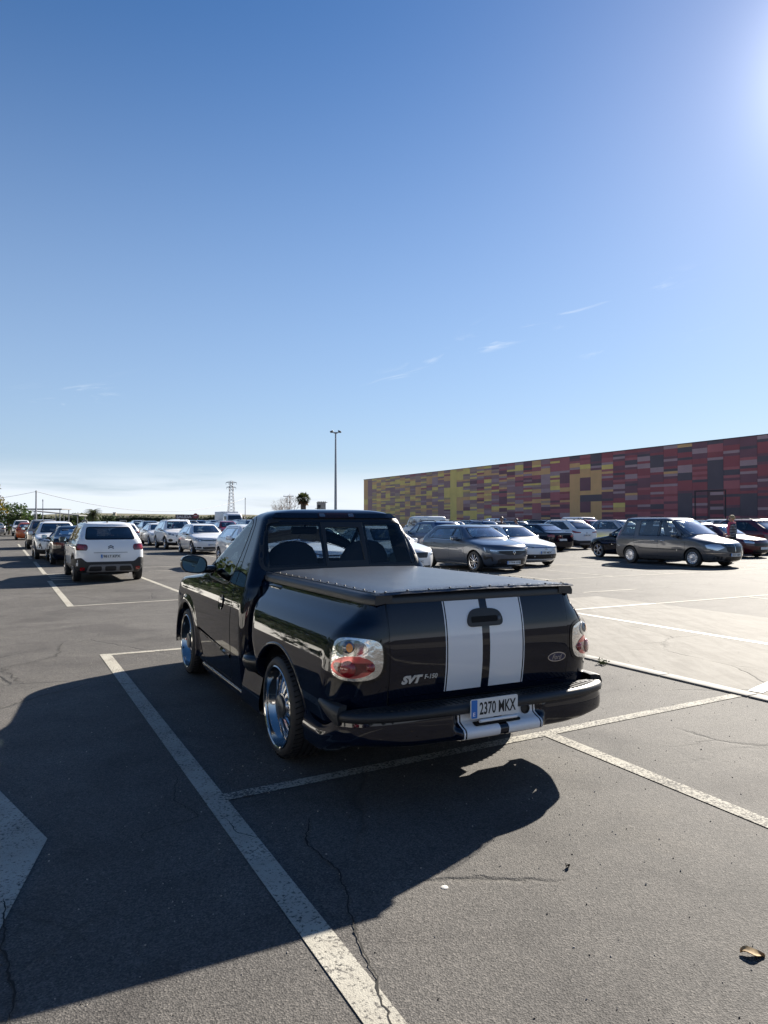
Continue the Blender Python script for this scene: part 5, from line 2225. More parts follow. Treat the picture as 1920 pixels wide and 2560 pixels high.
low2 = [Vector((p.x * .985, p.y * .97, p.z - .004)) for p in lowE]
cv.grid([lowE, low2], flip=True)
M_VINYL = mat('vinyl', (0.034, 0.045, 0.066), 0.33, spec=0.6, bump=0.22, bscale=26, var=.15)
cover = cv.build('tonneau_cover', M_VINYL, truck, smooth=50)
# stitched hem: a raised band just inside the edge
hem = MB()


def cov(x, y):
    i = (.985 - x) / (2.047) * 32
    j = (.722 - y) / 1.444 * 24
    i0, j0 = max(0, min(31, int(i))), max(0, min(23, int(j)))
    a = CV[i0][j0].lerp(CV[i0 + 1][j0], i - i0)
    b = CV[i0][j0 + 1].lerp(CV[i0 + 1][j0 + 1], i - i0)
    return a.lerp(b, j - j0)


def band(path, w):
    L_, R_ = [], []
    for i, p in enumerate(path):
        d = (Vector(path[min(i + 1, len(path) - 1)]) - Vector(path[max(0, i - 1)])).normalized()
        s = Vector((-d.y, d.x)) * w / 2
        wob = .0015 * mnoise.noise(Vector((p[0] * 17, p[1] * 17, 1)))
        L_.append(cov(p[0] + s.x, p[1] + s.y) + Vector((0, 0, .003 + wob)))
        R_.append(cov(p[0] - s.x, p[1] - s.y) + Vector((0, 0, .003 + wob)))
    n = len(path)
    hem.add(L_ + R_, [(i, n + i, n + i + 1, i + 1) for i in range(n - 1)])


band([(lerp(.965, -1.04, i / 80), .700) for i in range(81)], .036)
band([(lerp(.965, -1.04, i / 80), -.700) for i in range(81)], .036)
band([(-1.042, lerp(.70, -.70, i / 60)) for i in range(61)], .036)
hem.f = [f if (Vector(hem.v[f[1]]) - Vector(hem.v[f[0]])).cross(Vector(hem.v[f[2]]) - Vector(hem.v[f[0]])).z > 0 else f[::-1] for f in hem.f]
hem.build('hem', mat('vinyl_hem', (0.045, 0.047, 0.052), 0.26, bump=0.5, bscale=60), cover, smooth=50)


def snap(p):
    s = MB()
    s.lathe([(.0075, 0), (.007, .003), (.005, .005), (0, .0055)], Matrix.Translation(p), n=10)
    s.build('snap', mat('snap_metal', (.03, .03, .034), .4), cover)


for i in range(14):
    for sg in (1, -1):
        x = lerp(.86, -.98, i / 13)
        snap(cov(x, sg * .700) + Vector((0, 0, .003)))
for i in range(10):
    snap(cov(-1.044, lerp(.66, -.66, i / 9)) + Vector((0, 0, .003)))

# ---- wheels: deep chrome lip, cross spokes, dark hub cap, grooved tyre
def truck_wheel(name, loc, sg):
    w = bpy.data.objects.new(name, None)
    C.objects.link(w)
    w.parent = truck
    w.location = loc
    w.rotation_euler = (R(-90) if sg > 0 else R(90), 0, 0)          # local z points outwards
    I4 = Matrix.Identity(4)
    W = .30
    tb = MB()
    prof = [(.255, -W + .02), (.285, -W + .005), (.325, -W + .015), (.341, -W + .045)]
    for g in range(5):                                             # tread with four grooves
        z0 = -W + .045 + g * (W - .09) / 5
        z1 = z0 + (W - .09) / 5
        prof += [(.345, z0 + .006), (.345, z1 - .006)]
        if g < 4:
            prof += [(.336, z1 - .004), (.336, z1 + .004)]
    prof += [(.341, -.045), (.335, -.028), (.318, -.010), (.300, -.003), (.288, -.004), (.280, -.012), (.274, -.02)]
    tb.lathe(prof, I4, n=96)
    for k in range(60):                                            # sipes across the shoulder
        a = 2 * math.pi * k / 60
        Mk = Matrix.Rotation(a, 4, 'Z') @ Matrix.Translation((.3425, 0, -.052)) @ Matrix.Rotation(.25, 4, 'X')
        tb.box((-.004, -.0028, -.032), (.0032, .0028, .032), 1, M=Mk)
    tb.build('tyre', [M_RUBBER, M_SEAM], w, smooth=40)
    rb_ = MB()
    rb_.lathe([(.276, -.018), (.279, -.006), (.273, -.001), (.266, -.006), (.262, -.022), (.2605, -.06), (.250, -.072), (.2475, -.105), (.2475, -.20), (.25, -.26)], I4, n=72)
    rim_o = rb_.build('rim', mat('rim_chrome', (.50, .49, .475), .10, metal=1.0), w, smooth=40)
    sp = MB()
    N_ = 14
    for k in range(N_):
        a = 2 * math.pi * k / N_
        for s in (-1, 1):
            a1 = a + s * .19
            p0 = Vector((math.cos(a) * .070, math.sin(a) * .070, -.052))
            p1 = Vector((math.cos(a + s * .045) * .15, math.sin(a + s * .045) * .15, -.072))
            p2 = Vector((math.cos(a1) * .247, math.sin(a1) * .247, -.112))
            sp.tube([p0, p1, p2], [.013, .0095, .0105], n=6)
    sp.lathe([(.250, -.095), (.250, -.118), (.226, -.125), (.226, -.102), (.250, -.095)], I4, n=60)
    sp.lathe([(.095, -.062), (.088, -.042), (.070, -.036), (.0, -.036)], I4, n=32)
    so_ = sp.build('spokes', mat('satin_spoke', (.48, .48, .49), .22, metal=1), rim_o, smooth=50)
    bt = MB()
    for k in range(30):
        a = 2 * math.pi * k / 30
        bt.lathe([(.006, 0), (.006, .007), (0, .008)], Matrix.Translation((math.cos(a) * .2365, math.sin(a) * .2365, -.103)), n=6)
    bt.build('rim_bolts', M_DARKALLOY, rim_o, smooth=None)
    cb = MB()
    cb.lathe([(.078, -.038), (.078, -.026), (.070, -.020), (0, -.017)], I4, n=40)
    co = cb.build('centre_cap', mat('cap_grey', (.10, .105, .11), .35, metal=.6), rim_o, smooth=40)
    for k, ch in enumerate('RIMS'):
        text_obj('I' if k % 2 else 'C', .02, 'cap_mark', M_ALLOY, co, (-.036 + .024 * k, .0, -.0155), (1, 0, 0), (0, 1, 0), .0005, .0006, width=.008 if k % 2 else .015, height=.02) if k < 2 else None
    dk = MB()
    dk.lathe([(.135, -.15), (.135, -.165), (.0, -.165)], I4, n=40)
    dk.build('brake_disc', mat('disc_steel', (.25, .24, .23), .4, metal=1), w)
    bk = MB()
    bk.lathe([(.25, -.235), (.0, -.235)], I4, n=32)
    bk.build('hub_back', M_WELL, w)
    return w


for sg in (1, -1):
    truck_wheel('wheel', (0, sg * .97, TR), sg)
    truck_wheel('wheel', (WB_T, sg * .955, TR), sg)
# underbody: frame rails, axle, tank
mb = MB()
for y in (-.42, .42):
    mb.box((-1.0, y - .05, .36), (3.8, y + .05, .52))
mb.box((-.9, -.40, .52), (3.7, .40, .60))
mb.box((.7, -.35, .24), (1.9, .35, .50))
mb.tube([(0, -.72, TR), (0, .72, TR)], .05, n=8)
mb.tube([(WB_T, -.72, TR), (WB_T, .72, TR)], .05, n=8)
mb.lathe([(.0, -.13), (.1, -.1), (.14, 0), (.1, .1), (0, .13)], Matrix.Translation((0, 0, TR)) @ Matrix.Rotation(R(90), 4, 'Y'), n=12)
mb.box((-1.0, -.5, .40), (-.86, .5, .50))
mb.build('chassis', M_WELL, truck, smooth=40)
# ================================================================== PARKED CARS
PAINTS = {}


def carpaint(nm, col, flake=0.0, rough=0.3):
    m = paint('paint_' + nm, col, flake, rough)
    m['body_paint'] = 1
    PAINTS[nm] = m
    return m


carpaint('white', (0.80, 0.80, 0.80))
carpaint('pearl', (0.62, 0.64, 0.66), .1)
carpaint('silver', (0.42, 0.43, 0.45), .6)
carpaint('grey', (0.060, 0.078, 0.112), .3)
carpaint('taupe', (0.112, 0.111, 0.116), .4)
carpaint('black', (0.006, 0.006, 0.008))
carpaint('blue', (0.02, 0.045, 0.13), .2)
carpaint('steel', (0.12, 0.16, 0.22), .4)
carpaint('red', (0.22, 0.008, 0.012))
carpaint('dark red', (0.085, 0.006, 0.012), .2)
carpaint('orange', (0.52, 0.085, 0.012))
carpaint('beige', (0.36, 0.31, 0.25), .3)
carpaint('yellow', (0.55, 0.60, 0.05))
WHEELS = {}


def wheel_meshes(r, rr, w, style):
    key = (round(r, 3), round(rr, 3), style)
    if key in WHEELS:
        return WHEELS[key]
    I4 = Matrix.Identity(4)
    t = MB().lathe([(rr - .015, -w), (rr + .02, -w), (r - .02, -w + .01), (r, -w + .035), (r, -.035), (r - .018, -.008), (rr + .02, 0), (rr + .004, -.008)], I4, n=40)
    tm = t.mesh('wheel', [M_RUBBER], 40)
    b = MB()
    b.lathe([(rr + .006, -.008), (rr + .002, -.002), (rr - .014, -.008), (rr - .02, -.05), (rr - .02, -w)], I4, 0, n=40)
    b.lathe([(rr - .02, -.11), (0, -.11)], I4, 2, n=32)
    if style == 'cover':
        b.lathe([(rr - .002, -.012), (rr * .9, -.004), (rr * .75, -.014), (rr * .45, -.010), (rr * .2, .0), (0, .002)], I4, 0, n=40)
        for k in range(14):
            a = 2 * math.pi * k / 14
            M_ = Matrix.Rotation(a, 4, 'Z') @ Matrix.Translation((rr * .83, 0, -.004))
            b.rbox((-rr * .085, -.016, -.004), (rr * .085, .016, .0035), .006, 2, M=M_, seg=1)
    else:
        n = {'five': 5, 'multi': 10, 'dark': 5}[style]
        mi = 1 if style == 'dark' else 0
        for k in range(n):
            a = 2 * math.pi * k / n
            for s in ((-.16, .16) if n == 5 else (0,)):
                p0 = Vector((math.cos(a) * rr * .2, math.sin(a) * rr * .2, -.02))
                p1 = Vector((math.cos(a + s) * (rr - .012), math.sin(a + s) * (rr - .012), -.012))
                b.tube([p0, p0.lerp(p1, .5) + Vector((0, 0, .004)), p1], [.026, .022, .02] if n == 5 else [.022, .017, .016], mi, n=6)
        b.lathe([(rr * .27, -.03), (rr * .25, -.008), (rr * .1, 0), (0, 0)], I4, mi, n=24)
    rm = b.mesh('rim', [M_ALLOY if style != 'cover' else mat('hubcap', (.62, .62, .64), .3, metal=.5, coat=.4), M_DARKALLOY, M_SEAM], 40)
    WHEELS[key] = (tm, rm)
    return WHEELS[key]


def put(me, name, parent, loc=(0, 0, 0), rot=(0, 0, 0)):
    o = bpy.data.objects.new(name, me)
    C.objects.link(o)
    o.parent = parent
    o.location = loc
    o.rotation_euler = rot
    return o


def interp(lst, z):
    ts = [p[0] for p in lst]
    f = pchip(ts, [p[1] for p in lst])
    return f(max(ts[0], min(ts[-1], z)))


def make_car(name, label, cat, s, paintm, loc, rz, group='cars parked in the rows'):
    """s: outline lists front/rear/width over height, window outlines, lamp outlines, wheels"""
    root = thing(name, label, cat, loc, rz, group)
    F_, B_, W_ = s['front'], s['rear'], s['width']
    zs = sorted(set([p[0] for p in F_] + [p[0] for p in B_] + [p[0] for p in W_] + ([s['trim']] if s.get('trim') else [])))
    Lf = s.get('Lf', [(0, .72), (s['cowl'] - .06, .72), (s['cowl'] + .03, .26), (s['H'] - .06, .26), (s['H'], .03)])
    Lr = s.get('Lr', [(0, .26), (s['cowl'], .22), (s['H'] - .06, .20), (s['H'], .03)])
    lv = [(z, interp(B_, z), interp(F_, z), interp(W_, z), interp(Lr, z), interp(Lf, z), s.get('nr', 3.0), s.get('nf', 2.3)) for z in zs]
    b = Body(lv, per=s.get('per', 3), na=9, ns=24, bow=s.get('bow', .05))
    bo = b.mb.build('body', [paintm, s.get('trim_mat', M_TRIM), M_INT, M_WELL], root, smooth=None)
    if s.get('trim'):
        me = bo.data
        for p in me.polygons:
            if p.center.z < s['trim']:
                p.material_index = 1
    H, r, wb = s['H'], s['r'], s['wb']
    W2 = max(p[1] for p in W_)
    zb, zt = s['win']                                     # window band
    ar = s.get('arch', .055)
    cuts = []
    # cabin cavity
    czs = [zb - .28, zb - .08, zb + .1, (zb + zt) / 2, zt - .02, min(zt + .045, H - .045)]
    clv = [(z, interp(B_, z) + (.12 if z > zb - .1 else .5), min(interp(F_, z) - .08, s['xc'] - .02), interp(W_, z) - .05, max(.05, interp(Lr, z) - .03), max(.05, min(.3, interp(Lf, z)) - .02), 3, 2.5) for z in czs]
    clv.append((clv[-1][0] + .012, clv[-1][1] + .15, clv[-1][2] - .15, clv[-1][3] - .15, .04, .04, 2.5, 2.5))
    cv_ = Body(clv, per=1, na=4, ns=6)
    cuts.append(cv_.mb.build('cutter', [M_INT], None, smooth=None))
    for w_ in s['side_win']:
        cuts.append(prism(w_, 'y', -1.6, 1.6, M_FRIT))
    xm = (s['roof'][0] + s['roof'][1]) / 2
    if s.get('rear_win'):
        cuts.append(prism(s['rear_win'], 'x', -4, xm - .1, M_FRIT))
    cuts.append(prism(s['wind'], 'x', xm + .1, 4, M_FRIT))
    for cx in (-wb / 2, wb / 2):
        ap = ell_arch(cx, r, r + ar, r + ar * .9, 16)
        cuts += [prism(ap, 'y', W2 - .30, 2, M_WELL), prism(ap, 'y', -2, -W2 + .30, M_WELL)]
    apply_bools(bo, cuts)
    fix_normals(bo.data, b)
    privacy = s.get('privacy', 0)
    for i, w_ in enumerate(s['side_win']):
        for sg in (1, -1):
            patch(fs(b, sg), w_, off=-.003, border=.016, step=.12).build('side_window', [G_DARK if i >= 1 and privacy else G_CAR, M_FRIT], root)
    if s.get('pillars'):
        for pl in s['pillars']:
            for sg in (1, -1):
                patch(fs(b, sg), pl, off=.002, step=.1).build('pillar_trim', M_FRIT, root)
    if s.get('rear_win'):
        patch(fr(b), s['rear_win'], off=-.003, border=.03, step=.12).build('rear_window', [G_DARK if privacy else G_CAR, M_FRIT], root)
    patch(ff(b), s['wind'], off=-.003, border=.03, step=.12).build('windscreen', [G_CAR, M_FRIT], root)
    # doors with their gaps and handles
    for dk, D in enumerate(s.get('doors', [])):
        for sg in (1, -1):
            hl = [inset(w_, -.012) for w_ in s['side_win'] if inside(D, sum(p[0] for p in w_) / len(w_), sum(p[1] for p in w_) / len(w_))]
            do = patch(fs(b, sg), inset(D, .005), off=.0022, step=.14, holes=hl, rim=.003).build('door', paintm, root)
            seam(fs(b, sg), D, .012, .0008, step=.1, closed=True).build('door_gap', M_SEAM, do)
            hx, hz = s['handles'][dk]
            hm = MB()
            p_, n_ = b.on_side(hx, hz, sg)
            hm.rbox((hx - .10, min(p_.y, p_.y + sg * .032), hz - .016), (hx + .10, max(p_.y, p_.y + sg * .032), hz + .016), .014, seg=2)
            hm.build('handle', s.get('handle_mat') or paintm, do, smooth=50)
    for nm, poly, m, kw in s.get('side_bits', []):
        for sg in (1, -1):
            patch(fs(b, sg), poly, **{**dict(off=.004, step=.1, rim=.004), **kw}).build(nm, m or paintm, root, smooth=50)
    for nm, poly, m, kw in s.get('front_bits', []):
        patch(ff(b), poly, **{**dict(off=.004, step=.08, rim=.004), **kw}).build(nm, m or paintm, root, smooth=50)
    for nm, poly, m, kw in s.get('rear_bits', []):
        patch(fr(b), poly, **{**dict(off=.004, step=.08, rim=.004), **kw}).build(nm, m or paintm, root, smooth=50)
    # lamps on the corners, outlines seen along a slanting direction
    for nm, endx, ang, poly, m, inner in s.get('lamps', []):
        for sg in (1, -1):
            d = Vector((-math.copysign(math.cos(R(ang)), endx), -sg * math.sin(R(ang)), 0))
            ux = Vector((0, sg, 0)) - d * d.y * sg
            ux = ux.normalized()
            base = Vector((endx, sg * W2 * .8, 0))

            def fc(u, z, d=d, ux=ux, base=base):
                return b.cast(base + ux * u + Vector((0, 0, z)) - d * 3, d)
            lo = patch(fc, poly, off=.005, step=.05, rim=.005).build(nm, m, root)
            for nm2, poly2, m2 in inner:
                patch(fc, poly2, off=.009, step=.04, rim=.003).build(nm2, m2, lo)
    for endx, z, txt, hh in s.get('plates', []):
        p_, n_ = (b.on_front if endx > 0 else b.on_rear)(0, z)
        sg = 1 if endx > 0 else -1
        plate(root, p_ + Vector((sg * hh, 0, 0)), (0, sg, 0), (0, 0, 1), .50, .105, txt)
    if s.get('emblem'):
        for endx, z, kind, sz in s['emblem']:
            p_, n_ = (b.on_front if endx > 0 else b.on_rear)(0, z)
            sg = 1 if endx > 0 else -1
            X, Y = Vector((0, sg, 0)), Vector((0, 0, 1))
            Y = n_.cross(X).normalized()
            Mx = Matrix(((X.x, Y.x, n_.x, p_.x), (X.y, Y.y, n_.y, p_.y), (X.z, Y.z, n_.z, p_.z), (0, 0, 0, 1)))
            e = MB()
            if kind == 'chevrons':
                for dz in (0, -.55):
                    for sx in (-1, 1):
                        pts = [(0, .42 + dz), (sx * .95, -.12 + dz), (sx * .95, -.42 + dz), (0, .12 + dz)]
                        v = [Mx @ Vector((x * sz, y * sz, .012)) for x, y in pts]
                        e.add(v, [(0, 1, 2, 3) if sx < 0 else (3, 2, 1, 0)])
            elif kind == 'diamond':
                pts = [(0, 1), (.62, 0), (0, -1), (-.62, 0)]
                for q0, q1 in ((1, .62),):
                    o_ = [Mx @ Vector((x * sz * q0, y * sz * q0, .014)) for x, y in pts]
                    i_ = [Mx @ Vector((x * sz * q1 * .8, y * sz * q1, .018)) for x, y in pts]
                    e.add(o_ + i_, [(k, (k + 1) % 4, (k + 1) % 4 + 4, k + 4) for k in range(4)])
            else:
                e.lathe([(sz, .006), (sz, .012), (sz * .84, .014), (sz * .82, .008)], Mx, n=24)
                for x0, y0, x1, y1 in ((-.45, .62, -.12, -.62), (-.12, -.62, .0, -.1), (0, -.1, .12, -.62), (.12, -.62, .45, .62), (-.2, .75, 0, .2), (0, .2, .2, .75)):
                    e.tube([Mx @ Vector((x0 * sz, y0 * sz, .011)), Mx @ Vector((x1 * sz, y1 * sz, .011))], sz * .06, n=4)
            e.build('emblem', M_CHROME if kind != 'chevrons' else mat('emblem_dark', (.10, .10, .11), .2, metal=.8), root, smooth=None)
    # mirrors
    mx, mz = s['mirror']
    for sg in (1, -1):
        p_, n_ = b.on_side(mx, mz, sg)
        m_ = MB()
        m_.rbox((mx - .07, min(p_.y + sg * .05, p_.y + sg * .25), mz), (mx + .09, max(p_.y + sg * .05, p_.y + sg * .25), mz + .15), .05)
        m_.rbox((mx + .0, min(p_.y - sg * .05, p_.y + sg * .10), mz - .02), (mx + .07, max(p_.y - sg * .05, p_.y + sg * .10), mz + .06), .02, 1)
        mo = m_.build('wing_mirror', [s.get('mirror_mat') or paintm, M_TRIM], root, smooth=50)
        g_ = MB()
        y0, y1 = p_.y + sg * .07, p_.y + sg * .235
        g_.rbox((mx - .074, min(y0, y1), mz + .02), (mx - .069, max(y0, y1), mz + .13), .002, seg=1)
        g_.build('mirror_glass', mat('mirror_blue', (.42, .55, .62), .02, metal=1.0), mo, smooth=None)
    # wheels
    tm, rm = wheel_meshes(r, s['rr'], .20, s.get('rim', 'multi'))
    for cx in (-wb / 2, wb / 2):
        for sg in (1, -1):
            wo = put(tm, 'wheel', root, (cx, sg * (W2 - .015), r), (R(-90) if sg > 0 else R(90), 0, 0))
            put(rm, 'rim', wo)
    # cladding round the arches
    if s.get('clad'):
        for cx in (-wb / 2, wb / 2):
            for sg in (1, -1):
                q = []
                for i in range(15):
                    t = math.pi * i / 14
                    q.append((cx + (r + ar + .05) * math.cos(t), r + (r + ar * .9 + .05) * math.sin(t)))
                for i in range(15):
                    t = math.pi * (1 - i / 14)
                    q.append((cx + (r + ar) * math.cos(t), r + (r + ar * .9) * math.sin(t)))
                patch(fs(b, sg), q, off=.012, step=.05, rim=.012).build('arch_trim', M_TRIM, root, smooth=50)
    if s.get('rails'):
        for sg in (1, -1):
            y = sg * (interp(W_, zt + .05) - .10)
            pts = []
            for i in range(11):
                x = lerp(s['roof'][0] + .25, s['roof'][1] - .25, i / 10)
                q_, n_, i_, d_ = b.bvh.ray_cast(Vector((x, y, 5)), Vector((0, 0, -1)))
                pts.append(Vector((x, y, (q_.z if q_ else H) + .045 * min(1, i * 1.5, (10 - i) * 1.5) + .005)))
            MB().tube(pts, .018, n=6).build('roof_rail', s.get('rail_mat', M_TRIM), root, smooth=60)
    if s.get('fin'):
        fm = MB()
        q_, n_, i_, d_ = b.bvh.ray_cast(Vector((s['roof'][0] + .25, 0, 5)), Vector((0, 0, -1)))
        z_ = q_.z if q_ else H
        fm.add([(s['roof'][0] + .38, 0, z_ - .01), (s['roof'][0] + .2, .025, z_ - .01), (s['roof'][0] + .2, -.025, z_ - .01), (s['roof'][0] + .19, 0, z_ + .07)], [(0, 1, 3), (1, 2, 3), (2, 0, 3)])
        fm.build('roof_antenna', M_TRIM, root, smooth=None)
    # inside
    if s.get('seats', 1):
        for x in (s['xc'] - 1.05, s['xc'] - 1.95):
            for y in (-.36, .36):
                sm = MB()
                sm.rbox((x - .10, y - .24, zb - .27), (x + .02, y + .24, zb + .16), .05, M=Matrix.Translation((0, 0, 0)))
                sm.rbox((x - .10, y - .13, zb + .18), (x - .01, y + .13, zb + .36), .04)
                sm.tube([(x - .05, y, zb + .1), (x - .05, y, zb + .25)], .02, n=5)
                sm.build('seat', M_SEAT, root, smooth=60)
        dm = MB()
        dm.rbox((s['xc'] - .42, -W2 * .8, zb - .25), (s['xc'] - .06, W2 * .8, zb - .01), .05)
        dm.build('dashboard', M_INT, root, smooth=60)
    um = MB()
    um.box((-wb / 2 - .5, -W2 * .55, s['front'][0][0] - .03), (wb / 2 + .4, W2 * .55, s['front'][0][0] + .05))
    for cx in (-wb / 2, wb / 2):
        um.tube([(cx, -W2 + .2, r), (cx, W2 - .2, r)], .04, n=6)
    um.build('underbody', M_WELL, root, smooth=None)
    return root


def rp(p, r=.04):
    return round_poly(p, r)


def spec(L, W, H, wb, fo, g, zl, zc, xc, rf, rr_x, zb, r, rr, kind='hatch', wt=None, zd=None, xd=None, hoodr=.35, **kw):
    """outline lists from a few measures: zl bonnet edge height, zc / xc screen base, rf / rr_x roof ends, zb waist"""
    xf = wb / 2 + fo
    xr = xf - L
    wt = wt or W / 2 * .68
    W2 = W / 2
    front = [(g, xf - .17), (g + .09, xf - .045), (zl * .62, xf), (zl * .86, xf - .025), (zl, xf - .13), (zl + .32 * (zc - zl), lerp(xf, xc, hoodr)), (zl + .70 * (zc - zl), lerp(xf, xc, .68)),
             (zc, xc), (zc + .05, xc - .075), (H - .10, rf + .10), (H - .055, rf - .02), (H - .022, rf - .2), (H - .005, rf - .42), (H, rf - .62)]
    if kind == 'sedan':
        rear = [(g, xr + .13), (g + .09, xr + .035), (.55, xr), (zd - .16, xr + .005), (zd - .05, xr + .03), (zd - .012, xr + .14), (zd + .02, lerp(xr, xd, .75)), (zd + .06, xd), (H - .12, rr_x - .03), (H - .055, rr_x + .14), (H - .022, rr_x + .3), (H - .005, rr_x + .45), (H, rr_x + .55)]
    else:
        zd = zd or zb
        rear = [(g, xr + .13), (g + .09, xr + .03), (.55, xr), (zd - .2, xr + .01), (zd - .02, xr + .05), (zd + .08, xr + .09), (H - .13, rr_x - .02), (H - .06, rr_x + .04), (H - .022, rr_x + .22), (H - .005, rr_x + .42), (H, rr_x + .58)]
    width = [(g, W2 * .87), (g + .09, W2 * .945), (.42, W2 * .985), (.62, W2), (zb - .12, W2 * .985), (zb - .015, W2 * .955), (zb + .05, W2 * .925), (H - .12, wt), (H - .06, wt * .94), (H - .025, wt * .82), (H - .006, wt * .52), (H, wt * .15)]
    s = dict(front=front, rear=rear, width=width, H=H, cowl=zc, xc=xc, roof=(rr_x, rf), wb=wb, r=r, rr=rr, win=(zb, H - .12), xf=xf, xr=xr, W2=W2, zl=zl, zb=zb)
    s['mirror'] = (xc - .62, zb - .005)

    def fx(z):
        return interp(front, z)

    def bx(z):
        return interp(rear, z)
    z0, z1 = zb + .035, H - .125
    fa, fb = max(z0, zc + .04), z1
    # windscreen, rear window
    hw0, hw1 = W2 * .925 - .17, wt - .10
    s['wind'] = rp([(-hw0, zc + .05), (hw0, zc + .05), (hw1, H - .085), (-hw1, H - .085)], .07)
    if kind == 'sedan':
        s['rear_win'] = rp([(-hw0 + .02, zd + .09), (hw0 - .02, zd + .09), (hw1, H - .10), (-hw1, H - .10)], .07)
    else:
        s['rear_win'] = rp([(-hw0 + .02, zd + .06), (hw0 - .02, zd + .06), (hw1 + .01, H - .14), (-hw1 - .01, H - .14)], .07)
    bp = kw.pop('bp', xc - 1.08)
    cp_ = kw.pop('cp', None)
    fr0, fr1 = fx(fa) - .37, fx(fb) - .30
    re0, re1 = bx(z0) + kw.pop('c0', .42), bx(z1) + kw.pop('c1', .34)
    fw_ = rp([(bp + .045, z0), (max(fr0, bp + .3), z0), (max(fr0 - .03, bp + .28), z0 + .05), (fr1, z1), (bp + .035, z1 + .005)], [.03, .03, .05, .05, .03])
    wins = [fw_]
    if cp_:
        wins.append(rp([(cp_ + .04, z0), (bp - .045, z0), (bp - .035, z1 + .005), (cp_ + .05, z1)], .03))
        wins.append(rp([(re0, z0 + .01), (cp_ - .04, z0), (cp_ - .03, z1), (re1, z1 - .015)], .05))
    else:
        wins.append(rp([(re0, z0 + .02), (bp - .045, z0), (bp - .035, z1 + .005), (re1 + .12, z1 - .01), (re1, z1 - .07)], [.06, .03, .03, .06, .06]))
    s['side_win'] = wins
    s['pillars'] = [[(bp - .05, z0 - .004), (bp + .05, z0 - .004), (bp + .04, z1 + .008), (bp - .04, z1 + .008)]]
    # doors
    wf = wb / 2 - r - .10
    wr = -wb / 2 + r + .05
    dfx = xc - .28
    s['doors'] = [rp([(bp, g + .13), (wf, g + .13), (dfx + .02, .55), (dfx, zb + .0), (fr0 + .07, zb + .06), (fr1 + .05, z1 + .055), (bp + .01, z1 + .06)], [.04, .05, .1, .04, .04, .06, .03]),
                  rp([(wr + .02, g + .13), (bp - .002, g + .13), (bp + .008, z1 + .06), (max(re1 + .05, wr - .25), z1 + .05), (wr - .22, zb - .02), (wr - .16, .70)], [.05, .03, .03, .06, .1, .15])]
    s['handles'] = [(bp + .16, zb - .10), (wr - .06, zb - .09)]
    s.update(kw)
    return s


def lampf(s, poly, m=None, inner=(), ang=38):
    return ('headlight', s['xf'] - .25, ang, rp(poly, .025), m or M_LAMP, inner)


def lampr(s, poly, m=None, inner=(), ang=38):
    return ('tail_light', s['xr'] + .2, ang, rp(poly, .03), m or M_RED, inner)


HA, HB_ = R(90) + TH, R(270) + TH          # facing away / facing the camera


def pos(a, b):
    return G(a, b)


CARS = {}
D_ = M_PLASTIC
# --- white crossover seen from behind
s = spec(4.16, 1.78, 1.60, 2.60, .86, .24, .92, 1.08, 1.02, .42, -1.42, 1.03, .335, .23, trim=.44, clad=1, rails=1, fin=1, rim='dark', privacy=1, wt=.64, rail_mat=M_TRIM, mirror_mat=P_BLACK, zd=1.06)
s['rear_bits'] = [('rear_bumper', rp([(-.86, .26), (.86, .26), (.88, .62), (.72, .66), (.60, .545), (-.60, .545), (-.72, .66), (-.88, .62)], .05), M_TRIM, dict(off=.014, rim=.014)),
                  ('skid_plate', rp([(-.60, .285), (.60, .285), (.52, .47), (-.52, .47)], .05), mat('skid_grey', (.17, .17, .175), .45), dict(off=.022, rim=.008)),
                  ('vent', rp([(-.54, .315), (-.22, .315), (-.22, .43), (-.50, .43)], .04), D_, dict(off=.026, rim=.002)), ('vent', rp([(-.14, .315), (.14, .315), (.14, .43), (-.14, .43)], .04), D_, dict(off=.026, rim=.002)),
                  ('vent', rp([(.54, .315), (.22, .315), (.22, .43), (.50, .43)][::-1], .04), D_, dict(off=.026, rim=.002)),
                  ('reflector', rp([(-.735, .33), (-.63, .33), (-.63, .41), (-.735, .41)], .02), M_RED, dict(off=.024)), ('reflector', rp([(.735, .33), (.63, .33), (.63, .41), (.735, .41)][::-1], .02), M_RED, dict(off=.024)),
                  ('plate_recess', rp([(-.36, .60), (.36, .60), (.33, .78), (-.33, .78)], .03), None, dict(off=.002)), ('boot_strip', rp([(-.42, .775), (.42, .775), (.42, .79), (-.42, .79)], .006), mat('grey_strip', (.25, .25, .26), .4), dict(off=.008))]
s['lamps'] = [lampr(s, [(-.20, .84), (.07, .85), (.13, .90), (.12, 1.0), (.05, 1.02), (-.18, 1.0), (-.22, .92)], M_DRED, [('inner_lens', rp([(-.13, .87), (.03, .88), (.05, .97), (-.12, .965)], .03), M_RED)]),
              lampf(s, [(-.16, .66), (.10, .68), (.12, .78), (-.14, .78)])]
s['front_bits'] = [('grille', rp([(-.5, .80), (.5, .80), (.5, .86), (-.5, .86)], .02), D_, {}), ('intake', rp([(-.55, .34), (.55, .34), (.5, .52), (-.5, .52)], .05), D_, {})]
s['plates'] = [(-1, .685, '9817 KPX', .012)]
s['emblem'] = [(-1, .945, 'chevrons', .075)]
c = CARS['crossover'] = make_car('parked_car', 'white crossover with plate 9817 KPX and black lower bumper, seen from behind, left', 'car', s, PAINTS['white'], pos(22.15, 2.58), HA)

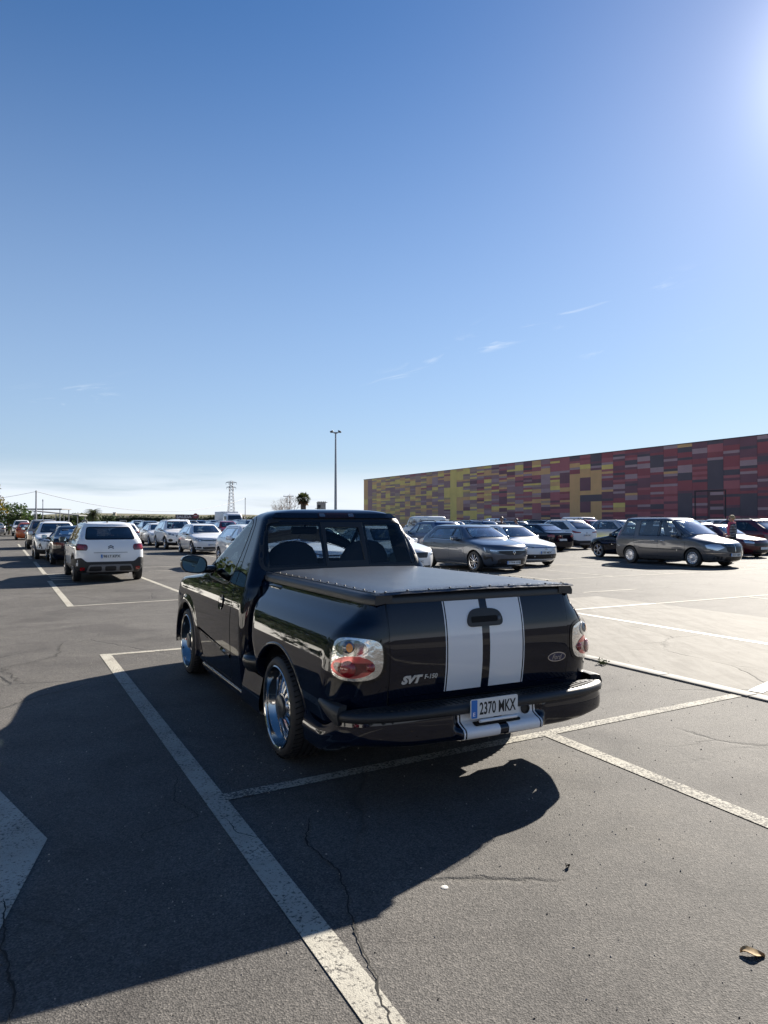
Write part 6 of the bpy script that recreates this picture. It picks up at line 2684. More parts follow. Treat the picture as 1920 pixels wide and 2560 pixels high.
# --- black saloon
s = spec(4.75, 1.80, 1.43, 2.70, .92, .20, .80, .98, .92, .30, -.98, .93, .325, .23, kind='sedan', zd=1.00, xd=-1.72, rim='five', wt=.60, bp=-.18)
s['lamps'] = [lampr(s, [(-.30, .72), (.12, .73), (.14, .86), (-.30, .84)], M_DRED), lampf(s, [(-.22, .62), (.12, .64), (.12, .74), (-.2, .74)])]
s['rear_bits'] = [('rear_bumper', rp([(-.84, .30), (.84, .30), (.86, .56), (-.86, .56)], .05), None, dict(off=.012, rim=.012))]
s['front_bits'] = [('grille', rp([(-.32, .42), (.32, .42), (.36, .74), (-.36, .74)], .03), D_, {})]
s['plates'] = [(-1, .66, None, .015), (1, .45, None, .012)]
CARS['saloon'] = make_car('parked_car', 'black saloon with dark red tail lights directly ahead of the white crossover', 'car', s, PAINTS['black'], pos(30.75, 2.52), HA)

# --- white sporty SUV facing the camera
s = spec(4.40, 1.84, 1.60, 2.63, .88, .22, .90, 1.06, 1.02, .36, -1.45, 1.02, .34, .24, trim=.42, clad=1, rails=1, rim='multi', wt=.64)
s['lamps'] = [lampf(s, [(-.26, .74), (.08, .78), (.14, .86), (.02, .87), (-.26, .80)], M_DLAMP, [('lamp_strip', rp([(-.18, .76), (.06, .80), (.06, .82), (-.18, .78)], .005), M_LAMP)]), lampr(s, [(-.26, .86), (.12, .88), (.12, 1.0), (-.2, .97)])]
s['front_bits'] = [('grille', rp([(-.38, .60), (.38, .60), (.52, .80), (-.52, .80)], .03), D_, {}), ('intake', rp([(-.62, .30), (.62, .30), (.5, .50), (-.5, .50)], .04), D_, {}), ('fog_recess', rp([(.62, .44), (.84, .52), (.70, .70)], .03), D_, {}), ('fog_recess', rp([(-.62, .44), (-.84, .52), (-.70, .70)][::-1], .03), D_, {})]
s['rear_bits'] = [('rear_bumper', rp([(-.84, .28), (.84, .28), (.86, .50), (-.86, .50)], .05), M_TRIM, dict(off=.012, rim=.012))]
s['plates'] = [(1, .52, None, .015), (-1, .70, None, .012)]
CARS['suv'] = make_car('parked_car', 'white SUV facing the camera ahead of the black saloon', 'car', s, PAINTS['white'], pos(35.1, 2.18), HB_)

# --- dark grey hatchback, nose to the camera, behind the pickup
s = spec(4.05, 1.80, 1.46, 2.58, .83, .17, .84, 1.0, 1.04, .32, -1.52, .95, .32, .22, rim='multi', wt=.62, handle_mat=None, zd=.98)
zl = s['zl']
s['lamps'] = [lampf(s, [(-.30, .615), (-.10, .60), (.16, .70), (.20, .79), (.02, .775), (-.26, .69)], M_DLAMP, [('lamp_strip', rp([(.10, .62), (.14, .66), (.17, .77), (.13, .76)], .008), M_LAMP), ('lamp_strip', rp([(-.24, .645), (-.02, .66), (-.02, .70), (-.22, .675)], .01), M_LAMP)]), lampr(s, [(-.24, .80), (.12, .82), (.14, .92), (-.2, .92)])]
s['front_bits'] = [('grille', rp([(-.52, .60), (-.2, .53), (.2, .53), (.52, .60), (.46, .675), (-.46, .675)], .04), D_, {}), ('grille_strip', rp([(-.56, .665), (.56, .665), (.56, .682), (-.56, .682)], .006), M_CHROME, dict(off=.008)),
                   ('intake', rp([(-.62, .22), (.62, .22), (.46, .42), (-.46, .42)], .05), D_, {}), ('intake_strip', rp([(-.55, .255), (.55, .255), (.54, .268), (-.54, .268)], .004), M_TRIM, dict(off=.008)),
                   ('fog_recess', rp([(.60, .33), (.80, .40), (.82, .53), (.64, .48)], .03), D_, {}), ('fog_recess', rp([(-.60, .33), (-.80, .40), (-.82, .53), (-.64, .48)][::-1], .03), D_, {})]
s['side_bits'] = [('sill_strip', rp([(-.82, .215), (.86, .205), (.86, .235), (-.82, .25)], .008), M_CHROME, dict(off=.008)), ('window_trim', [(.62, .948), (-1.18, .972), (-1.18, .985), (.62, .961)], M_CHROME, dict(off=.005))]
s['plates'] = [(1, .30, '7794 LNJ', .02), (-1, .62, None, .012)]
s['emblem'] = [(1, .61, 'diamond', .085)]
CARS['hatch'] = make_car('parked_car', 'dark grey hatchback with plate 7794 LNJ and a diamond emblem, right of the pickup cab', 'car', s, PAINTS['grey'], pos(20.25, 14.25), HB_)

CARS['hatch'].scale = (1.06, 1.06, 1.02)

# --- white hatchback with a thin blue light line
s = spec(4.28, 1.79, 1.47, 2.63, .86, .17, .80, .98, 1.06, .34, -1.58, .93, .32, .22, rim='multi', wt=.62, zd=.98)
s['lamps'] = [lampf(s, [(-.30, .655), (.10, .67), (.15, .735), (.0, .735), (-.30, .70)], M_DLAMP, [('lamp_strip', rp([(-.22, .665), (.06, .685), (.06, .715), (-.2, .69)], .01), M_LAMP)]), lampr(s, [(-.26, .80), (.12, .82), (.14, .92), (-.22, .92)])]
s['front_bits'] = [('grille', rp([(-.62, .66), (.62, .66), (.60, .692), (-.60, .692)], .01), mat('blue_strip', (.02, .05, .20), .2, coat=1), {}), ('intake', rp([(-.80, .28), (.80, .28), (.84, .44), (-.84, .44)], .05), D_, {}), ('bumper_strip', rp([(-.78, .235), (.78, .235), (.78, .25), (-.78, .25)], .005), M_ALLOY, dict(off=.008))]
s['plates'] = [(1, .50, '1185 MDC', .012), (-1, .62, None, .012)]
s['emblem'] = [(1, .645, 'ring', .062)]
CARS['hatch2'] = make_car('parked_car', 'white hatchback with plate 1185 MDC and round emblem, right of the dark grey hatchback', 'car', s, PAINTS['white'], pos(21.8, 16.95), HB_)

# --- white hatchback left (chrome line grille)
s = spec(4.26, 1.79, 1.47, 2.63, .85, .18, .81, .98, 1.02, .30, -1.58, .93, .32, .22, rim='five', wt=.62, zd=.99)
s['lamps'] = [lampf(s, [(-.30, .63), (.10, .64), (.16, .76), (.05, .77), (-.30, .70)], M_DLAMP, [('projector', ellipse((-.12, .668), .05, .033, 14), M_LAMP), ('projector', ellipse((.03, .70), .05, .04, 14), M_LAMP)]), lampr(s, [(-.26, .80), (.12, .82), (.14, .92), (-.22, .92)])]
s['front_bits'] = [('grille', rp([(-.50, .635), (.50, .635), (.50, .70), (-.50, .70)], .01), D_, {}), ('grille_strip', rp([(-.50, .645), (.50, .645), (.50, .655), (-.50, .655)], .003), M_CHROME, dict(off=.008)), ('intake', rp([(-.46, .27), (.46, .27), (.50, .36), (-.50, .36)], .03), D_, {}), ('fog_recess', rp([(.54, .29), (.80, .31), (.80, .38), (.54, .36)], .02), D_, {}), ('fog_recess', rp([(-.54, .29), (-.80, .31), (-.80, .38), (-.54, .36)][::-1], .02), D_, {}),
                   ('bumper_strip', rp([(-.78, .235), (.78, .235), (.78, .25), (-.78, .25)], .005), M_TRIM, dict(off=.008))]
s['plates'] = [(1, .46, '3551 JKM', .012), (-1, .62, None, .012)]
s['emblem'] = [(1, .66, 'ring', .062)]
CARS['hatch3'] = make_car('parked_car', 'white hatchback with plate 3551 JKM facing the camera, left of the pickup mirror', 'car', s, PAINTS['white'], pos(36.5, 9.05), HB_)

# --- white SUV with a wide slatted grille
s = spec(4.52, 1.85, 1.68, 2.69, .90, .24, .96, 1.12, 1.06, .42, -1.55, 1.06, .345, .235, trim=.40, clad=1, rails=1, rim='multi', wt=.66)
s['lamps'] = [lampf(s, [(-.24, .78), (.12, .84), (.15, .92), (.0, .90), (-.26, .84)], M_DLAMP, [('projector', ellipse((-.08, .825), .06, .03, 14), M_LAMP)]), lampr(s, [(-.26, .90), (.10, .92), (.12, 1.04), (-.22, 1.02)])]
s['front_bits'] = [('grille', rp([(-.36, .60), (.36, .60), (.46, .80), (-.46, .80)], .03), D_, {})] + [('grille_slat', rp([(-.40, .63 + .052 * k), (.40, .63 + .052 * k), (.40, .655 + .052 * k), (-.40, .655 + .052 * k)], .008), M_CHROME, dict(off=.010)) for k in range(3)] + [
    ('intake', rp([(-.42, .32), (.42, .32), (.46, .46), (-.46, .46)], .03), D_, {}), ('fog_lamp', ellipse((.70, .52), .10, .085, 20), D_, dict(off=.008)), ('fog_lamp', ellipse((-.70, .52), .10, .085, 20), D_, dict(off=.008))]
s['rear_bits'] = [('rear_bumper', rp([(-.84, .28), (.84, .28), (.86, .52), (-.86, .52)], .05), M_TRIM, dict(off=.012, rim=.012))]
s['plates'] = [(1, .52, None, .015), (-1, .74, None, .012)]
CARS['suv2'] = make_car('parked_car', 'white SUV with a three slat chrome grille, behind the hatchback with plate 3551 JKM', 'car', s, PAINTS['white'], pos(43.3, 9.15), HB_)

# --- white liftback next to the dark hatchback
s = spec(4.67, 1.81, 1.46, 2.69, .90, .17, .82, .98, 1.02, .30, -1.25, .93, .325, .22, kind='sedan', zd=1.02, xd=-1.85, rim='multi', wt=.61, bp=-.10)
s['lamps'] = [lampf(s, [(-.22, .62), (.10, .64), (.14, .76), (.0, .76), (-.22, .70)], M_LAMP), lampr(s, [(-.26, .76), (.12, .78), (.14, .90), (-.22, .90)])]
s['front_bits'] = [('grille', rp([(-.40, .555), (.40, .555), (.46, .71), (-.46, .71)], .03), D_, {})] + [('grille_slat', [(-.36 + .08 * k, .565), (-.35 + .08 * k, .565), (-.35 + .08 * k, .70), (-.36 + .08 * k, .70)], M_DARKALLOY, dict(off=.010)) for k in range(10)] + [('intake', rp([(-.62, .22), (.62, .22), (.58, .33), (-.58, .33)], .04), D_, {})]
s['plates'] = [(1, .44, '4021 KJC', .015), (-1, .62, None, .012)]
CARS['liftback'] = make_car('parked_car', 'white liftback with upright slatted grille and plate ending KJC, at the pickup cab edge', 'car', s, PAINTS['white'], pos(19.95, 10.5), HB_)

# --- white SUV seen from behind right of centre
s = spec(4.60, 1.86, 1.69, 2.69, .92, .23, .96, 1.12, 1.02, .38, -1.55, 1.08, .355, .235, trim=.46, clad=1, rails=1, fin=1, rim='five', privacy=1, wt=.66, zd=1.10)
s['lamps'] = [lampr(s, [(-.36, .93), (.02, .93), (.16, 1.02), (.12, 1.08), (-.10, 1.02), (-.36, .99)], M_RED), lampf(s, [(-.24, .76), (.12, .80), (.15, .88), (-.2, .86)], M_DLAMP)]
s['rear_bits'] = [('rear_bumper', rp([(-.86, .26), (.86, .26), (.88, .56), (.6, .50), (-.6, .50), (-.88, .56)], .05), M_TRIM, dict(off=.014, rim=.014)), ('skid_plate', rp([(-.5, .28), (.5, .28), (.5, .36), (-.5, .36)], .03), mat('skid_grey', (.17, .17, .175), .45), dict(off=.02))]
s['front_bits'] = [('grille', rp([(-.5, .55), (.5, .55), (.5, .80), (-.5, .80)], .04), D_, {})]
s['plates'] = [(-1, .80, '5308 LTM', .012), (1, .5, None, .012)]
s['emblem'] = [(-1, .93, 'ring', .05)]
CARS['suv3'] = make_car('parked_car', 'white SUV with roof rails seen from behind, between white hatchback and grey minivan', 'car', s, PAINTS['white'], pos(32.6, 29.1), HA)

# --- black hatchback behind the minivan
s = spec(4.37, 1.81, 1.47, 2.66, .90, .17, .80, .98, 1.0, .28, -1.40, .94, .33, .235, rim='five', wt=.62, zd=.99)
s['lamps'] = [lampf(s, [(-.26, .63), (.12, .66), (.18, .78), (.05, .78), (-.26, .70)], M_LAMP), lampr(s, [(-.26, .80), (.12, .82), (.14, .92), (-.22, .92)])]
s['front_bits'] = [('grille', rp([(-.5, .52), (.5, .52), (.56, .64), (-.56, .64)], .04), D_, {}), ('intake', rp([(-.6, .22), (.6, .22), (.5, .36), (-.5, .36)], .04), D_, {})]
s['plates'] = [(1, .42, None, .012), (-1, .62, None, .012)]
CARS['hatch4'] = make_car('parked_car', 'black hatchback with spoked wheels half hidden behind the grey minivan', 'car', s, PAINTS['black'], pos(22.4, 24.35), HA)

# --- grey minivan
s = spec(4.72, 1.86, 1.75, 2.823, 1.02, .20, .86, 1.08, 1.36, .35, -1.92, 1.03, .325, .205, rim='cover', wt=.70, bp=-.10, cp=-1.08, c0=.30, c1=.26, zd=1.06, hoodr=.30)
s['lamps'] = [lampf(s, [(-.34, .70), (-.10, .60), (.22, .66), (.28, .78), (.10, .82), (-.20, .80)], M_LAMP), lampr(s, [(-.10, .85), (.10, .85), (.10, 1.3), (-.06, 1.3)])]
s['front_bits'] = [('grille', rp([(-.36, .56), (-.015, .52), (-.015, .80), (-.42, .80)], .05), D_, {}), ('grille', rp([(.015, .52), (.36, .56), (.42, .80), (.015, .80)], .05), D_, {}),
                   ('grille_frame', rp([(-.45, .805), (.45, .805), (.44, .825), (-.44, .825)], .006), M_CHROME, dict(off=.008)), ('grille_bar', rp([(-.012, .52), (.012, .52), (.012, .805), (-.012, .805)], .004), M_CHROME, dict(off=.010)),
                   ('intake', rp([(-.42, .25), (.42, .25), (.40, .38), (-.40, .38)], .03), D_, {}), ('fog_recess', rp([(.50, .28), (.74, .32), (.72, .42), (.50, .40)], .03), D_, {}), ('fog_recess', rp([(-.50, .28), (-.74, .32), (-.72, .42), (-.50, .40)][::-1], .03), D_, {}),
                   ('bumper_strip', rp([(-.9, .50), (-.45, .50), (-.45, .515), (-.9, .515)], .004), M_CHROME, dict(off=.008)), ('bumper_strip', rp([(.45, .50), (.9, .50), (.9, .515), (.45, .515)], .004), M_CHROME, dict(off=.008))]
s['side_bits'] = [('rub_strip', rp([(-.98, .60), (.98, .575), (.98, .605), (-.98, .63)], .01), M_TRIM, dict(off=.010)), ('rear_strip', rp([(-2.25, .665), (-1.90, .655), (-1.90, .675), (-2.25, .685)], .006), M_CHROME, dict(off=.006)), ('door_rail', rp([(-2.1, .945), (-1.12, .955), (-1.12, .965), (-2.1, .955)], .004), M_SEAM, dict(off=.003)),
                  ('fender_strip', rp([(1.83, .50), (2.30, .485), (2.30, .50), (1.83, .515)], .004), M_CHROME, dict(off=.008)), ('quarter_window', rp([(.90, 1.08), (1.12, 1.08), (.80, 1.33)], .03), M_FRIT, dict(off=.003))]
s['side_win'][0] = rp([(-.055, 1.065), (.78, 1.065), (.76, 1.12), (.60, 1.42), (.36, 1.615), (-.065, 1.63)], [.03, .04, .05, .15, .06, .03])
s['handles'] = [(.14, .895), (-.30, .90)]
s['handle_mat'] = M_CHROME
s['plates'] = [(1, .45, '9372 DBY', .02), (-1, .8, None, .012)]
CARS['mpv'] = make_car('parked_car', 'taupe grey minivan with disc wheel covers parked on the right', 'car', s, PAINTS['taupe'], pos(18.5, 22.25), HB_)

# --- panel van
s = spec(4.75, 1.92, 1.98, 2.90, .90, .20, .96, 1.18, 1.30, .62, -2.0, 1.14, .33, .21, rim='cover', wt=.84, zd=1.2, c0=2.2, c1=2.2, bp=.02)
s['rear'] = [(z, x) for z, x in [(.20, s['xr'] + .12), (.30, s['xr'] + .02), (.6, s['xr']), (1.2, s['xr'] + .02), (1.80, s['xr'] + .08), (1.90, s['xr'] + .12), (1.95, s['xr'] + .25), (1.975, s['xr'] + .6), (1.98, s['xr'] + 1.0)]]
s['side_win'] = s['side_win'][:1]
s['rear_win'] = None
s['pillars'] = None
s['doors'] = s['doors'][:1]
s['lamps'] = [lampf(s, [(-.18, .76), (.12, .78), (.14, .98), (-.12, .94)], M_LAMP), lampr(s, [(-.08, .75), (.08, .75), (.08, 1.15), (-.06, 1.15)])]
s['front_bits'] = [('grille', rp([(-.5, .60), (.5, .60), (.55, .82), (-.55, .82)], .04), D_, {})]
s['plates'] = [(-1, .62, None, .012)]
s['seats'] = 0
CARS['van'] = make_car('parked_van', 'white panel van with brown diamond shaped badges on its side, behind the pickup cab', 'van', s, PAINTS['white'], pos(49.0, 29.6), HA, 'vans parked in the rows')
M_LOGO = mat('van_logo', (.13, .085, .07), .5)
vb = CARS['van']
for x, kk in ((-1.35, 1), (-.35, 1), (.35, .45)):
    mb = MB()
    y = .955
    pts = [(0, .34), (.52, 0), (0, -.34), (-.52, 0)]
    for q0, q1 in ((1, .84), (.72, .0)):
        o_ = [Vector((x + px_ * q0 * kk, y, 1.42 + pz * q0 * kk)) for px_, pz in pts]
        i_ = [Vector((x + px_ * q1 * kk, y + .0005, 1.42 + pz * q1 * kk)) for px_, pz in pts]
        mb.add(o_ + i_, [(k, (k + 1) % 4, (k + 1) % 4 + 4, k + 4) for k in range(4)])
    for k in range(5):
        mb.box((x - .3 * kk + .13 * k * kk, y, 1.40 - .05 * kk), (x - .22 * kk + .13 * k * kk, y + .006, 1.40 + .07 * kk), 1)
    mb.build('side_badge', [M_LOGO, PAINTS['white']], vb, smooth=None)
mb = MB()
for x in (-1.6, .2):
    mb.tube([(x, -.75, 2.06), (x, .75, 2.06)], .02, n=5)
for y in (-.72, .72):
    mb.tube([(-1.9, y, 2.06), (.5, y, 2.06)], .02, n=5)
    for x in (-1.6, .2):
        mb.tube([(x, y, 1.93), (x, y, 2.06)], .015, n=5)
rk = mb.build('roof_rack', M_TRIM, vb, smooth=60)

# ------------------------------------------------------------------ copies
SILH = dict(crossover='crossover', saloon='saloon', suv='SUV', hatch='hatchback', hatch2='hatchback', hatch3='hatchback', suv2='SUV', liftback='liftback', suv3='SUV', hatch4='hatchback', mpv='minivan', van='van')


def copy_car(kind, col, a, b, rz, label, group='cars parked in the rows'):
    src = CARS[kind]
    for ch in src.children:
        pass
    r_ = dup(src, pos(a, b), rz, label, 'vans parked in the rows' if kind == 'van' else group, PAINTS[col])
    kill = []
    for ch in r_.children:
        if ch.name.split('.')[0] in ('side_badge', 'roof_rack') and kind == 'van':
            kill.append(ch)
        if ch.name.split('.')[0] == 'number_plate':
            for g_ in list(ch.children):
                kill.append(g_)
    for k in kill:
        for g_ in list(k.children):
            bpy.data.objects.remove(g_)
        bpy.data.objects.remove(k)
    return r_


named = [
    ('suv3', 'beige', 47.8, 2.25, HA, 'beige SUV beyond the white one facing the camera, in the left row'),
    ('hatch4', 'orange', 69.4, 2.0, HA, 'bright orange hatchback far down the left row'),
    ('suv2', 'white', 86.5, 2.0, HB_, 'white SUV beyond the orange hatchback in the left row'),
    ('saloon', 'silver', 92.0, -.35, HA, 'pale car cut off by the left edge of the photo, across the lane'),
    ('liftback', 'white', 50.2, 9.45, HB_, 'white saloon peeping out left of the car with the chrome slat grille'),
    ('hatch2', 'white', 51.5, 7.3, HA, 'white low coupe seen from behind just right of the white crossover'),
    ('suv', 'steel', 71, 12.4, HA, 'steel blue SUV seen from behind beyond the white coupe'),
    ('mpv', 'white', 64, 13.6, HA, 'tall white minivan rising behind the car with the chrome slat grille'),
    ('hatch', 'white', 24.4, 7.9, HB_, 'white hatchback half hidden behind the pickup windscreen pillar'),
    ('hatch3', 'white', 19.9, 8.15, HB_, 'white car seen through the sliding rear window of the pickup'),
    ('hatch2', 'pearl', 31.3, 13.1, HB_, 'pale hatchback seen through the left rear pane of the pickup'),
    ('suv3', 'steel', 46.5, 14.6, HA, 'steel grey SUV above the pickup mirror, between the lorry and the hatchback'),
    ('suv', 'blue', 28.8, 17.9, HA, 'blue SUV close behind the dark grey hatchback'),
    ('liftback', 'black', 31.2, 26.0, HA, 'black saloon roof between the white hatchback and the white car with roof rails'),
    ('suv2', 'silver', 33.2, 33.6, HA, 'silver SUV between the white car with roof rails and the minivan'),
    ('suv3', 'dark red', 23.9, 33.1, HA, 'dark red SUV cut by the right edge of the photo'),
    ('hatch4', 'dark red', 22.0, 29.3, HB_, 'dark red hatchback facing the camera behind the woman'),
    ('hatch', 'yellow', 39.0, 24.8, HA, 'yellow green hatchback roof behind the blue SUV'),
]
taken = [(22.15, 2.58), (30.75, 2.52), (35.1, 2.18), (20.25, 14.25), (21.8, 16.95), (36.5, 9.05), (43.3, 9.15), (19.95, 10.5), (32.6, 29.1), (22.4, 24.35), (18.5, 22.25), (49.0, 29.6)]
for k, col, a, b, rz, lb in named:
    copy_car(k, col, a, b, rz, lb)
    taken.append((a, b))

# the rows behind, stall by stall
rnd = random.Random(5)
kinds = ['hatch', 'hatch2', 'hatch3', 'suv', 'suv2', 'suv3', 'liftback', 'saloon', 'crossover', 'mpv', 'hatch4', 'van']
wk = [3, 3, 3, 3, 3, 3, 2, 2, 2, 1, 2, 1.3]
cols = ['white', 'white', 'white', 'pearl', 'silver', 'grey', 'black', 'blue', 'steel', 'red', 'taupe', 'grey', 'black', 'beige']
rows_ = [(32.3, HA), (37.4, HB_), (46.2, HA), (51.3, HB_), (60.2, HA), (65.2, HB_), (74.5, HA), (79.6, HB_), (88.8, HA), (94, HB_), (104, HA)]
rown = ['first', 'second', 'third', 'fourth', 'fifth', 'sixth', 'seventh', 'eighth', 'ninth', 'tenth', 'farthest']
seq = []
for ri, (a, hd) in enumerate(rows_):
    row = []
    for k in range(30):
        b = 7.3 + 2.43 * k
        if b > 67:
            break
        p = pos(a, b)
        px = 960 + 1796 * p.x / p.y
        ok = (330 < px < 640 and a > 55) or (1075 < px < 2000)
        if not ok or rnd.random() < .14:
            continue
        if any(abs(a - ta) < 4.9 and abs(b - tb) < 2.2 for ta, tb in taken):
            continue
        kd, cl = rnd.choices(kinds, wk)[0], rnd.choice(cols)
        if kd == 'van':
            cl = 'white'
        row.append((kd, cl, a + rnd.uniform(-.35, .35), b + rnd.uniform(-.15, .15), hd if rnd.random() < .75 else (HA if hd == HB_ else HB_), px))
    seq.append(row)
used_labels = set()
CN = dict(white='white', pearl='pearl white', silver='silver', grey='dark grey', black='black', blue='deep blue', steel='steel blue', red='red', taupe='taupe', beige='beige')
for ri, row in enumerate(seq):
    for i, (kd, cl, a, b, hd, px) in enumerate(row):
        me_ = CN[cl] + ' ' + SILH[kd]
        half = 'left' if px < 700 else 'right'
        near = []
        if i > 0:
            near.append('right of a ' + CN[row[i - 1][1]] + ' ' + SILH[row[i - 1][0]])
        if i + 1 < len(row):
            near.append('left of a ' + CN[row[i + 1][1]] + ' ' + SILH[row[i + 1][0]])
        lb = me_ + ' in ' + rown[ri] + ' far row ' + half + ', '
        cand = [lb + n_ for n_ in (near[::-1] if i % 2 == 0 else near)] + [lb + 'parked alone']
        cand += [lb + w_ + n_ for n_ in near for w_ in ('second one ', 'third one ')]
        lb = next(c_ for c_ in cand if c_ not in used_labels)
        used_labels.add(lb)
        copy_car(kd, cl, a, b, hd, lb)
# rows at the far right edge, nearer the hall
for i, (kd, cl, a, b, hd, lb) in enumerate((('hatch3', 'white', 27.5, 38.5, HA, 'white hatchback beyond the dark red SUV at the right edge'), ('mpv', 'silver', 24.5, 36.2, HB_, 'silver minivan beyond the dark red SUV at the right edge'),
                                             ('saloon', 'blue', 27.0, 41.5, HB_, 'deep blue saloon near the hall at the right edge'))):
    copy_car(kd, cl, a, b, hd, lb)
copy_car('hatch4', 'red', -5.5, -6.2, HA, 'red hatchback behind the photographer, mirrored in the tailgate')
copy_car('saloon', 'black', -12.5, -4.4, HB_, 'black saloon behind the photographer, mirrored in the pickup')

# ------------------------------------------------------------------ lorries
def lorry(label, loc, rz, box=True):
    t = thing('lorry', label, 'lorry', loc, rz)
    if box:
        mb = MB()
        mb.rbox((-4.0, -1.12, .85), (.6, 1.12, 2.95), .05, seg=2)
        mb.build('box_body', mat('lorry_box', (.62, .64, .66), .45, var=.04, bscale=.6), t, smooth=40)
    else:
        mb = MB()
        mb.box((-4.8, -1.0, .85), (.5, 1.0, 1.02))
        mb.rbox((.25, -1.05, 1.03), (.40, 1.05, 2.75), .03)
        mb.build('flatbed', mat('lorry_box', (.62, .64, .66), .45), t, smooth=40)
    lv = [(.55, .75, 2.55, 1.10, .1, .25, 4, 3), (.75, .70, 2.70, 1.18, .1, .25, 4, 3), (1.3, .70, 2.72, 1.2, .1, .25, 4, 3), (1.75, .70, 2.66, 1.19, .1, .25, 4, 3), (2.45, .72, 2.36, 1.12, .1, .25, 4, 3), (2.62, .75, 2.2, 1.05, .1, .2, 4, 3), (2.70, .9, 1.9, .85, .1, .2, 3, 3)]
    b = Body(lv, per=2)
    b.mb.build('cab', PAINTS['white'], t, smooth=40)
    patch(ff(b), rp([(-.98, 1.72), (.98, 1.72), (.90, 2.38), (-.90, 2.38)], .08), off=.006).build('windscreen', mat('dark_glass', (.02, .03, .045), .06, coat=1), t)
    for sg in (1, -1):
        patch(fs(b, sg), rp([(1.1, 1.72), (2.2, 1.62), (2.0, 2.32), (1.12, 2.32)], .08), off=.006).build('side_window', mat('dark_glass', (.02, .03, .045), .06, coat=1), t)
        patch(ff(b), rp([(sg * .7, .80), (sg * 1.0, .80), (sg * 1.0, .98), (sg * .7, .98)] if sg > 0 else [(-1.0, .80), (-.7, .80), (-.7, .98), (-1.0, .98)], .03), off=.006).build('headlight', M_LAMP, t)
        m_ = MB()
        m_.rbox((2.35, min(sg * 1.25, sg * 1.42), 1.75), (2.50, max(sg * 1.25, sg * 1.42), 2.25), .03)
        m_.build('wing_mirror', M_TRIM, t, smooth=50)
    patch(ff(b), rp([(-.75, 1.05), (.75, 1.05), (.75, 1.35), (-.75, 1.35)], .04), off=.006).build('grille', M_TRIM, t)
    mb = MB()
    for y in (-.4, .4):
        mb.box((-3.9 if box else -4.7, y - .06, .7), (2.4, y + .06, .84))
    mb.build('chassis', M_WELL, t, smooth=None)
    tm, rm = wheel_meshes(.48, .30, .28, 'cover')
    for x in (-2.7 if box else -3.2, 1.75):
        for sg in (1, -1):
            w_ = put(tm, 'wheel', t, (x, sg * 1.16, .48), (R(-90) if sg > 0 else R(90), 0, 0))
            put(rm, 'rim', w_)
    return t


p = at(574, 104)
lorry('white box lorry facing right beside the lattice pylon, behind the parked cars', p, R(-62))
p = at(34, 108)
fl_ = lorry('white flatbed lorry cab at the far left below the trees', p, R(190), box=False)
fl_.scale = (.74, .74, .74)


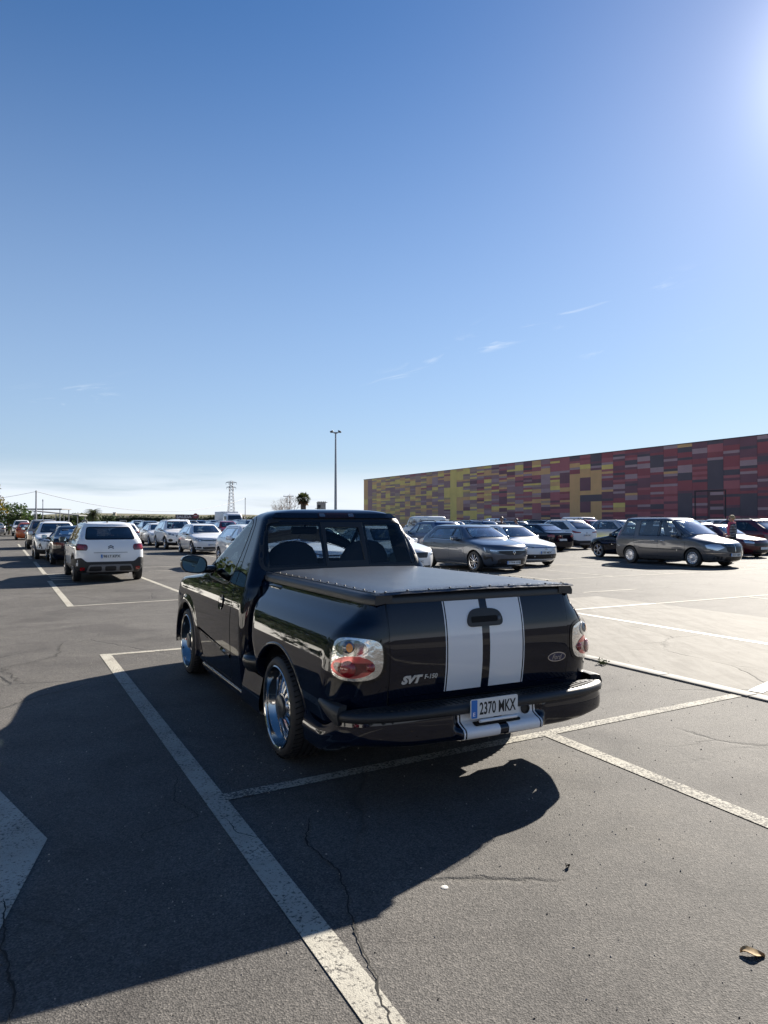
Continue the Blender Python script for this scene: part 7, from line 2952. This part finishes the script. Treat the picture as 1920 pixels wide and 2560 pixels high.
# ------------------------------------------------------------------ people
def person(label, loc, rz, hgt, top, low, hair, long_hair=False, scarf=None, arm_bend=True):
    t = thing('person', label, 'person', loc, rz)
    k = hgt / 1.72
    J = dict(pel=(0, 0, .95), wai=(0, 0, 1.10), che=(.01, 0, 1.30), nek=(.0, 0, 1.45), hed=(.02, 0, 1.53), hd2=(.03, 0, 1.60), hpl=(0, .09, .90), knl=(.02, .10, .50), anl=(-.02, .10, .09), tol=(.14, .11, .04),
             hpr=(0, -.09, .90), knr=(.05, -.10, .50), anr=(.05, -.10, .09), tor=(.20, -.11, .04), shl=(0, .18, 1.40), ell=(-.04, .23, 1.13), wrl=(.14, .17, 1.02), shr=(0, -.18, 1.40), elr=(-.04, -.23, 1.13), wrr=(.16, -.15, 1.05))
    Rr = dict(pel=.145, wai=.125, che=.135, nek=.055, hed=.062, hd2=.06, hpl=.10, knl=.062, anl=.042, tol=.035, hpr=.10, knr=.062, anr=.042, tor=.035, shl=.062, ell=.045, wrl=.032, shr=.062, elr=.045, wrr=.032)
    E_ = [('pel', 'wai'), ('wai', 'che'), ('che', 'nek'), ('nek', 'hed'), ('hed', 'hd2'), ('pel', 'hpl'), ('hpl', 'knl'), ('knl', 'anl'), ('anl', 'tol'), ('pel', 'hpr'), ('hpr', 'knr'), ('knr', 'anr'), ('anr', 'tor'), ('che', 'shl'), ('shl', 'ell'), ('ell', 'wrl'), ('che', 'shr'), ('shr', 'elr'), ('elr', 'wrr')]
    nm = list(J)
    # five fingers on each hand
    for sd, sg in (('l', 1), ('r', -1)):
        w0 = Vector(J['wr' + sd])
        d = (w0 - Vector(J['el' + sd])).normalized()
        pk = 'pa' + sd
        J[pk] = tuple(w0 + d * .07)
        Rr[pk] = .034
        nm.append(pk)
        E_.append(('wr' + sd, pk))
        for q in range(5):
            a = 'f%d%s' % (q, sd)
            b_ = 'g%d%s' % (q, sd)
            off = Vector((0, 0, (.03 - .02 * q) if q < 4 else .02))
            base = w0 + d * (.09 if q < 4 else .05) + off + (Vector((0, -sg * .03, .03)) if q == 4 else Vector())
            J[a] = tuple(base + d * .035)
            J[b_] = tuple(base + d * (.07 if q < 4 else .05) + Vector((0, -sg * .02, -.015)))
            Rr[a], Rr[b_] = .010, .008
            nm += [a, b_]
            E_ += [(pk, a), (a, b_)]
    me = bpy.data.meshes.new('body')
    me.from_pydata([tuple(c_ * k for c_ in J[n_]) for n_ in nm], [(nm.index(a), nm.index(b)) for a, b in E_], [])
    o = bpy.data.objects.new('body', me)
    C.objects.link(o)
    md = o.modifiers.new('s', 'SKIN')
    for i, n_ in enumerate(nm):
        sv_ = me.skin_vertices[0].data[i]
        r_ = Rr[n_] * k
        sv_.radius = (r_ * (1.25 if n_ in ('pel', 'wai', 'che') else 1), r_ * (.85 if n_ in ('pel', 'wai', 'che') else 1))
        sv_.use_root = n_ == 'pel'
    o.modifiers.new('u', 'SUBSURF').levels = 2
    dg = bpy.context.evaluated_depsgraph_get()
    m2 = bpy.data.meshes.new_from_object(o.evaluated_get(dg))
    o.modifiers.clear()
    o.data = m2
    m2.materials.clear()
    for m in (top, low, mat('skin', (.48, .27, .19), .5), mat('shoe', (.03, .025, .025), .6)):
        m2.materials.append(m)
    for p in m2.polygons:
        z, y = p.center.z / k, abs(p.center.y) / k
        hand = p.center.x / k > .155 and z > .9 and z < 1.2 and y < .24
        p.material_index = 2 if (z > 1.44 and y < .1) or hand else (0 if z > .97 or (y > .165 and z > .85) else (1 if z > .07 else 3))
        p.use_smooth = True
    o.parent = t
    # head with nose, hair
    hb = MB()
    rows = []
    for i in range(15):
        f = i / 14
        ph = math.pi * f
        row = []
        for j in range(24):
            a = 2 * math.pi * j / 24
            rr_ = math.sin(ph)
            x = .098 * rr_ * math.cos(a)
            y = .077 * rr_ * math.sin(a) * (1 - .12 * (math.cos(ph) < -.3))
            z = .118 * math.cos(ph)
            face = max(0, math.cos(a))
            if face > .93 and -.05 < z < .015:
                x += .022 * (1 - abs(z + .018) / .035)
            row.append(Vector(((.035 + x) * k, y * k, (1.62 + z) * k)))
        rows.append(row)
    hb.grid(rows, wrap=True, flip=True)
    for sg in (1, -1):
        hb.rbox(((.02) * k, (sg * .078 - .008) * k, 1.59 * k), (.05 * k, (sg * .078 + .008) * k, 1.65 * k), .006, seg=1)
    hd = hb.build('head', mat('skin', (.48, .27, .19), .5), t, smooth=60)
    for sg in (1, -1):
        eb = MB()
        eb.rbox((.116 * k, (sg * .032 - .026) * k, 1.608 * k), (.136 * k, (sg * .032 + .026) * k, 1.648 * k), .012)
        eb.build('sunglass_lens', mat('sunglass', (.01, .01, .012), .1), hd, smooth=50)
    mbm = MB()
    mbm.rbox((.120 * k, -.022 * k, 1.556 * k), (.129 * k, .022 * k, 1.566 * k), .004, seg=1)
    mbm.build('mouth', mat('lips', (.35, .12, .11), .5), hd, smooth=50)
    hr = MB()
    rows = []
    for i in range(12):
        ph = math.pi * (.02 + .60 * i / 11)
        row = []
        for j in range(28):
            a = 2 * math.pi * j / 28
            x, y, z = math.sin(ph) * math.cos(a), math.sin(ph) * math.sin(a), math.cos(ph)
            if z < .35 and x > .35:
                z = max(z, .35)
                x *= .9
            n_ = 1 + .10 * mnoise.noise(Vector((x * 4, y * 4, z * 4 + 5)))
            row.append(Vector(((.018 + .118 * x * n_) * k, .096 * y * n_ * k, (1.635 + .125 * z * n_) * k)))
        rows.append(row)
    hr.grid(rows, wrap=True, flip=True)
    hr.add(rows[0], [tuple(range(28))[::-1]])
    hr.build('hair', hair, t, smooth=60)
    if scarf:
        sc = MB()
        rings = []
        for i in range(9):
            f = i / 8
            z = 1.50 - .50 * f
            rings.append(Vector(((.10 + .05 * math.sin(f * 3)) * k, (.03 - .03 * f) * k, z * k)))
        sc.tube(rings, [.05 * k, .055 * k, .06 * k, .06 * k, .058 * k, .055 * k, .05 * k, .05 * k, .045 * k], n=10)
        sc.tube([Vector((math.cos(a) * .085 * k, math.sin(a) * .09 * k, 1.47 * k)) for a in [2 * math.pi * q / 14 for q in range(15)]], .035 * k, n=8)
        sc.build('scarf', scarf, t, smooth=60)
    return t


def striped():
    m = mat('striped_top', (.03, .03, .035), .8)
    nt = m.node_tree
    tc = nt.nodes.new('ShaderNodeTexCoord')
    sp_ = nt.nodes.new('ShaderNodeSeparateXYZ')
    nt.links.new(tc.outputs['Object'], sp_.inputs[0])
    f = nd(nt, 'ShaderNodeMath', operation='PINGPONG')
    f.inputs[1].default_value = .03
    nt.links.new(sp_.outputs[2], f.inputs[0])
    c_ = ramp(nt, f.outputs[0], [(0, (.55, .55, .58)), (.006, (.55, .55, .58)), (.009, (.03, .03, .038))])
    nt.links.new(c_, nt.nodes['Principled BSDF'].inputs['Base Color'])
    return m


person('person in a dark striped top, pink scarf and sunglasses standing beside the grey minivan', pos(18.0, 24.75), R(175), 1.80, striped(), mat('dark_trousers', (.02, .02, .025), .85), mat('blonde_hair', (.42, .28, .13), .6, var=.3, bscale=60), scarf=mat('pink_scarf', (.52, .10, .16), .85))
p = at(1254, 38)
person('person with dark brown hair among the cars behind the white hatchback with plate 1185 MDC', p, R(-100), 1.80, mat('dark_jacket', (.05, .045, .05), .85), mat('dark_trousers', (.02, .02, .025), .85), mat('brown_hair', (.06, .03, .02), .6))
p = at(1291, 41)
person('person in a grey blue jacket walking among the cars right of the brown haired one', p, R(200), 1.72, mat('grey_jacket', (.14, .16, .21), .85), mat('dark_trousers', (.02, .02, .025), .85), mat('grey_hair', (.10, .08, .07), .6))
